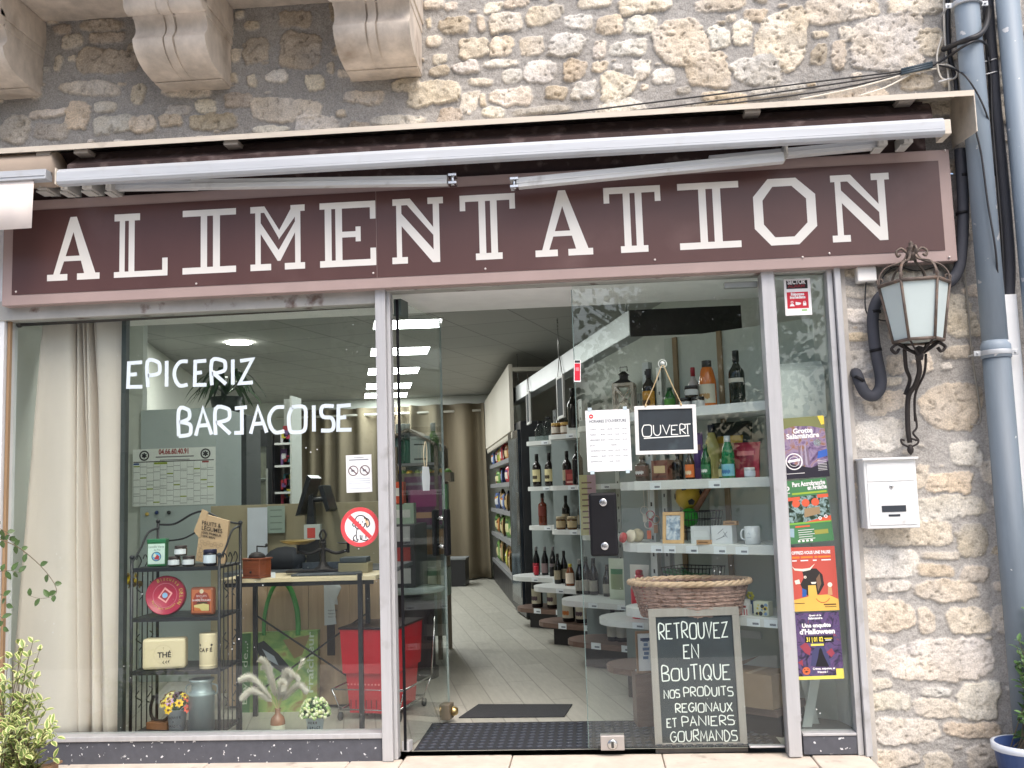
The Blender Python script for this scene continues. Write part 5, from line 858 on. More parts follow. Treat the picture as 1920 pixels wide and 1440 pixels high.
def packet(loc, w, h, d, cols, label, group=None, rz=0.0, name='packet', cat='packet', tilt=0.0):
    mb = MB(); n = 6; 
    for sgn_, mi in ((-1, 0), (1, 0)):
        vs = []
        for j in range(9):
            f = j/8; bul = math.sin(math.pi*min(1, max(0, f)))**.5 if 0 < f < 1 else 0
            for i in range(n+1): g = i/n; vs.append(((g-.5)*w*(1-.06*bul), sgn_*d/2*bul*math.sin(math.pi*(.06+.88*g))+tilt*f, f*h))
        fs = []; ms = []
        for j in range(8):
            for i in range(n): fs.append((j*(n+1)+i, j*(n+1)+i+1, (j+1)*(n+1)+i+1, (j+1)*(n+1)+i))
        o0 = len(mb.f); mb.add(vs, fs, 0, True)
        for k in range(o0, len(mb.f)):
            j = (k-o0)//n; i = (k-o0) % n
            mb.m[k] = 0 if j in (0, 7) else (1 if (2 <= j <= 4 and 1 <= i <= 4 and sgn_ < 0) else (2 if j == 5 and 1 <= i <= 4 and sgn_ < 0 else 0))
    o = mb.build(name, [cm(*c, .35) for c in cols]); o.location = loc; o.rotation_euler = (0, 0, rz); return tag(o, label, cat, group, 'thing')
def carton(loc, d, cols, label, group=None, rz=0.0, name='box', cat='box'):
    mb = MB(); mb.box((0, 0, d[2]/2), d); mb.box((0, -d[1]/2-.0006, d[2]*.55), (d[0]*.7, .0008, d[2]*.35), 1)
    if len(cols) > 2: mb.box((0, -d[1]/2-.0006, d[2]*.2), (d[0]*.8, .0008, d[2]*.12), 2)
    o = mb.build(name, [cm(*c, .5) for c in cols], None, .0015); o.location = loc; o.rotation_euler = (0, 0, rz); return tag(o, label, cat, group, 'thing')
# ------------------------------------------------------------------ angled shelf bays along the right-hand side
SHELF = pm('shelf_white', (0.66, 0.68, 0.67), .4, var=.05, scale=4); BASEW = pm('base_wood', srgb(112, 90, 80), .5, var=.25, scale=8, stretch=(1, 6, 6)); KICK = pm('kick_black', srgb(36, 32, 36), .45, var=.15)
POST = pm('post_steel', (0.5, 0.52, 0.52), .35, .6, var=.08); BACKP = pm('back_panel', srgb(132, 142, 142), .6, var=.06, scale=3)
TAGM = cm(226, 232, 236, .4); TAGT = cm(120, 126, 136, .6)
TH = math.atan2(-.6, .8)
def shelf_poly(L, d, rnd_, front=0.0):      # straight board with a rounded nose on its left end
    w = d-front
    return [(L, front), (L, d)]+[(-w*.5*math.sin(math.pi*i/10), d-w*(.5-.5*math.cos(math.pi*i/10))) for i in range(11)]
def bay(org, L, levels, label, d=.36, base=True, back=True, deep=.45):
    t = thing('shelf_bay', label, 'shelving', org, TH, 'angled shelf bays along the aisle')
    for z, dd, rd in levels:
        mb = MB(); mb.prism([Vector((a, b, z-.038)) for a, b in shelf_poly(L, d, .1, d-dd)], (0, 0, .038)); mb.build('shelf', SHELF, t, .002)
    if base:
        mb = MB(); mb.prism([Vector((a, b, .135)) for a, b in shelf_poly(L, d, .1, -.06)], (0, 0, .035)); mb.build('base_board', BASEW, t, .002)
        mb = MB(); mb.b2((0.0, .0, .0), (L, d, .134)); mb.build('plinth', KICK, t, .002)
    if back:
        mb = MB(); mb.b2((-.25, d, .14), (L, d+.012, 1.72)); mb.build('back_panel', BACKP, t)
    for x in (.10, L-.12):
        mb = MB(); mb.b2((x-.018, d-.035, .17), (x+.018, d-.001, 1.95))
        for z in np.arange(.25, 1.9, .09): mb.b2((x-.004, d-.0362, z), (x+.004, d-.0348, z+.02), 1)
        mb.build('post', [POST, INK], t)
    for z, dd, rd in levels[:]:
        for k in range(2 if L < .9 else 3):
            x = .12+k*.24; mb = MB(); mb.b2((x, d-dd-.0022, z-.037), (x+.075, d-dd-.0004, z-.003)); mb.b2((x+.03, d-dd-.0028, z-.028), (x+.068, d-dd-.0024, z-.018), 1); mb.build('price_label', [TAGM, TAGT], t)
    if base:
        for k in range(2 if L < .9 else 3):
            x = .1+k*.25; mb = MB(); mb.b2((x, -.0622, .135), (x+.08, -.0605, .178)); mb.b2((x+.03, -.0628, .145), (x+.07, -.0624, .157), 1); mb.build('price_label', [TAGM, TAGT], t)
    return t
FB = [Vector((.17, 1.2, 0)), Vector((-.085, 2.22, 0)), Vector((-.34, 3.22, 0)), Vector((-.59, 4.22, 0))]
LV = ((.45, .46, 1), (.89, .26, 1), (1.245, .26, 1), (1.66, .26, 1))
NM = ('nearest', 'second', 'third', 'farthest')
bays = [bay(FB[k], (.92, .8, .8, .8)[k], LV, f'white shelf bay with bottles, {NM[k]} of the four stepped bays along the aisle') for k in range(4)]
LB = Vector((.6, .8, 0)); LA = Vector((.8, -.6, 0))
def onbay(k, x, y, z): return FB[k]+LA*x+LB*y+Vector((0, 0, z))
def baypx(k, px, py, yy, z):      # where a photo column meets the shelf line of bay k
    p = PN(px, py, FB[k]+LB*yy, LB); p.z = z; return p
def grow(k, z, yy, items):
    for (px, py, fn) in items: fn(baypx(k, px, py, yy, z+.0005))
Z0, Z1, Z2, Z3, Z4 = .17, .45, .89, 1.245, 1.66
for px, lb in ((1007, 'leftmost wine bottle with cream label on the bay beside the fridge'), (1030, 'middle wine bottle with cream label on the bay beside the fridge'), (1051, 'rightmost wine bottle with cream label on the bay beside the fridge')):
    bottle(baypx(3, px, 890, .22, Z3+.0005), .30, .041, (26, 16, 14), (16, 14, 16), (214, 204, 158), lb, 'wine bottles on the bay beside the fridge', 'wine', lab2=(70, 60, 40), lz=(.15, .52), rz=TH)
bottle(baypx(3, 1018, 975, .22, Z2+.0005), .29, .04, (96, 42, 26), (40, 26, 22), (110, 46, 36), 'square brown spirit bottle left of the yellow labelled bottle', None, 'square', lz=(.3, .6), rz=TH)
bottle(baypx(3, 1048, 975, .24, Z2+.0005), .27, .036, (44, 22, 18), (204, 190, 50), (212, 190, 40), 'dark bottle with bright yellow label on the bay beside the fridge', None, 'wine', lz=(.12, .55), rz=TH)
for px, lc, lb in ((1006, (150, 30, 50), 'dark beer bottle with red label at the left of its row'), (1022, (140, 120, 120), 'dark beer bottle with grey label second from the left'), (1037, (120, 110, 112), 'dark beer bottle with dark label beside the yellow label one'), (1055, (196, 176, 50), 'dark beer bottle with yellow label at the right of its row')):
    bottle(baypx(3, px, 1060, .14, Z1+.0005), .25, .032, (14, 12, 16), (120, 118, 120), lc, lb, 'beer bottles on the bay beside the fridge', 'beer', lz=(.08, .42), rz=TH)
for px, k, cc, lb in ((1008, 3, (190, 28, 50), 'big dark bottle with red cap standing on the base shelf'), (1037, 3, (30, 28, 30), 'big dark bottle with narrow white label on the base shelf'), (1066, 2, (30, 28, 30), 'squat dark bottle with cream label and orange fruit on the base shelf'), (1091, 2, (30, 28, 30), 'tall bottle with pale yellow label beside the door edge'), (1115, 2, (40, 36, 36), 'dark bottle with dim grey label behind the door pane')):
    bottle(baypx(k, px, 1140, .06 if k == 3 else .1, Z0+.0005), .36 if k == 3 else .31, .05, (20, 16, 20), cc, (206, 200, 178), lb, 'big bottles on the base shelves', 'wine', lz=(.1, .46), lab2=(200, 120, 60) if px == 1066 else (90, 70, 80), rz=TH)
for px, lb in ((1052, 'left amber jar of a pair behind the door edge'), (1073, 'right amber jar of a pair behind the door edge')): jar(baypx(2, px, 984, .16, Z2+.0005), .105, .04, (92, 62, 36), (176, 160, 130), (196, 178, 140), lb, 'amber jars')
bottle(baypx(2, 1069, 1075, .1, Z1+.0005), .17, .036, (122, 66, 34), (196, 176, 60), (226, 210, 190), 'small amber bottle with white label left of the two jars', None, 'round', lz=(.12, .6), rz=TH)
for px, lb in ((1100, 'left glass jar with white label on the second bay'), (1123, 'right glass jar with white label on the second bay')): jar(baypx(2, px, 1078, .12, Z1+.0005), .14, .045, (84, 64, 48), (120, 96, 66), (204, 206, 200), lb, 'jars with white labels')
for px, lb in ((1043, 'left honey jar with white label on the third bay top'), (1060, 'right honey jar with white label on the third bay top')): jar(baypx(2, px, 803, .2, Z4+.0005), .1, .042, (96, 66, 40), (196, 160, 90), (206, 198, 186), lb, 'honey jars on the top shelf')
for px, hh, lb in ((1013, .17, 'clear swing-top jar at the left of the top shelf'), (1029, .2, 'tall clear bottle second on the top shelf')):
    t = thing('glass_jar', lb, 'jar', baypx(3, px, 805, .2, Z4+.0005), TH, 'clear jars on the top shelf'); mb = MB(); mb.lathe(prof_bottle(hh, .05, .022, 'round'), 16); mb.build('glass_body', CLEAR, t); mb = MB(); mb.lathe([(.024, hh*.98), (.024, hh*1.1), (0, hh*1.1)], 12); mb.build('stopper', cm(40, 40, 42), t)
carton(baypx(2, 1085, 797, .16, Z4+.0005), (.17, .1, .07), [(206, 208, 204), (180, 186, 184)], 'low white carton on the top shelf right of the honey jars', rz=TH)
carton(baypx(2, 1076, 893, .14, Z3+.0005), (.11, .08, .125), [(122, 34, 36), (160, 70, 66), (190, 150, 140)], 'dark red box beside the wine bottles', rz=TH)
for i in range(3): jar(baypx(2, 1094, 895, .16, Z3+.0005+i*.05), .05, .045, (60, 52, 46), (60, 58, 56), (160, 158, 150), ('lowest', 'middle', 'topmost')[i]+' low jar in the stack left of the opening hours sheet', 'stacked low jars')
for px, k, hh, cc, lb in ((1084, 1, .3, (20, 18, 22), 'tall black bottle behind the left edge of the hours sheet'), (1075, 1, .29, (22, 20, 18), 'black bottle standing on the top shelf left of the hours sheet')):
    bottle(baypx(k, px, 900 if k == 1 and px == 1084 else 795, .2, (Z3 if px == 1084 else Z4)+.0005), hh, .04, cc, (14, 14, 16), None, lb, None, 'wine', rz=TH)
for px, py, z, yy, c, lb, hh in ((1086, 1050, Z1, .3, (150, 150, 148), 'dark pale-capped bottle behind the white labelled jars, by the door edge', .25), (1098, 1050, Z1, .3, (40, 60, 50), 'dark green bottle behind the two white labelled jars', .27), (1112, 1050, Z1, .3, (36, 36, 40), 'black bottle behind the two white labelled jars', .26), (1138, 1060, Z1, .26, (60, 52, 48), 'brown bottle standing below the black handle plate', .22)):
    bottle(baypx(1, px, py, yy, z+.0005), hh, .034, (18, 18, 20), c, (150, 146, 136), lb, None, 'beer', lz=(.1, .4), rz=TH)
for px, lb in ((1150, 'dark bottle on the base shelf below the round white shelf nose'), (1168, 'second dark bottle on the base shelf below the round white shelf nose')):
    bottle(baypx(1, px, 1190, .12, Z0+.0005), .25, .042, (20, 18, 22), (36, 34, 38), (176, 172, 160), lb, None, 'wine', lz=(.12, .45), rz=TH)
for k, (px, py, z, yy, hh, r_, c, st, lb) in enumerate(((1064, 900, Z3, .24, .28, .038, (30, 20, 18), 'wine', 'dark wine bottle at the left end of the third bay beside the red box'), (1062, 985, Z2, .3, .27, .034, (24, 22, 20), 'wine', 'dark bottle behind the pair of amber jars'), (1092, 985, Z2, .28, .25, .036, (40, 28, 22), 'round', 'brown bottle behind the right amber jar'), (1046, 1075, Z1, .2, .24, .03, (18, 20, 18), 'beer', 'dark beer bottle left of the small amber bottle'), (1058, 1075, Z1, .26, .26, .03, (20, 18, 20), 'beer', 'dark beer bottle just behind the small amber bottle'), (1052, 805, Z4, .3, .2, .04, (60, 56, 50), 'round', 'smoky bottle behind the honey jars on the top shelf'))):
    bottle(baypx(2, px, py, yy, z+.0005), hh, r_, c, (20, 18, 20), (150, 140, 116), lb, None, st, lz=(.14, .45), rz=TH)
# tall yellow and pink leaflet strip, behind the handle plate
mb = MB(); p = baypx(1, 1103, 960, .05, Z2); mb.b2((-.06, -.002, .0), (.06, .002, .42)); 
for i in range(9): mb.b2((-.04, -.003, .04+i*.04), (.03, -.0021, .05+i*.04), 1)
mb.b2((.0, -.0028, .0), (.06, -.0021, .42), 2); o = solo('leaflet_strip', mb, [cm(206, 200, 150), cm(120, 90, 80), cm(196, 160, 176)], 'tall yellow and pink leaflet strip half hidden behind the black handle plate', 'leaflet', loc=p+Vector((0, 0, .001)))
# snack packets on the second bay low shelf
packet(baypx(1, 1160, 1085, .12, Z1+.0005), .16, .28, .08, [(196, 206, 186), (132, 146, 110), (60, 120, 80)], 'clear packet of greens with green card top beside the red flask', rz=TH, name='food_packet')
packet(baypx(0, 1199, 1065, .16, Z1+.0005), .14, .3, .06, [(206, 204, 196), (176, 170, 150), (190, 190, 180)], 'white paper packet standing behind the red flask', rz=TH, name='food_packet')
# grey cabinet (drinks fridge) and far shelves
CAB0 = Vector((-.655, 4.72, 0)); 
fr = thing('drinks_fridge', 'tall black drinks fridge standing between shelf bays and far shelves', 'fridge', CAB0, -SK)
cw = .64
mb = MB(); mb.b2((0.0, 0.0, .02), (.58, cw, 1.88)); mb.build('body', pm('fridge_black', (0.03, 0.032, 0.037), .35, var=.15), fr, .004)
mb = MB(); mb.b2((-.03, .02, .12), (-.001, cw-.02, 1.80)); d_ = mb.build('door', cm(40, 46, 54, .2), fr, .003); mb = MB(); mb.b2((-.033, .07, .2), (-.0305, cw-.07, 1.72)); mb.build('pane', pm('dim_glass', srgb(84, 96, 104), .1, var=.5, scale=9, detail=3), d_); mb = MB(); mb.b2((-.05, .03, .7), (-.034, .05, 1.2)); mb.build('handle', STEEL, d_)
FS0 = Vector((-.80, 5.5, 0)); FSL = 3.55; FSR = R(9.5)
fs_ = thing('far_shelving', 'dark tall grocery shelving with pale canopy running to the back curtain', 'shelving', FS0, FSR)
DKS = pm('dark_shelf', srgb(60, 60, 64), .5, var=.1); SHG = pm('grey_shelf', srgb(136, 138, 142), .45, var=.08)
mb = MB(); mb.b2((.36, 0, .0), (.4, FSL, 1.8)); mb.build('back_panel', DKS, fs_); mb = MB(); mb.b2((0, 0, 0), (.36, FSL, .26)); mb.build('plinth', cm(34, 34, 40, .4), fs_)
FZ = (.30, .66, .98, 1.30, 1.56)
for z in FZ: mb = MB(); mb.b2((0, 0, z-.035), (.36, FSL, z)); mb.b2((-.012, 0, z-.04), (-.0005, FSL, z+.01)); mb.build('shelf', SHG, fs_)
mb = MB(); mb.b2((0.0, -.03, .26), (.36, -.001, 1.84)); mb.build('side_panel', cm(40, 42, 48, .4), fs_)
CAN = pm('canopy_cream', srgb(206, 200, 188), .6, var=.05, scale=4, stretch=(8, 8, .5))
mb = MB(); mb.b2((-.06, -.5, 1.80), (-.02, FSL, 2.47)); mb.b2((-.02, -.5, 2.4), (.4, FSL, 2.44))
for i in range(26): mb.lathe([(0.0, -.004), (.07, -.004), (.07, .004), (0, .004)], 10, 0, Matrix.Translation((-.04, -.43+i*.155, 1.80)) @ Matrix.Rotation(R(90), 4, 'Y'))
mb.build('canopy', CAN, fs_, .002)
PAL = [[(206, 196, 96), (120, 140, 60), (220, 220, 210)], [(186, 60, 70), (220, 210, 200), (90, 60, 120)], [(90, 110, 160), (210, 210, 214), (200, 120, 60)], [(160, 136, 96), (206, 190, 150), (110, 70, 50)], [(110, 150, 84), (214, 210, 160), (60, 90, 60)], [(176, 120, 70), (220, 196, 150), (120, 60, 40)], [(206, 204, 200), (60, 60, 70), (160, 40, 50)], [(60, 72, 110), (190, 196, 206), (200, 180, 60)]]
pk = []
for c in PAL:
    o = packet((0, 0, -50), .17, .24, .09, c, 'x', None, 0, 'food_packet'); pk.append(o)
q = random.Random(5); first = [True]*len(PAL); rowname = ('bottom row', 'second row from below', 'middle row', 'fourth row from below', 'top row')
for r_, z in enumerate(FZ):
    sel = ((3, 5, 4, 0, 3), (4, 0, 4, 3, 5), (7, 6, 2, 0, 6, 3), (2, 0, 4, 6, 1), (0, 1, 2, 1, 7, 5))[r_]
    for i in range(15):
        k = sel[(i+q.randint(0, 1)) % len(sel)]; p = FS0+Matrix.Rotation(FSR, 3, 'Z') @ Vector((.07+q.uniform(-.03, .06), .15+i*.232+q.uniform(-.03, .03), z+.001)); hs = q.uniform(.72, 1.12)*(1.0 if r_ > 0 else 1.15)
        if first[k]: o = pk[k]; first[k] = False
        else: o = pk[k].copy(); COL.objects.link(o)
        o.location = p; o.rotation_euler = (0, 0, R(-90)+FSR+q.uniform(-.3, .3)); o.scale = (q.uniform(.8, 1.1), 1, hs); o['label'] = 'small colourful grocery packet on the '+rowname[r_]+' of the tall grocery shelves'; o['group'] = 'grocery packets, '+rowname[r_]+' of the far shelves'
for k in range(len(PAL)):
    if first[k]: bpy.data.objects.remove(pk[k])
# light channel with dark end board hung over the bays
ha = Vector((.26, 1.0, 0)); hb = Vector((-.80, 5.4, 0)); dh = (hb-ha).normalized(); nh = Vector((dh.y, -dh.x, 0))
hd = thing('hanging_fascia', 'long pale fascia with dark end board hung from ceiling over the shelf bays', 'fascia', ha)
WFAS = pm('fascia_white', (0.36, 0.38, 0.38), .35, .2, var=.08, scale=3)
mb = MB(); mb.hexa([Vector((0, 0, 2.10)), hb-ha+Vector((0, 0, 2.10)), hb-ha+Vector((0, 0, 2.25)), Vector((0, 0, 2.25))], nh*.1); mb.build('side_fascia', WFAS, hd, .003)
mb = MB(); e = PN(1389, 610, ha+Vector((0, .02, 0)), (0, 1, 0)); mb.b2((0.004, -.02, 2.09), (e.x-ha.x, -.001, 2.245)); mb.build('end_board', pm('dark_board', srgb(46, 40, 40), .5, var=.2), hd)
mb = MB()
for f in (.05, .5, .95):
    p = (hb-ha)*f+nh*.05; mb.tube([p+Vector((0, 0, 2.25)), p+Vector((0, 0, CEIL))], .005, 6)
mb.build('hanger', STEEL, hd)
for px, pt, pb, lb in ((990, 735, 786, 'small white framed sign hanging edge-on from the fascia, the farther one'), (1050, 705, 772, 'white framed slate hanging from the fascia, the nearer one'),):
    p = PN(px, pt, ha+nh*-.01, nh); t = thing('hanging_sign', lb, 'hanging sign', p, R(103.6) if px == 1050 else R(100)); hh = .33 if px == 1050 else .3; ww = .24
    mb = MB()
    for r_ in ((-ww/2, -hh, ww/2, -hh+.02), (-ww/2, -.02, ww/2, 0), (-ww/2, -hh+.02, -ww/2+.02, -.02), (ww/2-.02, -hh+.02, ww/2, -.02)): mb.b2((r_[0], -.008, r_[1]), (r_[2], .008, r_[3]))
    mb.build('frame', WHITE_PAINT, t); mb = MB(); mb.b2((-ww/2+.02, -.004, -hh+.02), (ww/2-.02, .004, -.02)); mb.build('slate_panel', SLATE, t)
    mb = MB(); mb.tube([(-ww/2+.03, 0, 0), (0, 0, .16), (ww/2-.03, 0, 0)], .003, 5); mb.build('cord', cm(70, 60, 50), t)
# ------------------------------------------------------------------ display shelves just inside the glass door
WR = Vector((.885, .11, 0)); WL = Vector((.235, .585, 0)); WA = (WR-WL).normalized(); WB = Vector((-WA.y, WA.x, 0)); WLEN = (WR-WL).length; WTH = math.atan2(WA.y, WA.x)
wt = thing('display_shelves', 'pale display shelving with price labels standing just behind the closed door leaf', 'shelving', WL, WTH)
WLV = (.575, .918, 1.245, 1.615)
for z in WLV:
    mb = MB(); mb.prism([Vector((a, b, z-.045)) for a, b in shelf_poly(WLEN, .36, .1, 0)], (0, 0, .045)); mb.b2((.0, -.012, z-.046), (WLEN, -.0005, z+.002)); mb.build('shelf', SHELF, wt, .002)
mb = MB(); mb.b2((.0, .36, .0), (WLEN+.12, .375, 2.05)); mb.build('back_panel', pm('pale_panel', srgb(196, 204, 196), .6, var=.05, scale=3), wt)
for x in (.06, .34, .62):
    mb = MB(); mb.b2((x, .345, .0), (x+.028, .3595, 2.05)); mb.build('batten', pm('batten_wood', srgb(150, 128, 98), .6, var=.15, scale=12), wt)
mb = MB(); mb.b2((-.02, .15, .0), (.02, .19, 1.9)); 
for z in np.arange(.3, 1.85, .09): mb.b2((-.005, .1485, z), (.005, .1497, z+.022), 1)
mb.build('post', [POST, INK], wt)
mb = MB(); mb.prism([Vector((a, b, .10)) for a, b in shelf_poly(WLEN*.9, .36, .1, 0.04)], (0, 0, .035)); mb.build('base_board', BASEW, wt); mb = MB(); mb.b2((.05, .08, 0), (WLEN*.9, .34, .099)); mb.build('plinth', KICK, wt)
for z, xs in ((.918, (.09, .17, .30, .46, .58, .78)), (.575, (.62, .71)), (1.245, (.1, .45))):
    for x in xs: mb = MB(); mb.b2((x, -.0142, z-.045), (x+.068, -.0124, z-.008)); mb.b2((x+.03, -.0148, z-.036), (x+.062, -.0143, z-.026), 1); mb.build('price_label', [TAGM, TAGT], wt)
def wpx(px, py, yy, z):
    p = PN(px, py, WL+WB*yy, WB); p.z = z+.0006; return p
zA, zB_, zC, zD = WLV[3], WLV[2], WLV[1], WLV[0]
PXM = 1850/5.2
# top shelf
bottle(wpx(1218, 753, .16, zA), .245, .037, (36, 30, 26), (60, 54, 60), (196, 140, 40), 'bottle with round yellow label behind the left string of the OUVERT slate', None, 'wine', lz=(.1, .5), rz=WTH, lab2=(90, 60, 40))
bottle(wpx(1256, 750, .2, zA), .135, .032, (44, 110, 50), (40, 80, 50), (96, 160, 70), 'small green bottle between the strings of the OUVERT slate', None, 'round', lz=(.1, .55), rz=WTH)
bottle(wpx(1301, 745, .24, zA), .235, .03, (196, 190, 186), (170, 36, 50), (140, 66, 62), 'clear bottle with long red cap behind the stacked jars', None, 'wine', lz=(.25, .5), rz=WTH)
for px, z, lb in ((1285, 0, 'left jar at the foot of the stack of jars on the top shelf'), (1309, 0, 'right jar at the foot of the stack of jars on the top shelf'), (1297, .062, 'uppermost jar of the stack of jars on the top shelf')): jar(wpx(px, 748, .1, zA+z), .06, .036, (66, 58, 54), (48, 46, 48), (196, 196, 194), lb, 'three stacked jars on the top shelf')
bottle(wpx(1328, 748, .15, zA), .25, .046, (206, 112, 40), (40, 36, 36), (206, 200, 180), 'orange juice bottle with oval label on the top display shelf', None, 'round', nk=.022, lz=(.1, .5), rz=WTH, lab2=(180, 140, 90))
bottle(wpx(1383, 745, .16, zA), .285, .041, (24, 30, 22), (26, 26, 26), (206, 200, 186), 'tall dark green bottle standing alone at the right of the top shelf', None, 'wine', lz=(.42, .5), rz=WTH)
# lantern
o = wpx(1172, 760, .16, zA); lt = thing('candle_lantern', 'white wooden candle lantern with dark metal roof on the top shelf', 'lantern', o, WTH+R(25)); LW_ = pm('limed_wood', srgb(176, 166, 152), .7, var=.2, scale=14)
mb = MB(); mb.b2((-.06, -.06, 0), (.06, .06, .018)); mb.b2((-.06, -.06, .165), (.06, .06, .18))
for sx in (-1, 1):
    for sy in (-1, 1): mb.box((sx*.052, sy*.052, .092), (.016, .016, .148))
for s_, ux_ in ((-1, 0), (1, 0)): mb.tube([(-.045, s_*.056, .02), (.045, s_*.056, .163)], .005, 4); mb.tube([(.045, s_*.056, .02), (-.045, s_*.056, .163)], .005, 4); mb.tube([(s_*.056, -.045, .02), (s_*.056, .045, .163)], .005, 4)
mb.build('frame', LW_, lt, .001); mb = MB(); mb.lathe([(.078, .18), (.03, .205), (.03, .225), (.04, .23), (.012, .25), (0, .25)], 4, 0, Matrix.Rotation(R(45), 4, 'Z'), False); mb.tube([(-.02, 0, .25), (-.02, 0, .275), (.02, 0, .275), (.02, 0, .25)], .003, 5); mb.build('roof', DIRON, lt); mb = MB(); mb.lathe([(.022, .019), (.022, .085), (0, .085)], 14); mb.build('candle', cm(216, 206, 184), lt)
# second shelf
carton(wpx(1243, 882, .12, zB_), (.1, .07, .11), [(96, 46, 36), (190, 166, 124), (70, 30, 26)], 'brown box with cream label on the shelf below the OUVERT slate', rz=WTH)
bottle(wpx(1205, 884, .14, zB_), .14, .04, (34, 28, 32), (30, 28, 30), (90, 60, 60), 'dark jar-like bottle with white stroke left of the brown box', None, 'square', lz=(.2, .6), rz=WTH, lab2=(200, 200, 200))
bottle(wpx(1271, 882, .15, zB_), .15, .03, (24, 20, 24), (30, 26, 28), None, 'short black bottle between the brown box and orange label', None, 'square', rz=WTH)
bottle(wpx(1294, 880, .12, zB_), .16, .026, (60, 46, 30), (120, 90, 60), (224, 120, 60), 'small bottle with orange label below the corner of the slate', None, 'beer', lz=(.08, .5), rz=WTH, lab2=(236, 214, 180))
bottle(wpx(1324, 878, .1, zB_), .18, .026, (26, 84, 44), (40, 96, 60), (40, 110, 70), 'slim green beer bottle on the second display shelf', None, 'beer', lz=(.14, .42), rz=WTH, lab2=(220, 226, 220))
bottle(wpx(1337, 878, .23, zB_), .285, .042, (206, 196, 120), (44, 48, 66), None, 'pale yellow lemonade bottle standing behind the green beer bottle', None, 'round', rz=WTH)
bottle(wpx(1353, 878, .12, zB_), .1, .017, (50, 90, 60), (210, 206, 180), (206, 196, 140), 'tiny bottle left of the blue labelled water bottle', None, 'beer', lz=(.1, .5), rz=WTH)
bottle(wpx(1366, 876, .1, zB_), .215, .034, (30, 116, 70), (226, 230, 230), (120, 186, 206), 'green water bottle with pale blue label and white cap', None, 'round', lz=(.06, .34), rz=WTH, lab2=(70, 120, 170), nk=.014)
packet(wpx(1398, 874, .12, zB_), .15, .18, .06, [(160, 40, 62), (130, 32, 50), (206, 120, 120)], 'crimson crisp bag leaning at the right of the second shelf', rz=WTH, name='crisp_bag', tilt=.03)
packet(wpx(1370, 872, .27, zB_), .24, .30, .08, [(40, 46, 40), (190, 160, 110), (210, 170, 50)], 'large dark crisp bag with yellow band behind the bottles', rz=WTH, name='crisp_bag', tilt=.04)
packet(wpx(1350, 873, .28, zB_), .12, .24, .05, [(150, 44, 50), (140, 40, 46), (120, 36, 40)], 'red crisp bag partly hidden behind the lemonade bottle', rz=WTH, name='crisp_bag', tilt=.02)
jar(wpx(1405, 876, .03, zB_), .05, .027, (190, 196, 206), (226, 228, 230), (206, 212, 226), 'small white tub in front of the crimson crisp bag', name='tub')
packet(wpx(1311, 876, .22, zB_), .06, .25, .03, [(120, 84, 140), (96, 66, 130), (176, 130, 120)], 'slim purple packet beside the lemonade bottle', rz=WTH, name='packet')
# third shelf: souvenirs
def pframe(o, w, h, fw, rz, label, tilt):
    t = thing('photo_frame', label, 'photo frame', o, rz); M = Matrix.Rotation(-tilt, 4, 'X'); PW = pm('pine', srgb(206, 166, 112), .55, var=.15, scale=10, stretch=(2, 2, .5)); mb = MB()
    for r_ in ((-w/2, 0, w/2, fw), (-w/2, h-fw, w/2, h), (-w/2, fw, -w/2+fw, h-fw), (w/2-fw, fw, w/2, h-fw)): mb.b2((r_[0], -.009, r_[1]), (r_[2], .006, r_[3]), 0, M)
    mb.build('frame', PW, t, .001); mb = MB(); mb.b2((-w/2+fw, -.003, fw), (w/2-fw, .003, h-fw), 0, M); mb.build('picture', noisy('photo', [(60, 70, 80), (140, 160, 180), (206, 214, 220), (120, 110, 100)], 24), t)
    mb = MB(); mb.hexa([M @ Vector((-.01, .007, h*.6)), M @ Vector((.01, .007, h*.6)), Vector((.01, h*.45+.02, 0)), Vector((-.01, h*.45+.02, 0))], (0, .004, 0)); mb.build('strut', PW, t)
pframe(wpx(1262, 1005, .02, zC), .112, .165, .018, WTH+R(18), 'pine photo frame with blue grey picture on the souvenir shelf', R(12))
carton(wpx(1318, 1006, .1, zC), (.105, .07, .088), [(206, 210, 212), (214, 218, 220)], 'plain white gift box left of the white box with a drawing', rz=WTH+R(12))
mb = MB(); mb.box((0, 0, .045), (.11, .07, .09)); 
for a0, b0, a1, b1 in ((-.02, .05, .01, .075), (.0, .03, .03, .06), (-.03, .02, .02, .04), (.01, .06, .03, .03)): mb.tube([(a0, -.0355, b0), (a1, -.0355, b1)], .0012, 4, 1)
solo('box', mb, [cm(212, 216, 220), cm(120, 126, 136)], 'white gift box with a thin line drawing beside the mug', 'box', loc=wpx(1358, 1006, .1, zC), rz=WTH+R(8))
for px, py, yy, dz, lb in ((1320, 1008, .0, 0, 'little wooden name tag lying in front of the plain white box'), (1370, 972, .12, .0906, 'little wooden name tag lying on top of the drawing box')):
    mb = MB(); mb.box((0, 0, .011), (.072, .03, .022)); mb.box((0, -.0153, .011), (.05, .0005, .006), 1); solo('wooden_tag', mb, [pm('beech', srgb(190, 150, 110), .6, var=.12, scale=20), cm(120, 86, 60)], lb, 'wooden tag', 'little wooden name tags', .004, loc=wpx(px, py, yy, zC+dz), rz=WTH+R(6))
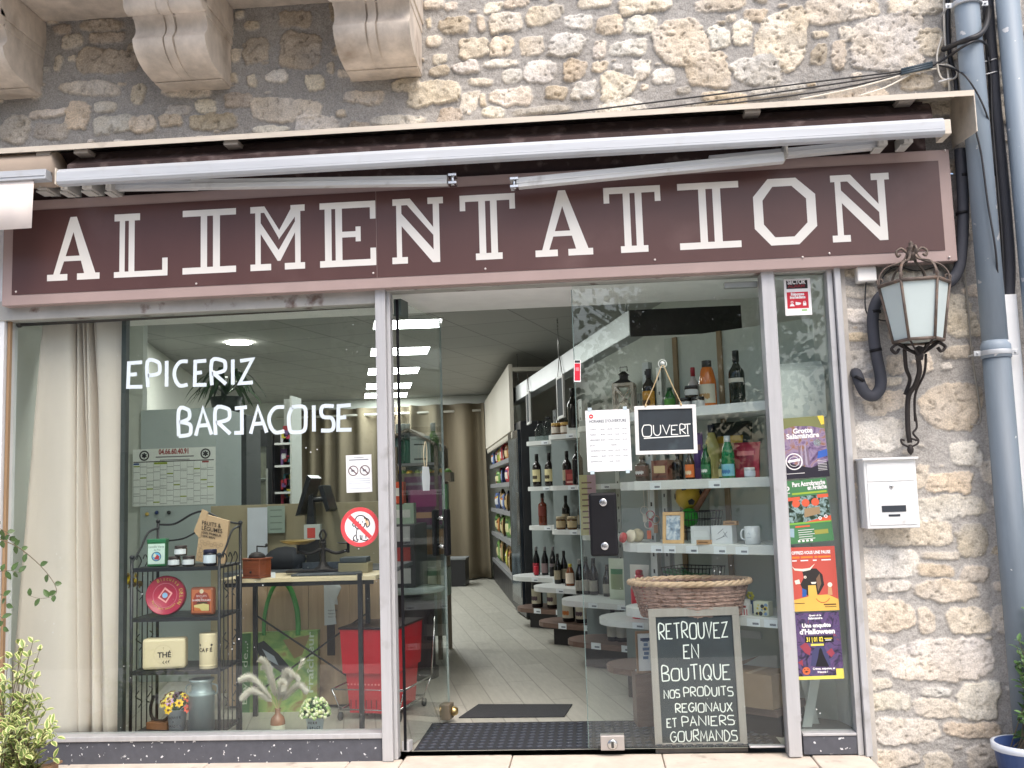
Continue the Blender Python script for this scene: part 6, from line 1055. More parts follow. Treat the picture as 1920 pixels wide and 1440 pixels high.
o = wpx(1411, 1006, .06, zC); t = thing('mug', 'white china mug at the right end of the souvenir shelf', 'mug', o, WTH); mb = MB(); mb.lathe([(.032, 0), (.038, .004), (.039, .088), (.036, .088), (.035, .01), (0, .008)], 22); mb.build('body', cm(222, 226, 230, .2), t); mb = MB(); mb.tube(spline([(-.037, 0, .02), (-.058, 0, .028), (-.062, 0, .05), (-.055, 0, .068), (-.037, 0, .072)], 5), .005, 8); mb.build('handle', cm(222, 226, 230, .2), t); mb = MB(); mb.tube([(-.012, -.0375, .035), (.0, -.0392, .034), (.012, -.0375, .036)], .001, 4); mb.tube([(-.006, -.039, .052), (.0, -.0395, .058), (.008, -.0388, .048)], .001, 4); mb.build('motif', cm(150, 160, 172), t)
for k, (px, py, r_, c, lb) in enumerate(((1170, 990, .028, (176, 60, 60), 'striped red souvenir disc at the left of the souvenir shelf'), (1184, 992, .034, (206, 196, 176), 'cream souvenir disc standing beside the red one'), (1196, 990, .036, (190, 178, 150), 'beige cork disc souvenir left of the shelf post'))):
    mb = MB(); mb.lathe([(0, 0), (r_, 0), (r_, .012), (r_*.8, .013), (r_*.8, .016), (0, .016)], 20, 0, Matrix.Translation((0, 0, r_)) @ Matrix.Rotation(R(75), 4, 'X')); solo('souvenir_disc', mb, cm(*c), lb, 'souvenir', 'round souvenirs on the souvenir shelf', loc=wpx(px, 1006, .02+.04*k, zC), rz=WTH+R(-20+15*k))
mb = MB()
for i in range(5): mb.lathe([(.018, 0), (.024, 0), (.024, .006), (.018, .006)], 14, 0, Matrix.Translation((-.03+i*.014, 0, .024)) @ Matrix.Rotation(R(90), 4, 'Y') @ Matrix.Rotation(R(15), 4, 'X'))
solo('napkin_rings', mb, cm(176, 166, 146), 'row of beige rings behind the cork discs', 'napkin rings', loc=wpx(1190, 970, .16, zC), rz=WTH)
mb = MB(); p0 = wpx(1216, 905, .13, 0); 
for k, (dx, c) in enumerate(((-.03, 1), (.0, 2), (.025, 3), (-.012, 0))):
    mb.disc((dx, -.03-.004*k, 1.09-.025*k), .024, (1, 0, 0), (0, 0, 1), c if c else 1, 16, .019); mb.box((dx, -.031-.004*k, 1.05-.03*k), (.022, .006, .045), c); mb.tube([(dx, -.031-.004*k, 1.2), (dx, -.031-.004*k, 1.1-.025*k)], .0015, 4, 1)
o = solo('keyrings', mb, [cm(190, 90, 60), cm(176, 170, 160), cm(170, 60, 80), cm(150, 110, 80)], 'bunch of red and brown keyrings hanging on the shelf post', 'keyrings'); o.location = (p0.x, p0.y, 0)
# wire baskets with balls and cloth
WIRE = BLACK_METAL
def wire_basket(o, w, d, h, rz, label):
    t = thing('wire_basket', label, 'wire basket', o, rz); mb = MB()
    for z, k in ((h, 1.0), (h*.5, .95), (0, .9)): mb.tube([(-w/2*k, -d/2*k, z), (w/2*k, -d/2*k, z), (w/2*k, d/2*k, z), (-w/2*k, d/2*k, z)], .0028, 5, closed=True)
    for i in range(13):
        a = (i/12-.5)*w
        for s in (-1, 1): mb.tube([(a, s*d/2, h), (a*.9, s*d/2*.9, 0)], .0017, 4)
        mb.tube([(a*.9, -d/2*.9, 0), (a*.9, d/2*.9, 0)], .0015, 4)
    for i in range(7):
        a = (i/6-.5)*d
        for s in (-1, 1): mb.tube([(s*w/2, a, h), (s*w/2*.9, a*.9, 0)], .0017, 4)
    mb.build('wire_mesh', WIRE, t)
    mb = MB()
    for sx in (-1, 1):
        for sy in (-1, 1): mb.tube([(sx*w*.36, sy*d*.36, 0), (sx*w*.38, sy*d*.38, -.075)], .0028, 5)
    mb.tube([(-w*.38, -d*.38, -.02), (w*.38, -d*.38, -.02)], .0025, 5); mb.build('stand', WIRE, t); return t
b1 = wpx(1302, 985, .19, zC); wire_basket(b1+Vector((0, 0, .0755)), .24, .19, .085, WTH, 'black wire basket holding balls on the souvenir shelf')
bs = PN(1291, 948, WL+WB*.19, WB); mb = MB(); mb.ball((0, 0, 0), .05, 0, 20); solo('ball', mb, cm(44, 176, 50, .4), 'bright green ball lying in the wire basket', 'ball', loc=Vector((bs.x, bs.y, b1.z+.075+.0535)))
bs2 = PN(1290, 905, WL+WB*.24, WB); mb = MB(); mb.ball((0, 0, 0), .075, 0, 22)
for k in range(9):
    a = k*2.4; zz = -.8+k*.2; rr_ = math.sqrt(max(0, 1-zz*zz)); nn_ = Vector((rr_*math.cos(a), rr_*math.sin(a), zz)); u_ = nn_.cross(Vector((.3, .2, 1))).normalized(); mb.disc(nn_*.0752, .02, u_, nn_.cross(u_), 1, 5)
solo('football', mb, [cm(206, 170, 50, .4), cm(50, 46, 44, .4)], 'yellow football with dark patches resting on the green ball', 'ball', loc=Vector((bs2.x, bs2.y, b1.z+.075+.165)))
q0 = PN(1300, 965, WL+WB*.2, WB); q1 = PN(1342, 890, WL+WB*.25, WB); mb = MB(); mb.tube([q0-q0, (q1-q0)*.1, (q1-q0)*.12, (q1-q0)], [.008, .008, .016, .016], 10); solo('rolling_pin', mb, pm('turned_wood', srgb(140, 96, 72), .5, var=.15, scale=12), 'brown wooden rolling pin leaning out of the wire basket', 'rolling pin', loc=q0)
b2_ = wpx(1300, 1075, .2, zD); wire_basket(b2_+Vector((0, 0, .0755+.035)), .27, .2, .1, WTH, 'black wire basket holding green packets behind the wicker basket')
mb = MB()
for k in range(6): mb.tube(spline([(-.15+.01*k, -.05+.02*k, .06+.008*(k % 3)), (-.05, -.05+.02*k, .045), (.05, -.04+.02*k, .03+.01*(k % 2)), (.1, -.03+.02*k, .02)], 5), .012, 8, k % 2, flat=.6)
solo('green_bundle', mb, [cm(40, 120, 66, .5), cm(96, 150, 110, .5)], 'bundle of glossy green packets lying in the lower wire basket', 'packets', loc=b2_+Vector((0, 0, .125)), rz=WTH)
# lowest shelf: wicker basket, red flask, cartons
WK = pm('wicker', srgb(160, 130, 120), .7, var=.35, scale=40, dirt=(srgb(110, 78, 64), 30, .56, .1)); WKR = pm('wicker_rim', srgb(196, 166, 140), .65, var=.2, scale=30)
bc = P(1293, 1112, .27); zbk = zD+.001; hB = P(1293, 1094, .27-.16).z-zbk-.01
t = thing('wicker_basket', 'empty oval wicker basket resting above the chalkboard', 'basket', Vector((bc.x, .27, zbk)), R(-6)); mb = MB(); a1, b1_ = .285, .17; a0, b0 = .238, .135; NR = 9; NSt = 44
for r_ in range(NR):
    f = (r_+.5)/NR; A = a0+(a1-a0)*f; B = b0+(b1_-b0)*f; z = .006+f*hB
    for ph in (0, 1):
        pts = []
        for i in range(NSt*3):
            th_ = 2*math.pi*i/(NSt*3); k = 1+.013*math.cos(NSt/2*th_+math.pi*(ph+r_)); pts.append((A*k*math.cos(th_), B*(1+.022*math.cos(NSt/2*th_+math.pi*(ph+r_)))*math.sin(th_), z+(ph-.5)*.0045))
        mb.tube(pts, .0052, 5, 0, closed=True)
for i in range(NSt//2):
    th_ = 2*math.pi*i/(NSt//2); mb.tube([(a0*math.cos(th_), b0*math.sin(th_), 0), (a1*math.cos(th_), b1_*math.sin(th_), hB)], .004, 5)
mb.lathe([(0, 0), (1, 0), (1, .008), (0, .008)], 30, 0, Matrix.Diagonal((a0, b0, 1, 1))); mb.build('woven_side', WK, t)
mb = MB()
for ph in range(3):
    pts = []
    for i in range(132): th_ = 2*math.pi*i/132; w_ = 14*th_+ph*2.09; pts.append(((a1+.008+.008*math.cos(w_))*math.cos(th_), (b1_+.008+.008*math.cos(w_))*math.sin(th_), hB+.006+.007*math.sin(w_)))
    mb.tube(pts, .0085, 6, 0, closed=True)
mb.build('rim', WKR, t)
o = onbay(0, .0, .0, 0); o = baypx(0, 1201, 1135, .06, Z1); t = thing('red_flask', 'bright red enamel flask standing left of the wicker basket', 'flask', o+Vector((0, 0, .0008)), 0); mb = MB(); mb.lathe([(.05, 0), (.054, .01), (.054, .16), (.046, .2), (.026, .225), (.026, .25), (0, .25)], 20); mb.build('body', pm('red_enamel', srgb(196, 28, 52), .3, var=.06), t); mb = MB(); mb.lathe([(.022, .25), (.022, .275), (.012, .28), (0, .28)], 14); mb.build('cap', cm(186, 26, 48, .35), t); mb = MB(); mb.tube(spline([(.052, 0, .06), (.085, 0, .08), (.085, 0, .14), (.05, 0, .165)], 5), .006, 6); mb.build('handle', cm(220, 190, 130), t)
o = wpx(1399, 1141, .04, zD); mb = MB(); mb.box((0, 0, .025), (.042, .042, .05)); mb.prism([(-.021, -.021, .05), (.021, -.021, .05), (0.006, -.004, .075), (-.006, -.004, .075)], (0, .0, .0005)); mb.hexa([(-.021, -.021, .05), (.021, -.021, .05), (.012, -.004, .075), (-.012, -.004, .075)], (0, .03, 0))
for k in range(3): mb.box((-.014+.014*k, -.0214, .016), (.005, .0006, .028), 1)
mb.box((0, -.0214, .042), (.02, .0006, .01), 2)
solo('milk_carton_box', mb, [cm(226, 226, 226), cm(180, 60, 66), cm(150, 60, 60)], 'tiny carton shaped box with red stripes right of the wicker basket', 'box', loc=o, rz=WTH)
o = wpx(1431, 1140, .05, zD); mb = MB(); mb.box((0, 0, .035), (.08, .05, .07)); q = random.Random(4)
for k in range(16): mb.disc((q.uniform(-.032, .032), -.0254-.0001*k, q.uniform(.008, .062)), q.uniform(.004, .011), (1, 0, 0), (0, 0, 1), 1+k % 3, 8)
solo('patterned_tin', mb, [cm(206, 210, 190), cm(214, 190, 70), cm(40, 46, 60), cm(120, 150, 190)], 'small tin with yellow and black flower pattern at the shelf end', 'tin', bevel=.003, loc=o, rz=WTH)
o = wpx(1414, 1138, .12, zD); t = thing('flower_ornament', 'little yellow flower ornament on blue block beside the patterned tin', 'ornament', o, WTH); mb = MB(); mb.box((0, 0, .03), (.05, .03, .06)); mb.build('block', cm(60, 96, 150), t); mb = MB()
for k in range(6): a = k*math.pi/3; mb.ball((-.012+.014*math.cos(a), -.012, .085+.014*math.sin(a)), .009, 0, 8, (1, .5, 1))
mb.tube([(-.012, -.012, .055), (-.012, -.012, .085)], .002, 5, 1); mb.build('flower', [cm(214, 210, 50), cm(90, 130, 60)], t)
mb = MB(); mb.box((0, 0, .08), (.25, .2, .16)); mb.box((0, 0, .1603), (.03, .19, .0005), 1); mb.hexa([(-.125, -.1, .161), (-.125, .1, .161), (-.04, .1, .21), (-.04, -.1, .21)], (.002, 0, .002)); o = wpx(1420, 1270, .12, .137); solo('cardboard_box', mb, [pm('cardboard', srgb(150, 128, 104), .8, var=.1, scale=8), cm(176, 156, 130)], 'open brown cardboard box on the base board right of the chalkboard', 'box', loc=o, rz=WTH)
o = PZ(1206, 1259, .02); t = thing('framed_print', 'narrow white framed print standing behind the left edge of the chalkboard', 'framed print', Vector((o.x, .42, .172)) if False else Vector((P(1212, 1259, .5).x, .5, P(1206, 1262, .5).z)), R(8)); mb = MB(); hh_ = P(1206, 1183, .5).z-P(1206, 1262, .5).z
for r_ in ((-.05, 0, .05, .012), (-.05, hh_-.012, .05, hh_), (-.05, .012, -.04, hh_-.012), (.04, .012, .05, hh_-.012)): mb.b2((r_[0], -.008, r_[1]), (r_[2], .008, r_[3]))
mb.build('frame', cm(140, 110, 84), t); mb = MB(); mb.b2((-.04, -.004, .012), (.04, .004, hh_-.012)); mb.build('paper', PAPER, t); mb = MB(); mb.b2((-.025, -.0048, hh_-.05), (.03, -.0042, hh_-.035), 0)
for k in range(5): mb.b2((-.015+.006*(k % 2), -.0048, .07+k*.022), (.012+.004*(k % 3), -.0042, .085+k*.022), 1)
mb.build('drawing', [cm(70, 80, 110), cm(120, 140, 170)], t); mb = MB(); mb.box((0, .015, -t.location.z/2), (.13, .11, t.location.z-.002)); mb.build('plinth', BASEW, t)

# ------------------------------------------------------------------ left window: etagere with gifts
XA = P(246, 1200, .12).x; XB = P(411, 1200, .12).x; Y0_, Y1_ = .12, .42
et = thing('etagere', 'black wrought metal baker shelf with scrolled sides in the curtained window', 'etagere', (XA, Y0_, 0)); OE = Vector((XA, Y0_, 0)); we = XB-XA; de = Y1_-Y0_
EZs = [P(330, y, Y0_).z for y in (1376, 1258, 1158, 1064)]
for z in EZs:
    mb = MB(); mb.b2((0, 0, z-.012), (we, de, z)); mb.b2((-.002, -.004, z-.018), (we+.002, 0.0, z+.002)); mb.build('shelf', BLACK_METAL, et)
mb = MB(); zt_e = EZs[-1]
posts = ((0, 0, zt_e+.05), (we, 0, zt_e+.05), (0, de, zt_e+.22), (we, de, zt_e+.2))
for x, y, z in posts: mb.tube([(x, y, 0.0), (x, y, z)], .0085, 8); mb.ball((x, y, z+.006), .012)
mb.build('post', BLACK_METAL, et)
mb = MB()
for x in (0, we):
    mb.tube(spline([(x, 0, zt_e+.03), (x, de*.3, zt_e+.09), (x, de*.6, zt_e+.17), (x, de, zt_e+.19)], 6), .006, 6)
    for k in range(3):
        za, zb2 = EZs[k], EZs[k+1]
        for f in (.2, .4, .6, .8): mb.tube([(x, de*f, za), (x, de*f, zb2)], .0035, 5)
        for f, s in ((.3, 1), (.7, -1)):
            c_ = (za+zb2)/2; mb.tube(spline([(x, de*f, c_-.04), (x, de*(f+s*.12), c_-.02), (x, de*f, c_), (x, de*(f-s*.12), c_+.02), (x, de*f, c_+.04)], 4), .003, 5)
    for f in (.25, .5, .75): mb.tube(spline([(x, de*f, zt_e), (x, de*(f+.1), zt_e+.03), (x, de*f, zt_e+.06), (x, de*(f-.08), zt_e+.04)], 4), .003, 5)
mb.build('scroll_side', BLACK_METAL, et)
mb = MB(); mb.tube(spline([(0, de, zt_e+.21), (we*.2, de, zt_e+.21), (we*.42, de, zt_e+.26), (we*.58, de, zt_e+.27), (we*.8, de, zt_e+.22), (we, de, zt_e+.2)], 6), .006, 6); mb.tube(spline([(0, de, zt_e+.12), (we*.3, de, zt_e+.13), (we*.55, de, zt_e+.18), (we*.8, de, zt_e+.19)], 6), .005, 6)
mb.build('top_scroll', BLACK_METAL, et)
def ep(px, z, dy): p = P(px, 1200, Y0_+dy); 
def es(k, px, py, dy): p = P(px, py, Y0_+dy); p.z = EZs[k]+.003; return p
# tea tin, jars, paper bags on the top shelf
o = es(3, 296, 1058, .1); t = thing('tea_tin', 'green and white tin with round emblem at the left of the top shelf', 'tin', o, R(10)); mb = MB(); mb.b2((-.046, -.03, 0), (.046, .03, .135)); mb.build('body', [cm(44, 110, 66, .4)], t, .004); mb = MB(); mb.b2((-.048, -.032, .118), (.048, .032, .138)); mb.build('lid', cm(36, 110, 70, .4), t, .003)
mb = MB(); mb.b2((-.042, -.0315, .012), (.042, -.0303, .114)); mb.disc((0, -.0318, .05), .024, (1, 0, 0), (0, 0, 1), 1, 22); mb.disc((0, -.0321, .05), .0205, (1, 0, 0), (0, 0, 1), 2, 22); mb.flat([(-.012, .036), (.012, .034), (.016, .05), (.004, .06)], (0, -.0324, 0), (1, 0, 0), (0, 0, 1), 3); mb.flat([(-.016, .05), (-.004, .046), (.0, .06), (-.01, .066)], (0, -.0326, 0), (1, 0, 0), (0, 0, 1), 4); mb.build('front_label', [cm(206, 226, 216), cm(30, 44, 70), cm(110, 180, 220), cm(180, 50, 60), cm(230, 220, 190)], t)
mb = MB(); mb.text('Lentille Verte', .016, (0, -.0322, .094), EX, EZ, 0, 0, 'CENTER', fit=.076); mb.text('du Puy', .012, (.004, -.0322, .08), EX, EZ, 0, 0, 'CENTER'); mb.build('lettering', cm(60, 90, 80), t)
for px, z, lb in ((327, 0, 'left of the two low jars on the top shelf of the etagere'), (354, 0, 'right of the two low jars on the top shelf of the etagere'), (339, .053, 'jar standing on top of the two low jars')): jar(es(3, px, 1058, .05)+Vector((0, 0, z)), .05, .031, (70, 60, 56), (66, 54, 52), (216, 218, 222), lb, 'low jars on the etagere')
jar(es(3, 394, 1056, .05), .08, .034, (40, 36, 44), (40, 38, 66), (212, 220, 230), 'taller jar with navy lid at the right of the top shelf')
KR = pm('kraft', srgb(200, 168, 132), .8, var=.06, scale=8)
o = es(3, 392, 1050, .2); t = thing('kraft_bag', 'brown kraft paper bag printed FRUITS & LEGUMES tilted on the top shelf', 'paper bag', o, R(-3)); tl = R(11); ux = Vector((math.cos(tl), 0, -math.sin(tl))); uz = Vector((math.sin(tl)*.15, .08, 1)).normalized(); 
mb = MB(); mb.hexa([ux*-.075, ux*.085, ux*.095+uz*.235, ux*-.06+uz*.25], (0, .02, 0)); mb.hexa([ux*-.095+uz*.15, ux*-.06+uz*.12, ux*-.02+uz*.262, ux*-.055+uz*.272], (0, -.004, 0)); mb.build('bag', KR, t)
mb = MB()
for s_, sz_, zz, w_ in (('FRUITS &', .03, .192, .105), ('LÉGUMES', .03, .165, .115), ('100% PRIMEUR', .017, .146, .11), ('100% BIEN', .014, .13, .075)): mb.text(s_, sz_, ux*-.052+uz*zz, ux, uz, 0, .0055, fit=w_, bold=.0003)
for k in range(7): mb.disc(ux*(-.045+.018*k)+uz*(.105-.01*(k % 2))+ux.cross(uz)*.0055, .009, ux, uz, 1, 12, .0075)
for k in range(4): mb.disc(ux*(-.055+.008*(k % 2))+uz*(.08-.022*k)+ux.cross(uz)*.0055, .011, ux, uz, 1, 12, .0095)
mb.build('lettering', [cm(58, 48, 42), cm(120, 100, 80)], t)
# round red tin, orange tin
o = es(2, 314, 1156, .08); rr = .098; t = thing('biscuit_tin', 'large round crimson biscuit tin with gold lettering leaning on the second shelf', 'biscuit tin', o+Vector((0, 0, rr)), R(6)); Mt = Matrix.Rotation(R(82), 4, 'X'); mb = MB(); mb.lathe([(0, 0), (rr*.97, 0), (rr, .004), (rr, .04), (rr*.96, .044), (rr*.94, .041), (0, .041)], 40, 0, Mt); CR = pm('crimson_tin', srgb(164, 32, 62), .35, var=.08, scale=8); mb.build('body', CR, t)
nrm = (Mt.to_3x3() @ Vector((0, 0, 1))).normalized(); u1 = Vector((1, 0, 0)); u2 = nrm.cross(u1); f0 = nrm*.0418
mb = MB(); mb.disc(f0, rr*.62, u1, u2, 0, 36, rr*.6); 
sq = [(-.042, -.012), (.008, -.046), (.045, .012), (-.002, .048)]; mb.flat([(a*.85, b*.85) for a, b in sq], f0, u1, u2, 1, .0003); mb.flat([(a*.62, b*.62) for a, b in sq], f0, u1, u2, 2, .0006); mb.disc(f0+nrm*.0009, .014, u1, u2, 3, 9)
for body, a0, a1, r_, sz_ in (('Biscuits DELIN', 118, -28, .074, .024), ('Pains aux amandes', 205, 320, -.07, .012)):
    for k, ch in enumerate(body):
        a = R(a0+(a1-a0)*k/(len(body)-1)); q_ = u1*(abs(r_)*math.cos(a))+u2*(abs(r_)*math.sin(a))
        if r_ > 0: tx = u1*math.sin(a)-u2*math.cos(a); ty = u1*math.cos(a)+u2*math.sin(a)
        else: tx = -u1*math.sin(a)+u2*math.cos(a); ty = -u1*math.cos(a)-u2*math.sin(a)
        if ch != ' ': mb.text(ch, sz_, f0+q_, tx, ty, 4, .0006, 'CENTER', bold=.0004)
mb.build('lid_print', [cm(206, 120, 140), cm(224, 150, 150), cm(150, 40, 50), cm(130, 170, 206), cm(196, 160, 84)], t)
o = es(2, 381, 1154, .07); t = thing('biscuit_tin', 'square orange biscuit tin with arched picture label on the second shelf', 'biscuit tin', o, R(-4)); mb = MB(); mb.b2((-.063, -.018, 0), (.063, .02, .138)); mb.build('body', pm('orange_tin', srgb(150, 84, 56), .35, var=.1), t, .012)
mb = MB(); F0 = Vector((0, -.0184, 0)); mb.rect(F0+Vector((-.052, 0, .012)), .104, .114, EX, EZ, 0, .0); mb.flat([(-.045, .02), (.045, .02), (.045, .08), (.032, .108), (0, .12), (-.032, .108), (-.045, .08)], F0, EX, EZ, 1, .0004); mb.flat([(-.04, .022), (.04, .022), (.04, .052), (.01, .058), (-.04, .05)], F0, EX, EZ, 2, .0007); mb.flat([(-.03, .058), (.035, .058), (.03, .066), (-.02, .066)], F0, EX, EZ, 3, .0008); mb.disc(F0+Vector((0, -.0008, .118)), .011, EX, EZ, 4, 14); mb.flat([(-.04, .022), (.0, .022), (-.01, .035), (-.04, .04)], F0, EX, EZ, 5, .001); mb.build('front_label', [cm(196, 110, 70), cm(150, 60, 44), cm(214, 196, 130), cm(60, 56, 40), cm(220, 206, 176), cm(206, 120, 60)], t)
mb = MB(); mb.text('BISCUITS', .014, F0+Vector((0, 0, .09)), EX, EZ, 0, .0012, 'CENTER'); mb.text('DE', .008, F0+Vector((0, 0, .082)), EX, EZ, 0, .0012, 'CENTER'); mb.text('LA MÈRE POULARD', .013, F0+Vector((0, 0, .07)), EX, EZ, 0, .0012, 'CENTER', fit=.098, bold=.0004); mb.build('lettering', cm(224, 206, 206), t)
# the & café tins
o = es(1, 310, 1252, .06); t = thing('tea_box', 'wide cream tin printed THÉ on the third shelf', 'tin', o, R(9)); IV = pm('ivory_tin', srgb(218, 202, 168), .4, var=.04, scale=4); mb = MB(); mb.b2((-.106, -.035, 0), (.106, .035, .152)); mb.build('body', IV, t, .014); mb = MB(); F0 = Vector((0, -.0354, 0)); mb.text('THÉ', .036, F0+Vector((.004, 0, .06)), EX, EZ, 0, .0006, 'CENTER', bold=.0012); mb.disc(F0+Vector((-.002, -.0003, .075)), .046, EX, EZ, 1, 34, .0448); mb.rect(F0+Vector((-.034, 0, .052)), .072, .0015, EX, EZ, 1, .0006); mb.flat([(-.004, .11), (.002, .11), (.0, .094)], F0, EX, EZ, 1, .0006)
for a, b in ((0, 0), (.014, .004), (.026, .01)): mb.flat([(-.006+a, .034+b*.4), (.004+a, .046+b*.3), (.0+a, .034), (.008+a, .024)], F0, EX, EZ, 0, .0007)
mb.build('lettering', [cm(50, 44, 40), cm(190, 172, 140)], t)
o = es(1, 391, 1250, .05); t = thing('coffee_canister', 'tall cream canister printed CAFÉ beside the wide tea tin', 'canister', o, 0); mb = MB(); mb.lathe([(.043, 0), (.0445, .004), (.0445, .168), (.043, .172), (0, .172)], 28); mb.lathe([(.0448, .012), (.0458, .013), (.0458, .019), (.0448, .02)], 28); mb.build('body', IV, t)
mb = MB()
for k, ch in enumerate('CAFÉ'): a = R(-90-36+24*k); ty = EZ; q_ = Vector((math.cos(a), math.sin(a), 0)); mb.text(ch, .026, q_*.0452+Vector((0, 0, .085)), Vector((-math.sin(a), math.cos(a), 0)), EZ, 0, 0, 'CENTER', bold=.0008)
for k in (-2, 2): a = R(-90+20*k); q_ = Vector((math.cos(a), math.sin(a), 0)); mb.disc(q_*.0454+Vector((0, 0, .118)), .006, Vector((-math.sin(a), math.cos(a), 0)), EZ, 0, 8)
mb.build('lettering', cm(60, 48, 42), t)
# milk churn, flower bucket, iron on wooden base
ZNC = pm('zinc', srgb(150, 164, 166), .45, .35, var=.1, scale=6)
o = es(0, 378, 1370, .06); t = thing('milk_churn', 'grey zinc milk churn on the bottom shelf', 'milk churn', o); mb = MB(); rc_ = .062; mb.lathe([(rc_, 0), (rc_, .17), (rc_+.003, .172), (rc_+.003, .182), (rc_-.004, .186), (rc_-.012, .195), (rc_-.012, .232), (rc_-.002, .24), (rc_-.001, .25), (rc_-.014, .25), (rc_-.016, .2)], 30); mb.build('body', ZNC, t)
for sx in (-1, 1): mb = MB(); mb.tube(spline([(sx*.05, 0, .225), (sx*.078, 0, .215), (sx*.08, 0, .185), (sx*.064, 0, .17)], 5), .004, 6); mb.build('handle', ZNC, t)
def flower_pot(o, r0, r1, h, words, label, fl, seed, spread, gcol, petal, n, top):
    t = thing('flower_pot', label, 'flower pot', o, 0); mb = MB(); mb.lathe([(r0, 0), (r1, h), (r1+.002, h), (r1-.003, h-.004), (0, h-.015)], 24); mb.build('bucket', cm(*fl, .5), t)
    mb = MB()
    for k, (s_, z) in enumerate(words):
        for i, ch in enumerate(s_):
            if ch != ' ': a = R(-92+(i-(len(s_)-1)/2)*17); q_ = Vector((math.cos(a), math.sin(a), 0)); rr_ = r0+(r1-r0)*z/h+.0012; mb.text(ch, .016, q_*rr_+Vector((0, 0, z)), Vector((-math.sin(a), math.cos(a), 0)), EZ, 0, 0, 'CENTER', bold=.0006)
    mb.build('lettering', cm(60, 66, 76), t)
    q = random.Random(seed); mb = MB()
    for k in range(n):
        u = q.uniform(-1, 1); a = q.uniform(0, 2*math.pi); el = q.uniform(.1, 1); d = Vector((math.cos(a)*math.sqrt(1-el*el*.8), math.sin(a)*math.sqrt(1-el*el*.8), el)); tip = Vector((0, 0, h-.01))+Vector((d.x*spread, d.y*spread, d.z*top))
        mb.tube([(0, 0, h-.02), tip*.6+Vector((0, 0, h*.4)), tip], .0015, 4, 0)
        for m_ in range(3): b_ = tip*(.6+.15*m_)+Vector((0, 0, h*(.4-.15*m_))); s_ = Vector((q.uniform(-1, 1), q.uniform(-1, 1), q.uniform(-.3, 1)))*.016; w_ = Vector((q.uniform(-1, 1), q.uniform(-1, 1), q.uniform(-1, 1)))*.006; mb.add([b_, b_+s_*.5+w_, b_+s_, b_+s_*.5-w_], [(0, 1, 2, 3)], 0)
    mb.build('foliage', gcol, t); mb = MB(); q = random.Random(seed)
    for k in range(n):
        u = q.uniform(-1, 1); a = q.uniform(0, 2*math.pi); el = q.uniform(.1, 1); d = Vector((math.cos(a)*math.sqrt(1-el*el*.8), math.sin(a)*math.sqrt(1-el*el*.8), el)); tip = Vector((0, 0, h-.01))+Vector((d.x*spread, d.y*spread, d.z*top)); [q.uniform(0, 1) for _ in range(18)]
        if petal['r'] > .01:
            u_ = d.cross(Vector((.3, .5, .1))).normalized(); v_ = d.cross(u_); mi = k % (len(petal['c'])-1)
            for j in range(7): b_ = j*2*math.pi/7; c_ = u_*math.cos(b_)+v_*math.sin(b_); s_ = u_*-math.sin(b_)+v_*math.cos(b_); R_ = petal['r']; mb.add([tip, tip+c_*R_*.6+s_*R_*.3+d*.004, tip+c_*R_+d*.002, tip+c_*R_*.6-s_*R_*.3+d*.004], [(0, 1, 2, 3)], mi)
            mb.ball(tip+d*.004, R_*.28, len(petal['c'])-1, 6)
        else: mb.ball(tip, petal['r']*q.uniform(.7, 1.2), k % len(petal['c']), 6)
    mb.build('blossom', [cm(*c, .6) for c in petal['c']], t)
LEAFG = pm('leaf_green', srgb(58, 100, 50), .6, var=.35, scale=30)
flower_pot(es(0, 332, 1367, .07), .037, .050, .104, (('FLOWER', .062), ('&', .042), ('GARDEN', .02)), 'small zinc bucket printed FLOWER & GARDEN full of mixed bright flowers', (196, 206, 214), 9, .085, LEAFG, {'r': .024, 'c': [(236, 190, 40), (226, 130, 150), (206, 160, 206), (228, 96, 70), (232, 220, 150), (236, 206, 60), (120, 50, 50), (120, 80, 40)]}, 34, .085)
o = es(0, 300, 1368, .1); t = thing('wooden_trivet', 'old horseshoe iron on small wooden base at the left of the bottom shelf', 'ornament', o, R(-12)); mb = MB(); mb.b2((-.06, -.03, 0), (.06, .03, .036)); mb.build('wooden_base', pm('oiled_wood', srgb(140, 96, 66), .5, var=.2, scale=14), t, .003); mb = MB(); mb.tube(spline([(-.035, 0, .16), (-.055, 0, .11), (-.05, 0, .06), (-.02, 0, .04), (.02, 0, .04), (.05, 0, .06)], 5), .008, 8); mb.build('iron_bow', DIRON, t)
# yellow things behind the etagere at the left
mb = MB(); q = random.Random(8)
for k in range(14): mb.ball((q.uniform(-.035, .035), q.uniform(-.02, .02), q.uniform(-.03, .03)), q.uniform(.008, .016), k % 2, 8)
mb.tube([(-.03, 0, -.04), (0, 0, .05), (.03, 0, -.04)], .004, 5, 1); solo('yellow_flowers', mb, [cm(206, 180, 40), cm(120, 100, 40)], 'yellow dried flowers hanging on the left side of the etagere', 'dried flowers', loc=P(252, 1088, Y0_+.12))
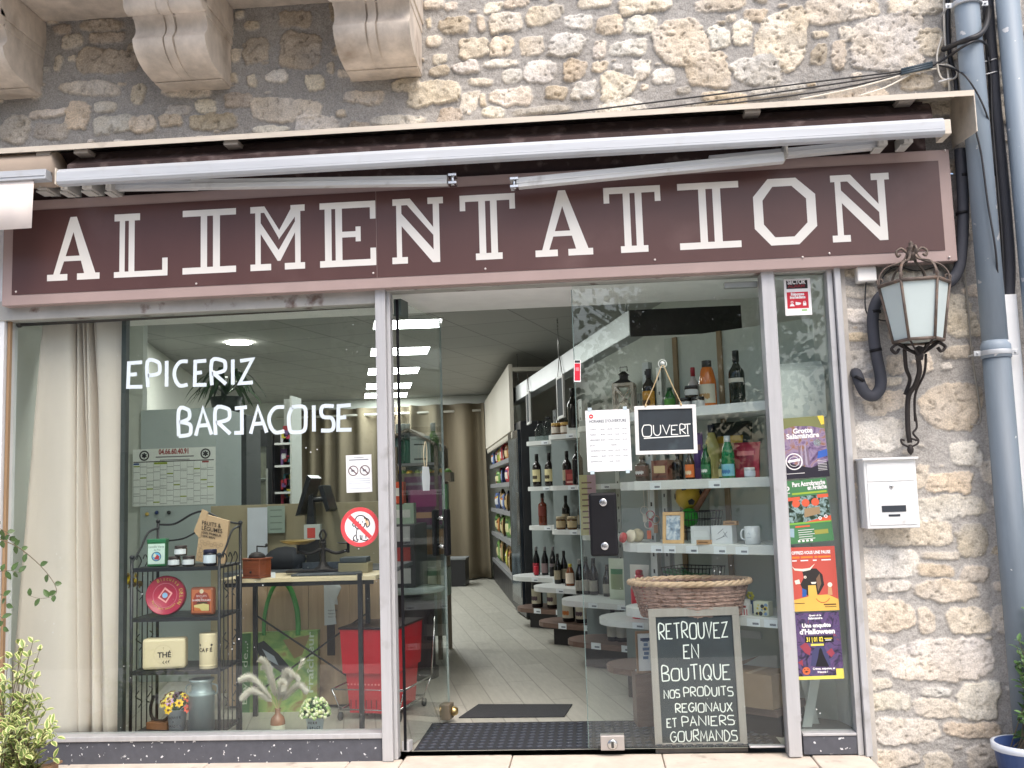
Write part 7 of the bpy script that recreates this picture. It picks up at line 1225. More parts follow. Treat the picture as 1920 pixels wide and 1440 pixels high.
# ------------------------------------------------------------------ table with crossed legs, things under and on it
YT0, YT1 = .50, .86
zt1 = P(560, 1083, YT0).z; TX0 = P(412, 1090, YT0).x; TX1 = P(704, 1080, YT0).x
tb = thing('table', 'pale topped table with black metal legs and crossed braces in the curtained window', 'table', (TX0, YT0, 0)); tw = TX1-TX0; td = YT1-YT0
mb = MB(); mb.b2((0, 0, zt1-.022), (tw, td, zt1)); mb.build('table_top', pm('pale_top', srgb(214, 196, 162), .45, var=.06, scale=4, stretch=(.5, 4, 4)), tb, .002)
lg = [(P(447, 1200, YT0).x-TX0, -.004), (P(676, 1200, YT0).x-TX0, -.004), (P(481, 1200, YT1).x-TX0, td-.03), (P(692, 1200, YT1).x-TX0, td-.03)]
for x, y in lg: mb = MB(); mb.b2((x-.012, y, 0), (x+.012, y+.024, zt1+(.016 if y < 0 else -.023))); mb.build('leg', BLACK_METAL, tb, .001)
mb = MB(); mb.b2((.02, .02, zt1-.045), (tw-.02, .045, zt1-.023)); mb.b2((.02, td-.045, zt1-.045), (tw-.02, td-.02, zt1-.023)); mb.build('rail', BLACK_METAL, tb)
za, zb3 = P(486, 1152, YT1).z, P(664, 1287, YT1).z
mb = MB(); mb.tube([(lg[2][0], td-.018, za), (lg[3][0], td-.018, zb3-.02)], .0055, 6); mb.tube([(lg[2][0], td-.012, zb3-.03), (lg[3][0], td-.012, za+.0)], .0055, 6); mb.build('cross_brace', BLACK_METAL, tb)
OAK = pm('counter_wood', srgb(184, 158, 130), .55, var=.14, scale=5, stretch=(7, 7, .5), dirt=(srgb(110, 86, 66), 3, .62, .12))
YC = 1.02; xc0 = P(425, 1200, YC).x; xc1 = P(735, 1200, YC).x; zc1 = P(560, 1095, YC).z
ct = thing('counter', 'wood effect shop counter front behind the table', 'counter', (xc0, YC, 0)); mb = MB()
zlow = P(560, 1325, YC).z
for i in range(4): a = (xc1-xc0)*i/4; b_ = (xc1-xc0)*(i+1)/4; mb.b2((a+.001, 0, max(zlow, .02)), (b_-.001, .03, zc1+.05))
mb.build('front_panel', OAK, ct, .002); mb = MB(); mb.b2((0, .05, .0), (xc1-xc0, .08, max(zlow, .02)+.02)); mb.build('plinth', cm(96, 92, 88), ct); mb = MB(); mb.b2((-.02, -.01, zc1+.051), (xc1-xc0+.02, .6, zc1+.075)); mb.build('counter_top', cm(96, 100, 104, .4), ct)
a_ = P(614, 1180, YC).x-xc0; b_ = P(628, 1180, YC).x-xc0; mb = MB(); mb.b2((a_, -.012, .3), (b_, -.0005, zc1)); mb.build('dark_strip', cm(56, 50, 50), ct)
# raised screen of the counter
xs0 = P(395, 1000, 1.5).x; xs1 = P(720, 1000, 1.5).x; zs_ = P(560, 944, 1.5).z
mb = MB(); mb.b2((xs0, 1.5, .0), (xs1, 1.53, zs_)); solo('counter_screen', mb, pm('tan_board', srgb(156, 146, 118), .6, var=.08, scale=4), 'tan board screen behind the till counter', 'screen', bevel=.002)
# under the table: shopping bag with bird picture
YBg = .94; q = [P(x, y, YBg) for x, y in ((449, 1338), (594, 1333), (596, 1190), (452, 1188))]; o = q[0]
t = thing('shopping_bag', 'green shopping bag with blurred bird picture and green handles under the table', 'shopping bag', o); ux = q[1]-q[0]; uz = q[3]-q[0]; w = ux.length; h = uz.length; ux.normalize(); uz.normalize()
mb = MB(); mb.hexa([Vector(), ux*w, ux*(w*1.0)+uz*h, uz*h], (0, .05, 0)); mb.build('bag', noisy('leafy', [(76, 130, 72), (126, 164, 90), (166, 190, 112), (156, 132, 88)], 9, 1.0), t)
mb = MB(); mb.flat([(.0, 0), (.13*w, 0), (.13*w, h), (0, h)], (0, 0, 0), ux, uz, 0, .001); mb.flat([(.2*w, .86*h), (.3*w, .9*h), (.5*w, .72*h), (.68*w, .52*h), (.62*w, .44*h), (.4*w, .58*h), (.24*w, .72*h)], (0, 0, 0), ux, uz, 1, .0012); mb.flat([(.28*w, .8*h), (.44*w, .7*h), (.5*w, .58*h), (.36*w, .66*h)], (0, 0, 0), ux, uz, 2, .0016); mb.flat([(.24*w, .74*h), (.3*w, .68*h), (.44*w, .56*h), (.4*w, .55*h)], (0, 0, 0), ux, uz, 2, .0018); mb.flat([(.55*w, .9*h), (.9*w, .95*h), (.8*w, .7*h), (.7*w, .66*h)], (0, 0, 0), ux, uz, 3, .0009); mb.build('picture', [cm(70, 124, 66), cm(44, 48, 52), cm(170, 180, 190), cm(150, 128, 90)], t)
mb = MB(); mb.text('Envie de...', .05, ux*(.095*w)+uz*(.10*h), uz, -ux, 0, .002, fit=.76*h); mb.text('Fraîcheur', .055, ux*(.95*w)+uz*(.22*h), uz, -ux, 0, .002, fit=.76*h, bold=.001); mb.build('lettering', cm(206, 220, 196), t)
mb = MB(); mb.tube(spline([ux*(.3*w)+uz*(h*.97)+Vector((0, -.004, 0)), ux*(.31*w)+uz*(h*1.25), ux*(.4*w)+uz*(h*1.55), ux*(.52*w)+uz*(h*1.64), ux*(.64*w)+uz*(h*1.53), ux*(.73*w)+uz*(h*1.25), ux*(.75*w)+uz*(h*.95)+Vector((0, -.004, 0))], 7), .017, 8, 0, flat=.5)
mb.build('handle', cm(70, 150, 70), t)
# white paper hanging from the counter edge
q0 = P(606, 1092, .97); t = MB(); pts_ = [(607, 1092), (634, 1093), (640, 1102), (632, 1120), (633, 1134), (627, 1133), (631, 1170), (608, 1173)]; c3 = [P(x, y, .97)+Vector((0, .006*math.sin(i*1.9), 0)) for i, (x, y) in enumerate(pts_)]; t.prism([p-q0 for p in c3], (0, .003, 0)); tp_ = P(618, 1150, .966)-q0
for k in range(3): t.text(('merci de', 'laisser', 'vos sacs')[k], .016, tp_+Vector((-.01, 0, .012-.018*k)), EX, EZ, 1, .0)
solo('hanging_paper', t, [cm(206, 212, 216), cm(80, 84, 96)], 'crumpled white paper hanging on the counter front', 'paper', loc=q0)
# vase of pampas, small pot of white flowers on the window floor
o = P(521, 1382, .30); o.z = 0.0; t = thing('pampas_vase', 'two-tone stoneware bottle holding fluffy pampas grass in the curtained window', 'vase', o)
zv = lambda y: P(521, y, .30).z
mb = MB(); zt = zv(1333); mb.lathe([(.034, 0), (.037, .006), (.037, zv(1358)), (.037, zv(1352)), (.032, zv(1345)), (.014, zv(1338)), (.013, zv(1333)+.006), (.016, zv(1331)+.008), (.010, zv(1331)+.008), (0, zt-.02)], 26)
for i, p in enumerate(mb.f): pass
me_i = [(0 if np.mean([mb.v[k][2] for k in f]) < zv(1359) else 1) for f in mb.f]; mb.m = me_i; mb.build('bottle', [cm(206, 206, 184, .35), pm('glaze_brown', srgb(146, 102, 76), .25, var=.1)], t)
q = random.Random(12); mb = MB(); ms = MB(); tops = ((455, 1306, .02, .05), (452, 1272, .0, .03), (490, 1236, -.01, .0), (498, 1250, .03, .02), (541, 1262, 0, .02), (556, 1272, .02, .02), (573, 1293, .0, .03), (530, 1290, -.05, .02), (566, 1240, .02, .04))
for (px, py, dy, bend) in tops:
    a = Vector((0, 0, zt)); e_ = P(px, py, .30+dy)-o; mid = a*.35+e_*.65+Vector((0, 0, .055 if px != 566 else .0)); c = spline([a, a*.7+mid*.3+Vector((0, 0, .02)), mid, e_], 10); ms.tube(c, .0014, 4)
    n0 = int(len(c)*.32) if px != 566 else int(len(c)*.8)
    for i in range(n0, len(c)-1):
        f = (i-n0)/(len(c)-n0); rad = .031*math.sin(math.pi*min(1, .15+f*.85))**.6 if f < 1 else .004; d = (c[i+1]-c[i]).normalized()
        for _ in range(60 if px != 566 else 10):
            p = c[i]+(c[i+1]-c[i])*q.random(); s_ = Vector((q.gauss(0, 1), q.gauss(0, 1), q.gauss(0, 1))); s_ = (s_-d*s_.dot(d)).normalized(); tip = p+s_*rad*q.uniform(.5, 1.1)+d*rad*1.3+Vector((0, 0, -.008)); w_ = d.cross(s_)*.0021; mb.add([p-w_, p+w_, tip], [(0, 1, 2)], q.randint(0, 1))
mb.build('plume', [cm(222, 216, 202, .9), cm(236, 230, 220, .9)], t); ms.build('stem', cm(186, 166, 120), t)
o = P(591, 1385, .30); o.z = 0.0; zp = P(591, 1343, .30).z
flower_pot(o, .034, .046, zp, (('HERB', .085), ('& SPICE', .06)), 'small pale blue bucket of white and green blossom in the curtained window', (186, 204, 218), 31, .075, LEAFG, {'r': .0085, 'c': [(206, 212, 150), (224, 224, 190), (150, 180, 110)]}, 230, .095)
# things on the table: coffee mill, tray, brass scales, papers, monitors
o = P(482, 1078, YT0+.06); o.z = zt1+.001; t = thing('coffee_mill', 'old wooden coffee mill with domed top and crank on the table', 'coffee mill', o, R(-16)); CHW = pm('cherry_wood', srgb(134, 72, 46), .35, var=.2, scale=14, stretch=(1, 1, 4)); k_ = .114
mb = MB(); mb.b2((-.062, -.062, 0), (.062, .062, .01)); mb.b2((-.054, -.054, .01), (.054, .054, .098)); mb.b2((-.06, -.06, .098), (.06, .06, .106)); mb.build('box', CHW, t, .003); mb = MB(); mb.b2((-.046, -.0565, .016), (.046, -.0542, .052)); mb.ball((0, -.06, .034), .006, 1); mb.build('drawer', [CHW, DIRON], t, .001)
mb = MB(); mb.lathe([(.046, .106), (.044, .118), (.03, .132), (.01, .138), (0, .138)], 22); mb.build('dome', DIRON, t); mb = MB(); mb.tube([(0, 0, .136), (0, 0, .168), (.06, 0, .165)], .0042, 8); mb.lathe([(.006, 0), (.008, .012), (0, .02)], 10, 0, Matrix.Translation((.06, 0, .165))); mb.build('crank', DIRON, t)
mb = MB(); a_ = P(512, 1078, YT0).x-TX0; mb.b2((0, 0, 0), (.024, .002, .03)); o = P(508, 1072, YT0+.01); o.z = zt1+.001; solo('price_ticket', mb, cm(226, 228, 230), 'little white price ticket beside the coffee mill', 'price ticket', loc=o)
mb = MB(); o = P(545, 1078, YT0+.06); o.z = zt1+.002; mb.b2((0, 0, 0), (.36, .2, .008)); mb.b2((0.005, .2, .008), (.355, .205, .06)); solo('dark_tray', mb, pm('tray', srgb(62, 68, 76), .5, var=.4, scale=16, dirt=(srgb(130, 132, 130), 40, .63, .06)), 'dark speckled tray lying on the table under the old scales', 'tray', bevel=.004, loc=o)
o = P(596, 1060, YT1-.12); o.z = zt1+.0105; t = thing('balance_scale', 'old iron balance scale with brass pan behind the coffee mill', 'balance scale', o, R(6)); BRS = pm('old_brass', srgb(176, 150, 90), .35, .7, var=.15)
mb = MB(); mb.b2((-.17, -.05, 0), (.17, .05, .014)); mb.lathe([(.06, .014), (.03, .03), (.014, .06), (.012, .15), (.02, .16), (0, .168)], 14, 0, Matrix.Translation((.03, 0, 0))); mb.build('base', DIRON, t, .003); mb = MB(); mb.tube(spline([(-.11, 0, .115), (-.04, 0, .1), (.03, 0, .125), (.1, 0, .1), (.17, 0, .115)], 6), .009, 8); mb.tube([(-.11, 0, .1), (-.11, 0, .15)], .008, 8); mb.tube([(.17, 0, .1), (.17, 0, .15)], .008, 8); mb.build('beam', DIRON, t)
mb = MB(); mb.lathe([(0, .152), (.05, .154), (.092, .17), (.1, .178), (.092, .174), (0, .158)], 26, 0, Matrix.Translation((-.11, 0, 0))); mb.build('brass_pan', BRS, t); mb = MB(); mb.lathe([(0, .15), (.05, .152), (.062, .158), (0, .156)], 22, 0, Matrix.Translation((.17, 0, 0))); mb.build('plate', DIRON, t)
mb = MB(); mb.tube(spline([(.03, 0, .165), (.012, 0, .2), (.03, 0, .23), (.048, 0, .2), (.03, 0, .165)], 5), .006, 6); mb.build('top_loop', DIRON, t)
o = P(665, 1062, YT1-.1); o.z = zt1+.001; mb = MB(); mb.b2((-.08, -.06, 0), (.09, .06, .055)); mb.b2((-.07, -.0608, .056), (.08, .05, .085), 1); solo('till_box', mb, [cm(150, 140, 110), cm(70, 76, 80)], 'beige box with dark top at the right end of the table', 'box', bevel=.004, loc=o)
o = P(482, 1040, 1.45); mb = MB(); a_ = P(464, 1046, 1.45); c_ = P(501, 951, 1.45); mb.b2((a_.x, 1.45, a_.z), (c_.x, 1.452, c_.z)); solo('white_sheet', mb, cm(206, 212, 220), 'tall plain white sheet fixed to the tan counter screen', 'paper sheet')
a_ = P(501, 1000, 1.47); c_ = P(534, 948, 1.47); mb = MB(); mb.b2((a_.x, 1.47, a_.z), (c_.x, 1.472, c_.z))
for k in range(4): mb.b2((a_.x+.02, 1.4692, c_.z-.03-.04*k), (c_.x-.02, 1.4698, c_.z-.024-.04*k), 1)
solo('green_note', mb, [cm(150, 166, 154), cm(110, 124, 116)], 'pale green note fixed right of the white sheet', 'note')
BLK = cm(34, 36, 38, .35)
o = P(585, 1000, 1.3); t = thing('till_screens', 'pair of black till screens on a stand seen edge-on above the counter', 'till', o, R(0)); mb = MB(); g = lambda x, y, Y=1.3: P(x, y, Y)-o
mb.hexa([g(553, 968), g(562, 965), g(583, 897), g(575, 890)], (0, .26, 0)); mb.build('screen', BLK, t, .004); mb = MB(); mb.hexa([g(611, 960), g(618, 955), g(604, 909), g(596, 912)], (0, .2, 0)); mb.build('screen', BLK, t, .004); mb = MB(); mb.hexa([g(574, 985), g(590, 985), g(586, 925), g(578, 930)], (0, .05, 0)); mb.tube([g(583, 938, 1.32), g(606, 935, 1.32)], .018, 8); mb.tube([g(581, 985, 1.32), g(580, 1015, 1.32)], .03, 10); mb.b2(g(560, 1040, 1.28), g(612, 1012, 1.45)); mb.build('stand', BLK, t, .004)
mb = MB(); o = P(535, 1040, 1.25); mb.ball((0, 0, -.03), .13, 0, 20, (1, .7, .62)); mb.b2((-.1, -.05, -.30), (.1, .06, -.05)); solo('chair_back', mb, pm('dark_cloth', srgb(40, 42, 48), .8, var=.2), 'dark rounded chair back behind the counter', 'chair', loc=o)
a_ = P(570, 1003, 1.22); c_ = P(600, 983, 1.22); mb = MB(); mb.b2((a_.x, 1.22, a_.z-.03), (c_.x, 1.26, c_.z)); mb.b2((a_.x+.02, 1.2192, a_.z-.02), (c_.x-.03, 1.2199, c_.z-.02), 1); mb.b2((a_.x+.01, 1.23, .62), (c_.x-.01, 1.25, a_.z-.03), 2); solo('card_terminal', mb, [cm(190, 196, 190), cm(196, 70, 60), BLK], 'small card reader with red screen on the counter', 'card reader', bevel=.003)
# wall calendar, notice panels, fridge, plant at the left
YP1 = 1.92
a_ = P(270, 1300, YP1); zpt = P(300, 768, YP1).z
mb = MB(); mb.b2((P(262, 1000, YP1).x, YP1, 0), (P(405, 1000, YP1).x, YP1+.5, zpt)); mb.b2((P(236, 1000, YP1).x-.3, YP1+.03, 0), (P(262, 1000, YP1).x-.001, YP1+.1, CEIL), 1); solo('tall_cabinet', mb, [pm('grey_panel', srgb(166, 178, 177), .5, var=.05, scale=3), cm(190, 196, 188)], 'tall grey cabinet behind the counter at the left carrying a wall calendar', 'cabinet', bevel=.003)
q = [P(x, y, YP1-.004) for x, y in ((248, 950), (404, 946), (405, 838), (248, 843))]; o = q[0]; w = (q[1]-q[0]).length; h = (q[3]-q[0]).length
t = thing('wall_calendar', 'large wall planner calendar with phone number heading and two round emblems', 'calendar', o); mb = MB(); mb.b2((0, 0, 0), (w, .003, h)); mb.build('paper', cm(220, 226, 222, .7), t); mb = MB()
mb.text('04.66.60.40.91', .05, (w*.5, -.001, h*.90), EX, EZ, 1, 0, 'CENTER', fit=.36*w, bold=.002); mb.rect((w*.28, -.001, h*.84), w*.46, h*.022, EX, EZ, 0); mb.rect((w*.33, -.001, h*.79), w*.36, h*.014, EX, EZ, 0)
for cx in (.14, .88):
    mb.disc((cx*w, -.001, h*.885), .036*1.0, EX, EZ, 2, 24, .026); c_ = Vector((cx*w, -.0014, h*.885))
    for k in range(3): a = R(90+60*k); d = Vector((math.cos(a), 0, math.sin(a))); s_ = Vector((-d.z, 0, d.x))*.0055; mb.add([c_+d*.019-s_, c_+d*.019+s_, c_-d*.019+s_, c_-d*.019-s_], [(0, 1, 2, 3)], 2)
mb.rect((w*.01, -.001, h*.765), w*.97, h*.016, EX, EZ, 2); mb.rect((w*.01, -.0014, h*.725), w*.07, h*.03, EX, EZ, 3); mb.rect((w*.26, -.0014, h*.725), w*.16, h*.035, EX, EZ, 4); mb.rect((w*.84, -.0014, h*.73), w*.08, h*.03, EX, EZ, 1)
q_ = random.Random(6)
for i in range(12):
    mb.rect((w*(.01+.081*i), -.001, h*.02), .0015, h*.74, EX, EZ, 5)
    for j in range(7): 
        zz = h*(.66-.1*j+q_.uniform(-.045, .045)); mb.rect((w*(.012+.081*i), -.0011, zz), w*.075, .003 if (i*7+j) % 9 else .008, EX, EZ, 5 if (i*7+j) % 9 else (4 if (i+j) % 3 == 0 else 2))
mb.build('print', [cm(120, 120, 124), cm(150, 60, 60), cm(44, 46, 50), cm(60, 90, 150), cm(150, 170, 60), cm(120, 132, 132)], t)
for px, py, c, lb in ((276, 964, (196, 170, 90), 'yellow round magnet on the grey cabinet'), (294, 961, (40, 60, 110), 'blue round magnet on the grey cabinet'), (317, 961, (30, 32, 34), 'small black round magnet on the grey cabinet')):
    o = P(px, py, YP1-.008); mb = MB(); mb.lathe([(.013, 0), (.013, .008), (0, .009)], 14, 0, Matrix.Rotation(R(90), 4, 'X')); solo('magnet', mb, cm(*c), lb, 'magnet', 'round magnets on the grey cabinet', loc=o)
YF = 4.6
def dfr(px0, px1, yt, yb, label):
    a = P(px0, yb, YF); c = P(px1, yt, YF); t = thing('drinks_fridge', label, 'fridge', Vector((a.x, YF, 0)), 0, 'drinks fridges behind the counter'); w = c.x-a.x; h = c.z; mb = MB(); mb.b2((0, .04, 0), (w, .6, h)); mb.build('body', pm('black_body', srgb(38, 40, 46), .35, var=.15), t, .004)
    mb = MB()
    for r_ in ((0, .02, .06, h), (w-.06, .02, w, h), (.06, h-.16, w-.06, h), (.06, .02, w-.06, .12)): mb.b2((r_[0], -.03, r_[1]), (r_[2], .0, r_[3]))
    dd = mb.build('door', BLK, t, .002); mb = MB(); mb.b2((.06, -.012, .12), (w-.06, -.008, h-.16)); mb.build('pane', GLASS, dd); mb = MB(); mb.b2((w-.05, -.07, .8), (w-.03, -.0305, 1.5)); mb.build('handle', STEEL, dd)
    mb = MB(); mb.b2((.06, .0395, .12), (w-.06, .0399, h-.16)); mb.build('lining', pm('streaked_lining', srgb(130, 126, 110), .6, var=.35, scale=5, stretch=(6, 1, 1)), t)  # flat lining panel, one mid tone with random streaks
    q = random.Random(int(px0)); 
    mb = MB()
    for z in (.35, .7, 1.05, 1.4): mb.b2((.06, .002, z), (w-.06, .038, z+.012))
    mb.build('rack', STEEL, t)
dfr(408, 462, 790, 945, 'black drinks fridge right of the wall calendar'); dfr(466, 512, 805, 945, 'second black drinks fridge, farther to the right behind the counter')
o = P(535, 900, YF); t = thing('wall_shelf_unit', 'narrow pale shelf unit with small goods beside the back curtain', 'shelving', Vector((P(515, 900, YF).x, YF, 0)), 0); wsh = P(548, 900, YF).x-P(515, 900, YF).x; mb = MB(); mb.b2((0, .3, 0), (wsh, .32, 2.2)); mb.b2((wsh-.02, 0, 0), (wsh, .3, 2.2)); mb.build('panel', cm(186, 190, 186), t)
zsh = [P(530, y, YF).z for y in (945, 922, 872, 830)]
mb = MB()
for z in zsh: mb.b2((0, 0, z-.02), (wsh-.021, .299, z))
mb.build('shelf', SHELF, t)
q = random.Random(17); cl = [(176, 50, 80), (40, 50, 60), (206, 206, 210), (150, 40, 50), (60, 110, 120), (190, 180, 70), (110, 80, 130)]; nm_ = ('lowest', 'second', 'third', 'topmost')
for k, z in enumerate(zsh):
    for i in range(3): carton(Vector((P(515, 900, YF).x+.06+i*(wsh-.1)/3, YF+.12, z+.0005)), (.06, .05, q.uniform(.08, .2)), [cl[(k*3+i) % 7], cl[(k*3+i+3) % 7]], f'small packet on the {nm_[k]} board of the narrow pale shelf unit', f'packets on the {nm_[k]} board of the narrow shelf unit')
o = P(424, 745, 3.2); t = thing('fern', 'green fern in dark basket on top of the black fridges', 'fern', o); q = random.Random(2); mb = MB(); LF = pm('fern_green', srgb(64, 96, 58), .6, var=.4, scale=20); LFD = cm(40, 50, 42)
for k in range(46):
    a = q.uniform(0, 2*math.pi); Ln = q.uniform(.18, .36); el = q.uniform(.1, .9); c = spline([Vector((0, 0, .02)), Vector((math.cos(a)*Ln*.45, math.sin(a)*Ln*.45, .05+.22*el)), Vector((math.cos(a)*Ln*.8, math.sin(a)*Ln*.8, .02+.2*el-.05)), Vector((math.cos(a)*Ln, math.sin(a)*Ln, -.1+.15*el))], 5); n = len(c)
    for i in range(n-1):
        d = (c[i+1]-c[i]); s_ = d.cross(Vector((0, 0, 1))).normalized()*.016*math.sin(math.pi*(i+.7)/n); s2 = d.cross(Vector((0, 0, 1))).normalized()*.016*math.sin(math.pi*min(n-.3, i+1.7)/n); mb.add([c[i]-s_, c[i]+s_, c[i+1]+s2, c[i+1]-s2], [(0, 1, 2, 3)], k % 2)
mb.build('fronds', [LF, pm('fern_dark', srgb(44, 66, 44), .6, var=.3)], t); mb = MB(); mb.lathe([(.1, -.16), (.13, .0), (.12, .0), (0, -.02)], 16); mb.build('basket', LFD, t)
mb = MB(); fp = P(425, 772, 3.2); mb.b2((fp.x-.3, 3.05, 0), (fp.x+.22, 3.4, o.z-.162)); solo('pillar_cabinet', mb, pm('pillar_dark', srgb(70, 74, 74), .6, var=.1), 'dark cabinet column carrying the fern behind the painted lettering', 'cabinet', bevel=.004)
# ------------------------------------------------------------------ red basket trolley behind the mullion
o = PZ(712, 1345, 0.0); t = thing('basket_trolley', 'stack of red plastic shopping baskets on chrome trolley beside the entrance', 'basket trolley', Vector((o.x, o.y+.1, 0)), R(-10)); REDP = pm('red_plastic', srgb(198, 28, 46), .35, var=.06, scale=8)
def tub(z0, z1, w0, w1, d0, d1, nm): 
    mb = MB(); vs = []
    for z, w, d in ((z0, w0, d0), (z1, w1, d1)): vs += [(-w/2, -d/2, z), (w/2, -d/2, z), (w/2, d/2, z), (-w/2, d/2, z)]
    vs += [(x*.97, y*.97, z) for x, y, z in vs[4:]]+[(x*.97, y*.97, z+.01) for x, y, z in vs[:4]]
    mb.add(vs, [(3, 2, 1, 0), (0, 1, 5, 4), (1, 2, 6, 5), (2, 3, 7, 6), (3, 0, 4, 7), (4, 5, 9, 8), (5, 6, 10, 9), (6, 7, 11, 10), (7, 4, 8, 11), (8, 9, 13, 12), (9, 10, 14, 13), (10, 11, 15, 14), (11, 8, 12, 15), (12, 13, 14, 15)])
    mb.build(nm, REDP, t, .008)
zz1 = P(700, 1175, o.y).z; zz0 = P(700, 1268, o.y).z; zz2 = P(700, 1333, o.y).z
tub(zz0+.03, zz1, .31, .33, .40, .42, 'basket'); tub(zz2, zz0+.028, .26, .29, .33, .36, 'basket')
mb = MB(); mb.box((0, 0, zz1+.004), (.345, .435, .012)); mb.build('rim', cm(40, 26, 30, .4), t, .004)
mb = MB()
for k in range(14): mb.box((-.13+k*.02, -.1835, zz0-.03), (.008, .004, .008))
for k in range(9): mb.box((-.12+k*.03, -.171, zz2+.05), (.006, .004, .045), 1)
mb.build('vent_slot', [cm(230, 130, 130), cm(120, 20, 30)], t)
mb = MB(); mb.tube([(-.21, -.22, .17), (.21, -.22, .17), (.21, .22, .17), (-.21, .22, .17)], .006, 8, closed=True); mb.tube([(-.17, -.2, .06), (.17, -.2, .06), (.17, .2, .06), (-.17, .2, .06)], .007, 8, closed=True)
for sx in (-1, 1):
    for sy in (-1, 1): mb.tube([(sx*.21, sy*.22, .17), (sx*.17, sy*.2, .06)], .005, 6)
mb.tube([(.21, .22, .17), (.23, .25, .5)], .006, 6)
mb.build('chrome_frame', STEEL, t)
for sx in (-1, 1):
    for sy in (-1, 1): mb = MB(); mb.lathe([(0, -.008), (.022, -.008), (.024, 0), (.022, .008), (0, .008)], 14, 0, Matrix.Translation((sx*.17, sy*.2, .0245)) @ Matrix.Rotation(R(90), 4, 'Y')); mb.b2((sx*.17-.014, sy*.2-.006, .02), (sx*.17-.0085, sy*.2+.006, .06), 1); mb.build('castor', [cm(60, 62, 64), STEEL], t)
# ------------------------------------------------------------------ produce stand and shelves behind the open door
YM = 2.6
x0 = P(738, 900, YM).x; x1 = P(822, 900, YM).x
ms_ = thing('market_stand', 'small market stand with pitched roof and shelves of produce seen behind the open door', 'market stand', (x0, YM, 0)); wS = x1-x0
zr = P(770, 803, YM).z; ze = P(770, 822, YM).z
WSt = pm('stand_wood', srgb(120, 112, 98), .6, var=.15, scale=9)
mb = MB(); mb.prism([(-.1, -.05, ze-.02), (wS*.36, -.05, zr), (wS*.95, -.05, ze-.04), (wS*.95, -.05, ze-.06), (wS*.36, -.05, zr-.02), (-.1, -.05, ze-.04)], (0, .6, 0)); mb.build('roof', WSt, ms_)
mb = MB()
for x, y in ((.0, 0), (wS-.03, 0), (0, .5), (wS-.03, .5)): mb.b2((x, y, 0), (x+.03, y+.03, ze-.06))
mb.build('post', WSt, ms_)
zsm = [P(780, y, YM).z for y in (1118, 1040, 985, 905, 868)]
for z in zsm: mb = MB(); mb.b2((.031, .0, z-.02), (wS-.031, .5, z)); mb.build('shelf', SHG, ms_)
mb = MB(); mb.b2((.03, .505, .1), (wS-.03, .52, ze-.08)); mb.build('back_panel', cm(120, 130, 126), ms_)
def msx(px, z, dy): p = P(px, 900, YM+dy); return Vector((p.x, YM+dy, z+.001))
mb = MB(); a_ = msx(770, zsm[4], .0); ww = P(810, 850, YM).x-P(772, 850, YM).x; hh = P(790, 818, YM).z-zsm[4]; mb.b2((0, 0, 0), (ww, .01, hh)); mb.text('MARCHÉ', .05, (ww/2, -.001, hh*.62), EX, EZ, 1, 0, 'CENTER', fit=ww*.6, bold=.002) if False else None
for k in range(2): mb.b2((ww*.2, -.001, hh*(.66 if k else .1)), (ww*.8, -.0002, hh*(.71 if k else .17)), 1)
solo('produce_sign', mb, [cm(170, 186, 184), cm(60, 72, 72)], 'pale grey green sign board with two dark lines on the market stand', 'sign board', loc=a_)
for px, c, lb in ((748, (120, 150, 150), 'pale green bottle at the left of the market stand'), (758, (40, 96, 76), 'dark green bottle between two others on the market stand'), (766, (60, 120, 100), 'green bottle beside the sign board on the market stand'), (814, (90, 130, 60), 'leafy green bottle right of the sign board on the market stand')):
    bottle(msx(px, zsm[4], .1), .3, .045, c, (190, 200, 200), None, lb, 'green bottles on the market stand', 'wine')
q = random.Random(21); frc = [(206, 170, 50), (196, 150, 40), (90, 130, 60), (206, 120, 50), (150, 170, 80)]
for k, (px, c, lb) in enumerate(((752, 0, 'crate of green fruit on the market stand'), (800, 1, 'crate of yellow fruit on the market stand'), (822, 2, 'crate of orange and yellow fruit at the right of the market stand'))):
    t = thing('fruit_crate', lb, 'crate', msx(px, zsm[3], .08)); mb = MB(); mb.b2((-.1, -.06, 0), (.1, -.052, .07)); mb.b2((-.1, .152, 0), (.1, .16, .07)); mb.b2((-.1, -.052, 0), (-.092, .152, .07)); mb.b2((.092, -.052, 0), (.1, .152, .07)); mb.b2((-.092, -.052, 0), (.092, .152, .01)); mb.build('crate', WSt, t); mb = MB()
    for i in range(12): mb.ball((-.065+(i % 4)*.044, -.02+(i//4)*.05, .062+q.uniform(0, .014)), .026, (i % 2), 10)
    mb.build('fruit', [cm(*frc[(c*2+2) % 5]), cm(*frc[c])], t)
carton(msx(795, zsm[2], .05), (.28, .1, .36), [(96, 40, 86), (150, 60, 120), (190, 150, 120)], 'purple display card standing on the middle shelf of the market stand'); carton(msx(750, zsm[2], .05), (.14, .1, .26), [(120, 124, 118), (190, 160, 110)], 'grey box left of the purple display card'); carton(msx(826, zsm[2], .06), (.1, .1, .3), [(80, 130, 90), (200, 206, 196)], 'green box right of the purple display card')
carton(msx(768, zsm[1], .05), (.16, .1, .12), [(190, 196, 190), (150, 60, 60)], 'white carton on the second board of the market stand'); carton(msx(800, zsm[1], .08), (.3, .2, .18), [(140, 106, 70), (170, 136, 96)], 'brown carton on the second board of the market stand')
carton(msx(765, zsm[0], .05), (.2, .12, .16), [(60, 70, 66), (150, 160, 156)], 'dark carton on the lowest board of the market stand'); carton(msx(812, zsm[0], .08), (.22, .14, .2), [(120, 136, 120), (200, 206, 190)], 'pale patterned carton on the lowest board of the market stand')
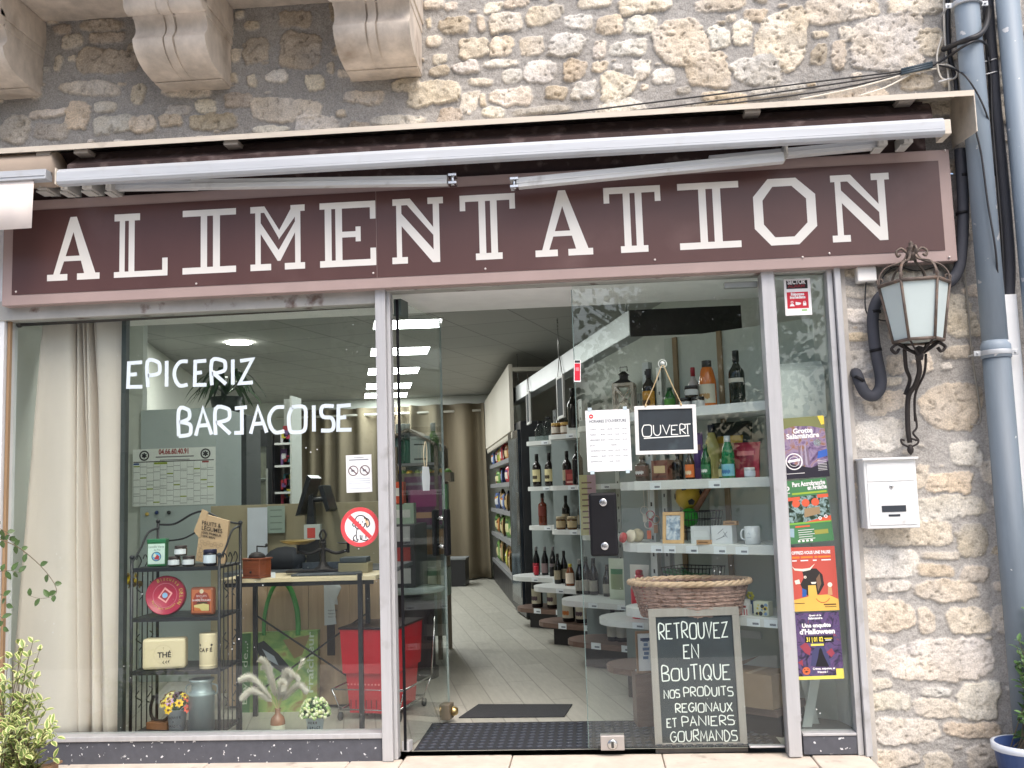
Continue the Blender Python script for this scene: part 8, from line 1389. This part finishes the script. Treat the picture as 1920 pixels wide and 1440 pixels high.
for k, (px, py, c, lb) in enumerate(((716, 925, (196, 80, 50), 'orange packet seen between the mullion and the door edge'), (735, 965, (170, 190, 170), 'pale green carton seen beside the mullion'))):
    carton(Vector((P(px+22, py, 2.2).x, 2.2, P(px, py+22, 2.2).z)), (.16, .1, .16), [c, (220, 220, 214)], lb)
o = P(742, 1345, 1.9); mb = MB(); zz_ = P(740, 985, 1.9).z; mb.b2((-.08, 0, 0), (.12, .5, zz_)); 
for k in range(6): mb.b2((-.06, -.004, .2+k*.14), (.09, -.0005, .3+k*.14), 1+k % 2)
solo('magazine_rack', mb, [cm(50, 48, 52), cm(150, 60, 60), cm(176, 176, 176)], 'dark magazine rack partly hidden behind the left mullion', 'rack', loc=Vector((P(746, 1100, 1.9).x, 1.9, 0)))
o = PZ(800, 1200, 0.0); zt_ = P(800, 1107, 1.7).z; t = thing('round_table', 'round pale table with dark drum base seen through the open glass door', 'table', Vector((P(770, 1120, 1.95).x, 1.95, 0))); mb = MB(); mb.lathe([(0, zt_-.03), (.225, zt_-.03), (.235, zt_-.015), (.225, zt_), (0, zt_)], 36); mb.build('table_top', cm(180, 196, 194, .25), t); mb = MB(); mb.lathe([(.15, .06), (.16, .08), (.16, zt_-.031), (0, zt_-.031)], 30); mb.build('drum', pm('drum_dark', srgb(70, 62, 66), .5, var=.2), t); mb = MB(); mb.lathe([(.18, 0), (.18, .06), (0, .06)], 30); mb.build('foot', KICK, t)
# price tag card hanging on cord from the open leaf
tg = thing('hanging_tag', 'bottle shaped white card hanging by cord on the open glass door', 'tag', Vector((0, 0, 0)));
f_ = .58; pd = Vector((hx+(fe.x-hx)*f_, hy+(fe.y-hy)*f_, 0)); zt2_ = PN(795, 875, pd, (math.sin(ang), -math.cos(ang), 0)); tg.location = zt2_; tg.rotation_euler = (0, 0, ang); mb = MB(); hh = .125; w2 = .06
mb.prism([(-w2*.75, -.0085, 0), (w2*.75, -.0085, 0), (w2, -.0085, -hh*.45), (w2*.8, -.0085, -hh), (-w2*.8, -.0085, -hh), (-w2, -.0085, -hh*.45)], (0, -.002, 0)); mb.build('card', cm(196, 206, 208), tg); mb = MB(); mb.tube(spline([(-.02, -.0096, 0), (-.03, -.0096, .07), (.0, -.0096, .13), (.02, -.0096, .07), (.01, -.0096, 0)], 5), .003, 5); mb.build('cord', cm(190, 180, 150), tg)
# the far end of the aisle: black chest and red object
mb = MB(); pz = PZ(850, 1100, 0); zz = P(850, 1050, pz.y).z; mb.b2((-.45, 0, 0), (.16, .4, zz)); mb.b2((-.46, -.01, zz), (.17, .41, zz+.02), 1); solo('low_chest', mb, [cm(38, 38, 42, .4), cm(120, 124, 126)], 'low black chest at the far end of the aisle before the curtain', 'chest', loc=Vector((pz.x, pz.y, 0)))
# side pane: white interior casing and leaning boards
mb = MB(); a_ = P(1466, 785, .2); c_ = P(1545, 692, .2); mb.b2((a_.x, .2, a_.z), (c_.x, .32, c_.z)); mb.prism([(a_.x, .2, c_.z), (c_.x, .2, c_.z), (c_.x, .26, c_.z+.05), (a_.x+.02, .26, c_.z+.04)], (0, .05, 0)); mb.box(((a_.x+c_.x)/2+.04, .1995, (a_.z+c_.z)/2-.02), (.03, .001, .03), 1); solo('white_casing', mb, [cm(214, 220, 216, .4), cm(196, 204, 200)], 'white plastic casing mounted behind the side pane above the posters', 'casing', bevel=.008)
for (p0, p1, w_, lb) in (((1510, 1385), (1530, 1265), .045, 'white board leaning steeply behind the side pane below the posters'), ((1535, 1378), (1505, 1262), .035, 'second white board crossing behind the first one below the posters')):
    a_ = P(*p0, .22 if p0[0] < 1520 else .28); c_ = P(*p1, .26 if p0[0] < 1520 else .32); d = (c_-a_); a_ = a_-d*(a_.z/d.z) if False else a_; s_ = Vector((w_/2, 0, 0)); mb = MB(); mb.hexa([a_-s_, a_+s_, c_+s_, c_-s_], (0, .012, 0)); solo('leaning_board', mb, cm(206, 212, 206, .5), lb, 'board')
mb = MB(); mb.b2((xr1+.02, .07, .0), (xj0+.1, .6, zk-.02)); solo('window_ledge', mb, cm(120, 118, 116), 'grey inner ledge behind the side pane', 'ledge')
# ------------------------------------------------------------------ plants outside
def leafy(mb, base, d, up, L, w, fold=.25, two=True):
    d = d.normalized(); s = d.cross(up); s = s.normalized() if s.length > 1e-4 else Vector((1, 0, 0)); n = s.cross(d)
    P0 = [(0, 0), (.22, .75), (.5, 1.0), (.8, .62), (1, 0)]
    ri = [base+d*(L*a)+s*(w*b)+n*(w*fold*b-L*.12*a*a) for a, b in P0]; le = [base+d*(L*a)-s*(w*b)+n*(w*fold*b-L*.12*a*a) for a, b in P0]; mid = [base+d*(L*a)+n*(-L*.12*a*a) for a, b in P0]
    ir = [m+(r-m)*.55 for m, r in zip(mid, ri)]; il = [m+(r-m)*.55 for m, r in zip(mid, le)]
    vs = mid+ir+il+ri+le; fs = []; ms = []
    for i in range(4): fs += [(i, 5+i, 6+i, i+1), (i, i+1, 11+i, 10+i)]; ms += [0, 0]
    for i in range(4): fs += [(5+i, 15+i, 16+i, 6+i), (10+i, 11+i, 21+i, 20+i)]; ms += [1, 1]
    o = len(mb.v); mb.v += [tuple(v) for v in vs]
    for f, m in zip(fs, ms): mb.f.append(tuple(o+k for k in f)); mb.m.append(m if two else 0); mb.sm.append(True)
def stems_plant(mbL, mbS, roots, q, nl, L, w, two=True, sr=.003):
    for a, b, c in roots:
        cv = spline([a, b, c], 8); mbS.tube(cv, [sr*(1-.7*i/(len(cv)-1)) for i in range(len(cv))], 5)
        for k in range(nl):
            f = .25+.75*k/(nl-1) if nl > 1 else 1; i = min(len(cv)-2, int(f*(len(cv)-1))); p = cv[i]; d = (cv[i+1]-cv[i]).normalized(); g = Vector((q.gauss(0, 1), q.gauss(0, 1), q.gauss(0, .6))); g = (g-d*g.dot(d)).normalized()
            for sg in (1, -1): leafy(mbL, p, g*sg+d*.7+Vector((0, 0, .15)), Vector((q.uniform(-.3, .3), q.uniform(-.5, 0), 1)), L*q.uniform(.7, 1.2), w*q.uniform(.8, 1.15), two=two)
LG1 = pm('leaf_mid', srgb(122, 146, 74), .5, var=.3, scale=40); LG2 = pm('leaf_cream', srgb(214, 214, 150), .5, var=.12, scale=40); LG3 = pm('vine_green', srgb(70, 94, 48), .5, var=.35, scale=40); STM = cm(96, 84, 62)
q = random.Random(77); base = P(40, 1442, -.52); base.z = .0
pl = thing('variegated_shrub', 'bushy shrub with cream edged leaves in a wooden planter at the lower left', 'shrub', base); mbL, mbS = MB(), MB(); roots = []
for k in range(56):
    px = q.triangular(-40, 125, 30); py = q.uniform(1190, 1425); 
    if px > 88: py = q.uniform(1290, 1420)
    e = P(px, py, -.5+q.uniform(-.16, .12))-base; s0 = Vector((q.uniform(-.09, .06), q.uniform(-.05, .05), 0)); m_ = s0*.35+e*.55+Vector((-.02, 0, .02)); roots.append((s0, m_, e))
stems_plant(mbL, mbS, roots, q, 6, .044, .0125)
mbL.build('foliage', [LG1, LG2], pl); mbS.build('stem', STM, pl)
zp_ = P(117, 1430, -.43).z
mb = MB(); x1_ = P(113, 1432, -.43).x-base.x; PW_ = pm('planter_wood', srgb(150, 116, 88), .7, var=.2, scale=10)
mb.b2((x1_-.36, -.13, -base.z-.13), (x1_, .078, zp_-base.z)); mb.b2((x1_-.375, -.145, zp_-base.z), (x1_+.012, -.115, zp_-base.z+.012)); mb.b2((x1_-.02, -.115, zp_-base.z), (x1_+.012, .09, zp_-base.z+.012)); mb.build('planter', PW_, pl, .003)
base = P(-40, 1100, -.3); vn = thing('climbing_plant', 'dark green climbing shoots reaching in over the curtain from the left edge', 'climbing plant', base); mbL, mbS = MB(), MB()
def vine(pts, nl, L):
    c = spline([P(x, y, -.3+d)-base for x, y, d in pts], 7); mbS.tube(c, [.0028*(1-.75*i/(len(c)-1)) for i in range(len(c))], 5)
    for k in range(nl):
        i = min(len(c)-2, int((.12+.85*k/max(1, nl-1))*(len(c)-1))); d = (c[i+1]-c[i]).normalized(); sg = 1 if k % 2 else -1; s_ = Vector((-d.z, q.uniform(-.4, .4), d.x))*sg; leafy(mbL, c[i], s_+d*.5+Vector((0, q.uniform(-.3, .3), 0)), Vector((q.uniform(-.4, .4), -1, q.uniform(-.3, .5))), L*q.uniform(.75, 1.2), L*.3, two=False)
vine([(-40, 1000, 0), (10, 1015, .02), (40, 1030, 0), (75, 1060, -.03), (98, 1088, -.04), (106, 1108, -.04), (98, 1118, -.04), (75, 1122, -.04), (52, 1116, -.04)], 11, .042)
vine([(-40, 985, 0), (-5, 990, 0), (15, 1000, .02), (20, 1010, .03)], 6, .04); vine([(-40, 1075, 0), (-10, 1072, 0), (18, 1070, 0), (36, 1074, 0)], 8, .042); vine([(-40, 1110, 0), (-10, 1112, .02), (8, 1118, 0), (12, 1135, 0)], 6, .042); vine([(-40, 1150, 0), (-15, 1152, 0), (5, 1160, 0), (6, 1178, 0)], 6, .042); vine([(-40, 990, .05), (0, 1000, .05), (30, 1022, .04), (50, 1040, .02)], 7, .04)
mbL.build('foliage', LG3, vn); mbS.build('stem', STM, vn)
pb = P(1925, 1400, -.25); zr_ = P(1900, 1392, -.25).z
pb.z = -.13; bl = thing('potted_shrub', 'green shrub in blue planter with pale rim at the lower right edge', 'potted plant', pb); mb = MB(); mb.lathe([(.1, 0), (.13, zr_+.13-.03), (.14, zr_+.13-.028), (.14, zr_+.13), (.125, zr_+.13), (.12, zr_+.08), (0, zr_+.08)], 28); me_i = [(1 if min(mb.v[k][2] for k in f) > zr_+.13-.032 else 0) for f in mb.f]; mb.m = me_i; mb.build('planter', [cm(62, 84, 132, .4), cm(206, 212, 220, .4)], bl); mbL, mbS = MB(), MB(); roots = []
for k in range(40):
    e = P(q.uniform(1903, 1990), q.uniform(1125, 1390), -.25+q.uniform(-.1, .1))-pb; s0 = Vector((q.uniform(-.05, .05), q.uniform(-.05, .05), zr_+.1)); roots.append((s0, s0*.4+e*.6+Vector((.03, 0, 0)), e))
stems_plant(mbL, mbS, roots, q, 6, .04, .01, two=False); mbL.build('foliage', pm('shrub_green', srgb(84, 116, 66), .5, var=.3, scale=40), bl); mbS.build('stem', STM, bl)
# ------------------------------------------------------------------ across the street: what the glass reflects
TR = pm('bark', (0.09, 0.07, 0.055), .9, var=.3, scale=12, bump=.4); CRN = pm('crown_green', (0.045, 0.075, 0.03), .6, var=.5, scale=3)
def street_tree(x, y, h, cr, label, seed, n=2600):
    q = random.Random(seed); t = thing('street_tree', label, 'tree', (x, y, -.13), 0, 'trees across the street seen in reflection'); mb = MB(); mb.tube(spline([(0, 0, 0), (.05, 0, h*.25), (-.03, .05, h*.5), (.1, 0, h*.8)], 5), [.2-.007*i for i in range(16)], 10)
    for k in range(7): a = k*.9; b = h*(.32+.07*k); mb.tube(spline([(0, 0, b), (math.cos(a)*cr*.4, math.sin(a)*cr*.4, b+.5), (math.cos(a)*cr*.8, math.sin(a)*cr*.8, b+.9)], 4), [.07-.006*i for i in range(9)], 6)
    mb.build('trunk', TR, t); mb = MB()
    cl = [(Vector((q.gauss(0, cr*.42), q.gauss(0, cr*.42), h*.68+q.gauss(0, h*.16))), q.uniform(.35, .8)) for _ in range(44)]
    for _ in range(n):
        c, r_ = q.choice(cl); p = c+Vector((q.gauss(0, r_*.6), q.gauss(0, r_*.6), q.gauss(0, r_*.5))); d = Vector((q.gauss(0, 1), q.gauss(0, 1), q.gauss(0, 1))).normalized(); s = d.cross(Vector((q.gauss(0, 1), q.gauss(0, 1), q.gauss(0, 1)))).normalized(); L = q.uniform(.07, .15); mb.add([p, p+d*L*.5+s*L*.35, p+d*L, p+d*L*.5-s*L*.35], [(0, 1, 2, 3)])
    mb.build('crown', CRN, t)
street_tree(1.3, -8.2, 5.0, 1.7, 'dense dark tree across the street whose crown shows in the door glass', 1, 10000)
street_tree(-4.6, -9.5, 6.2, 2.2, 'leafy tree across the street facing the curtained window', 2)
street_tree(-1.8, -12.5, 6.5, 2.2, 'leafy tree across the street facing the entrance', 3)
street_tree(8.0, -10.5, 6.0, 2.0, 'leafy tree across the street to the right', 4)
hs = thing('opposite_house', 'plain rendered house across the street seen only in reflections', 'house', (0, -16, -.2)); mb = MB(); mb.b2((-16, -6, 0), (-3.2, 0, 6.5)); mb.build('wall', pm('house_render', (0.30, 0.27, 0.23), .9, var=.12, scale=1), hs); mb = MB(); mb.prism([(-16.4, .5, 6.4), (-16.4, -3, 8.3), (-16.4, -6.5, 6.4)], (13.4, 0, 0)); mb.build('roof', pm('roof_tiles', (0.25, 0.12, 0.08), .8, var=.3, scale=2), hs)
for i in range(3):
    for z in (1.0, 3.8): mb = MB(); mb.b2((-14+i*3.7, .001, z), (-12.9+i*3.7, .03, z+1.5)); mb.build('window', cm(50, 56, 64, .2), hs)
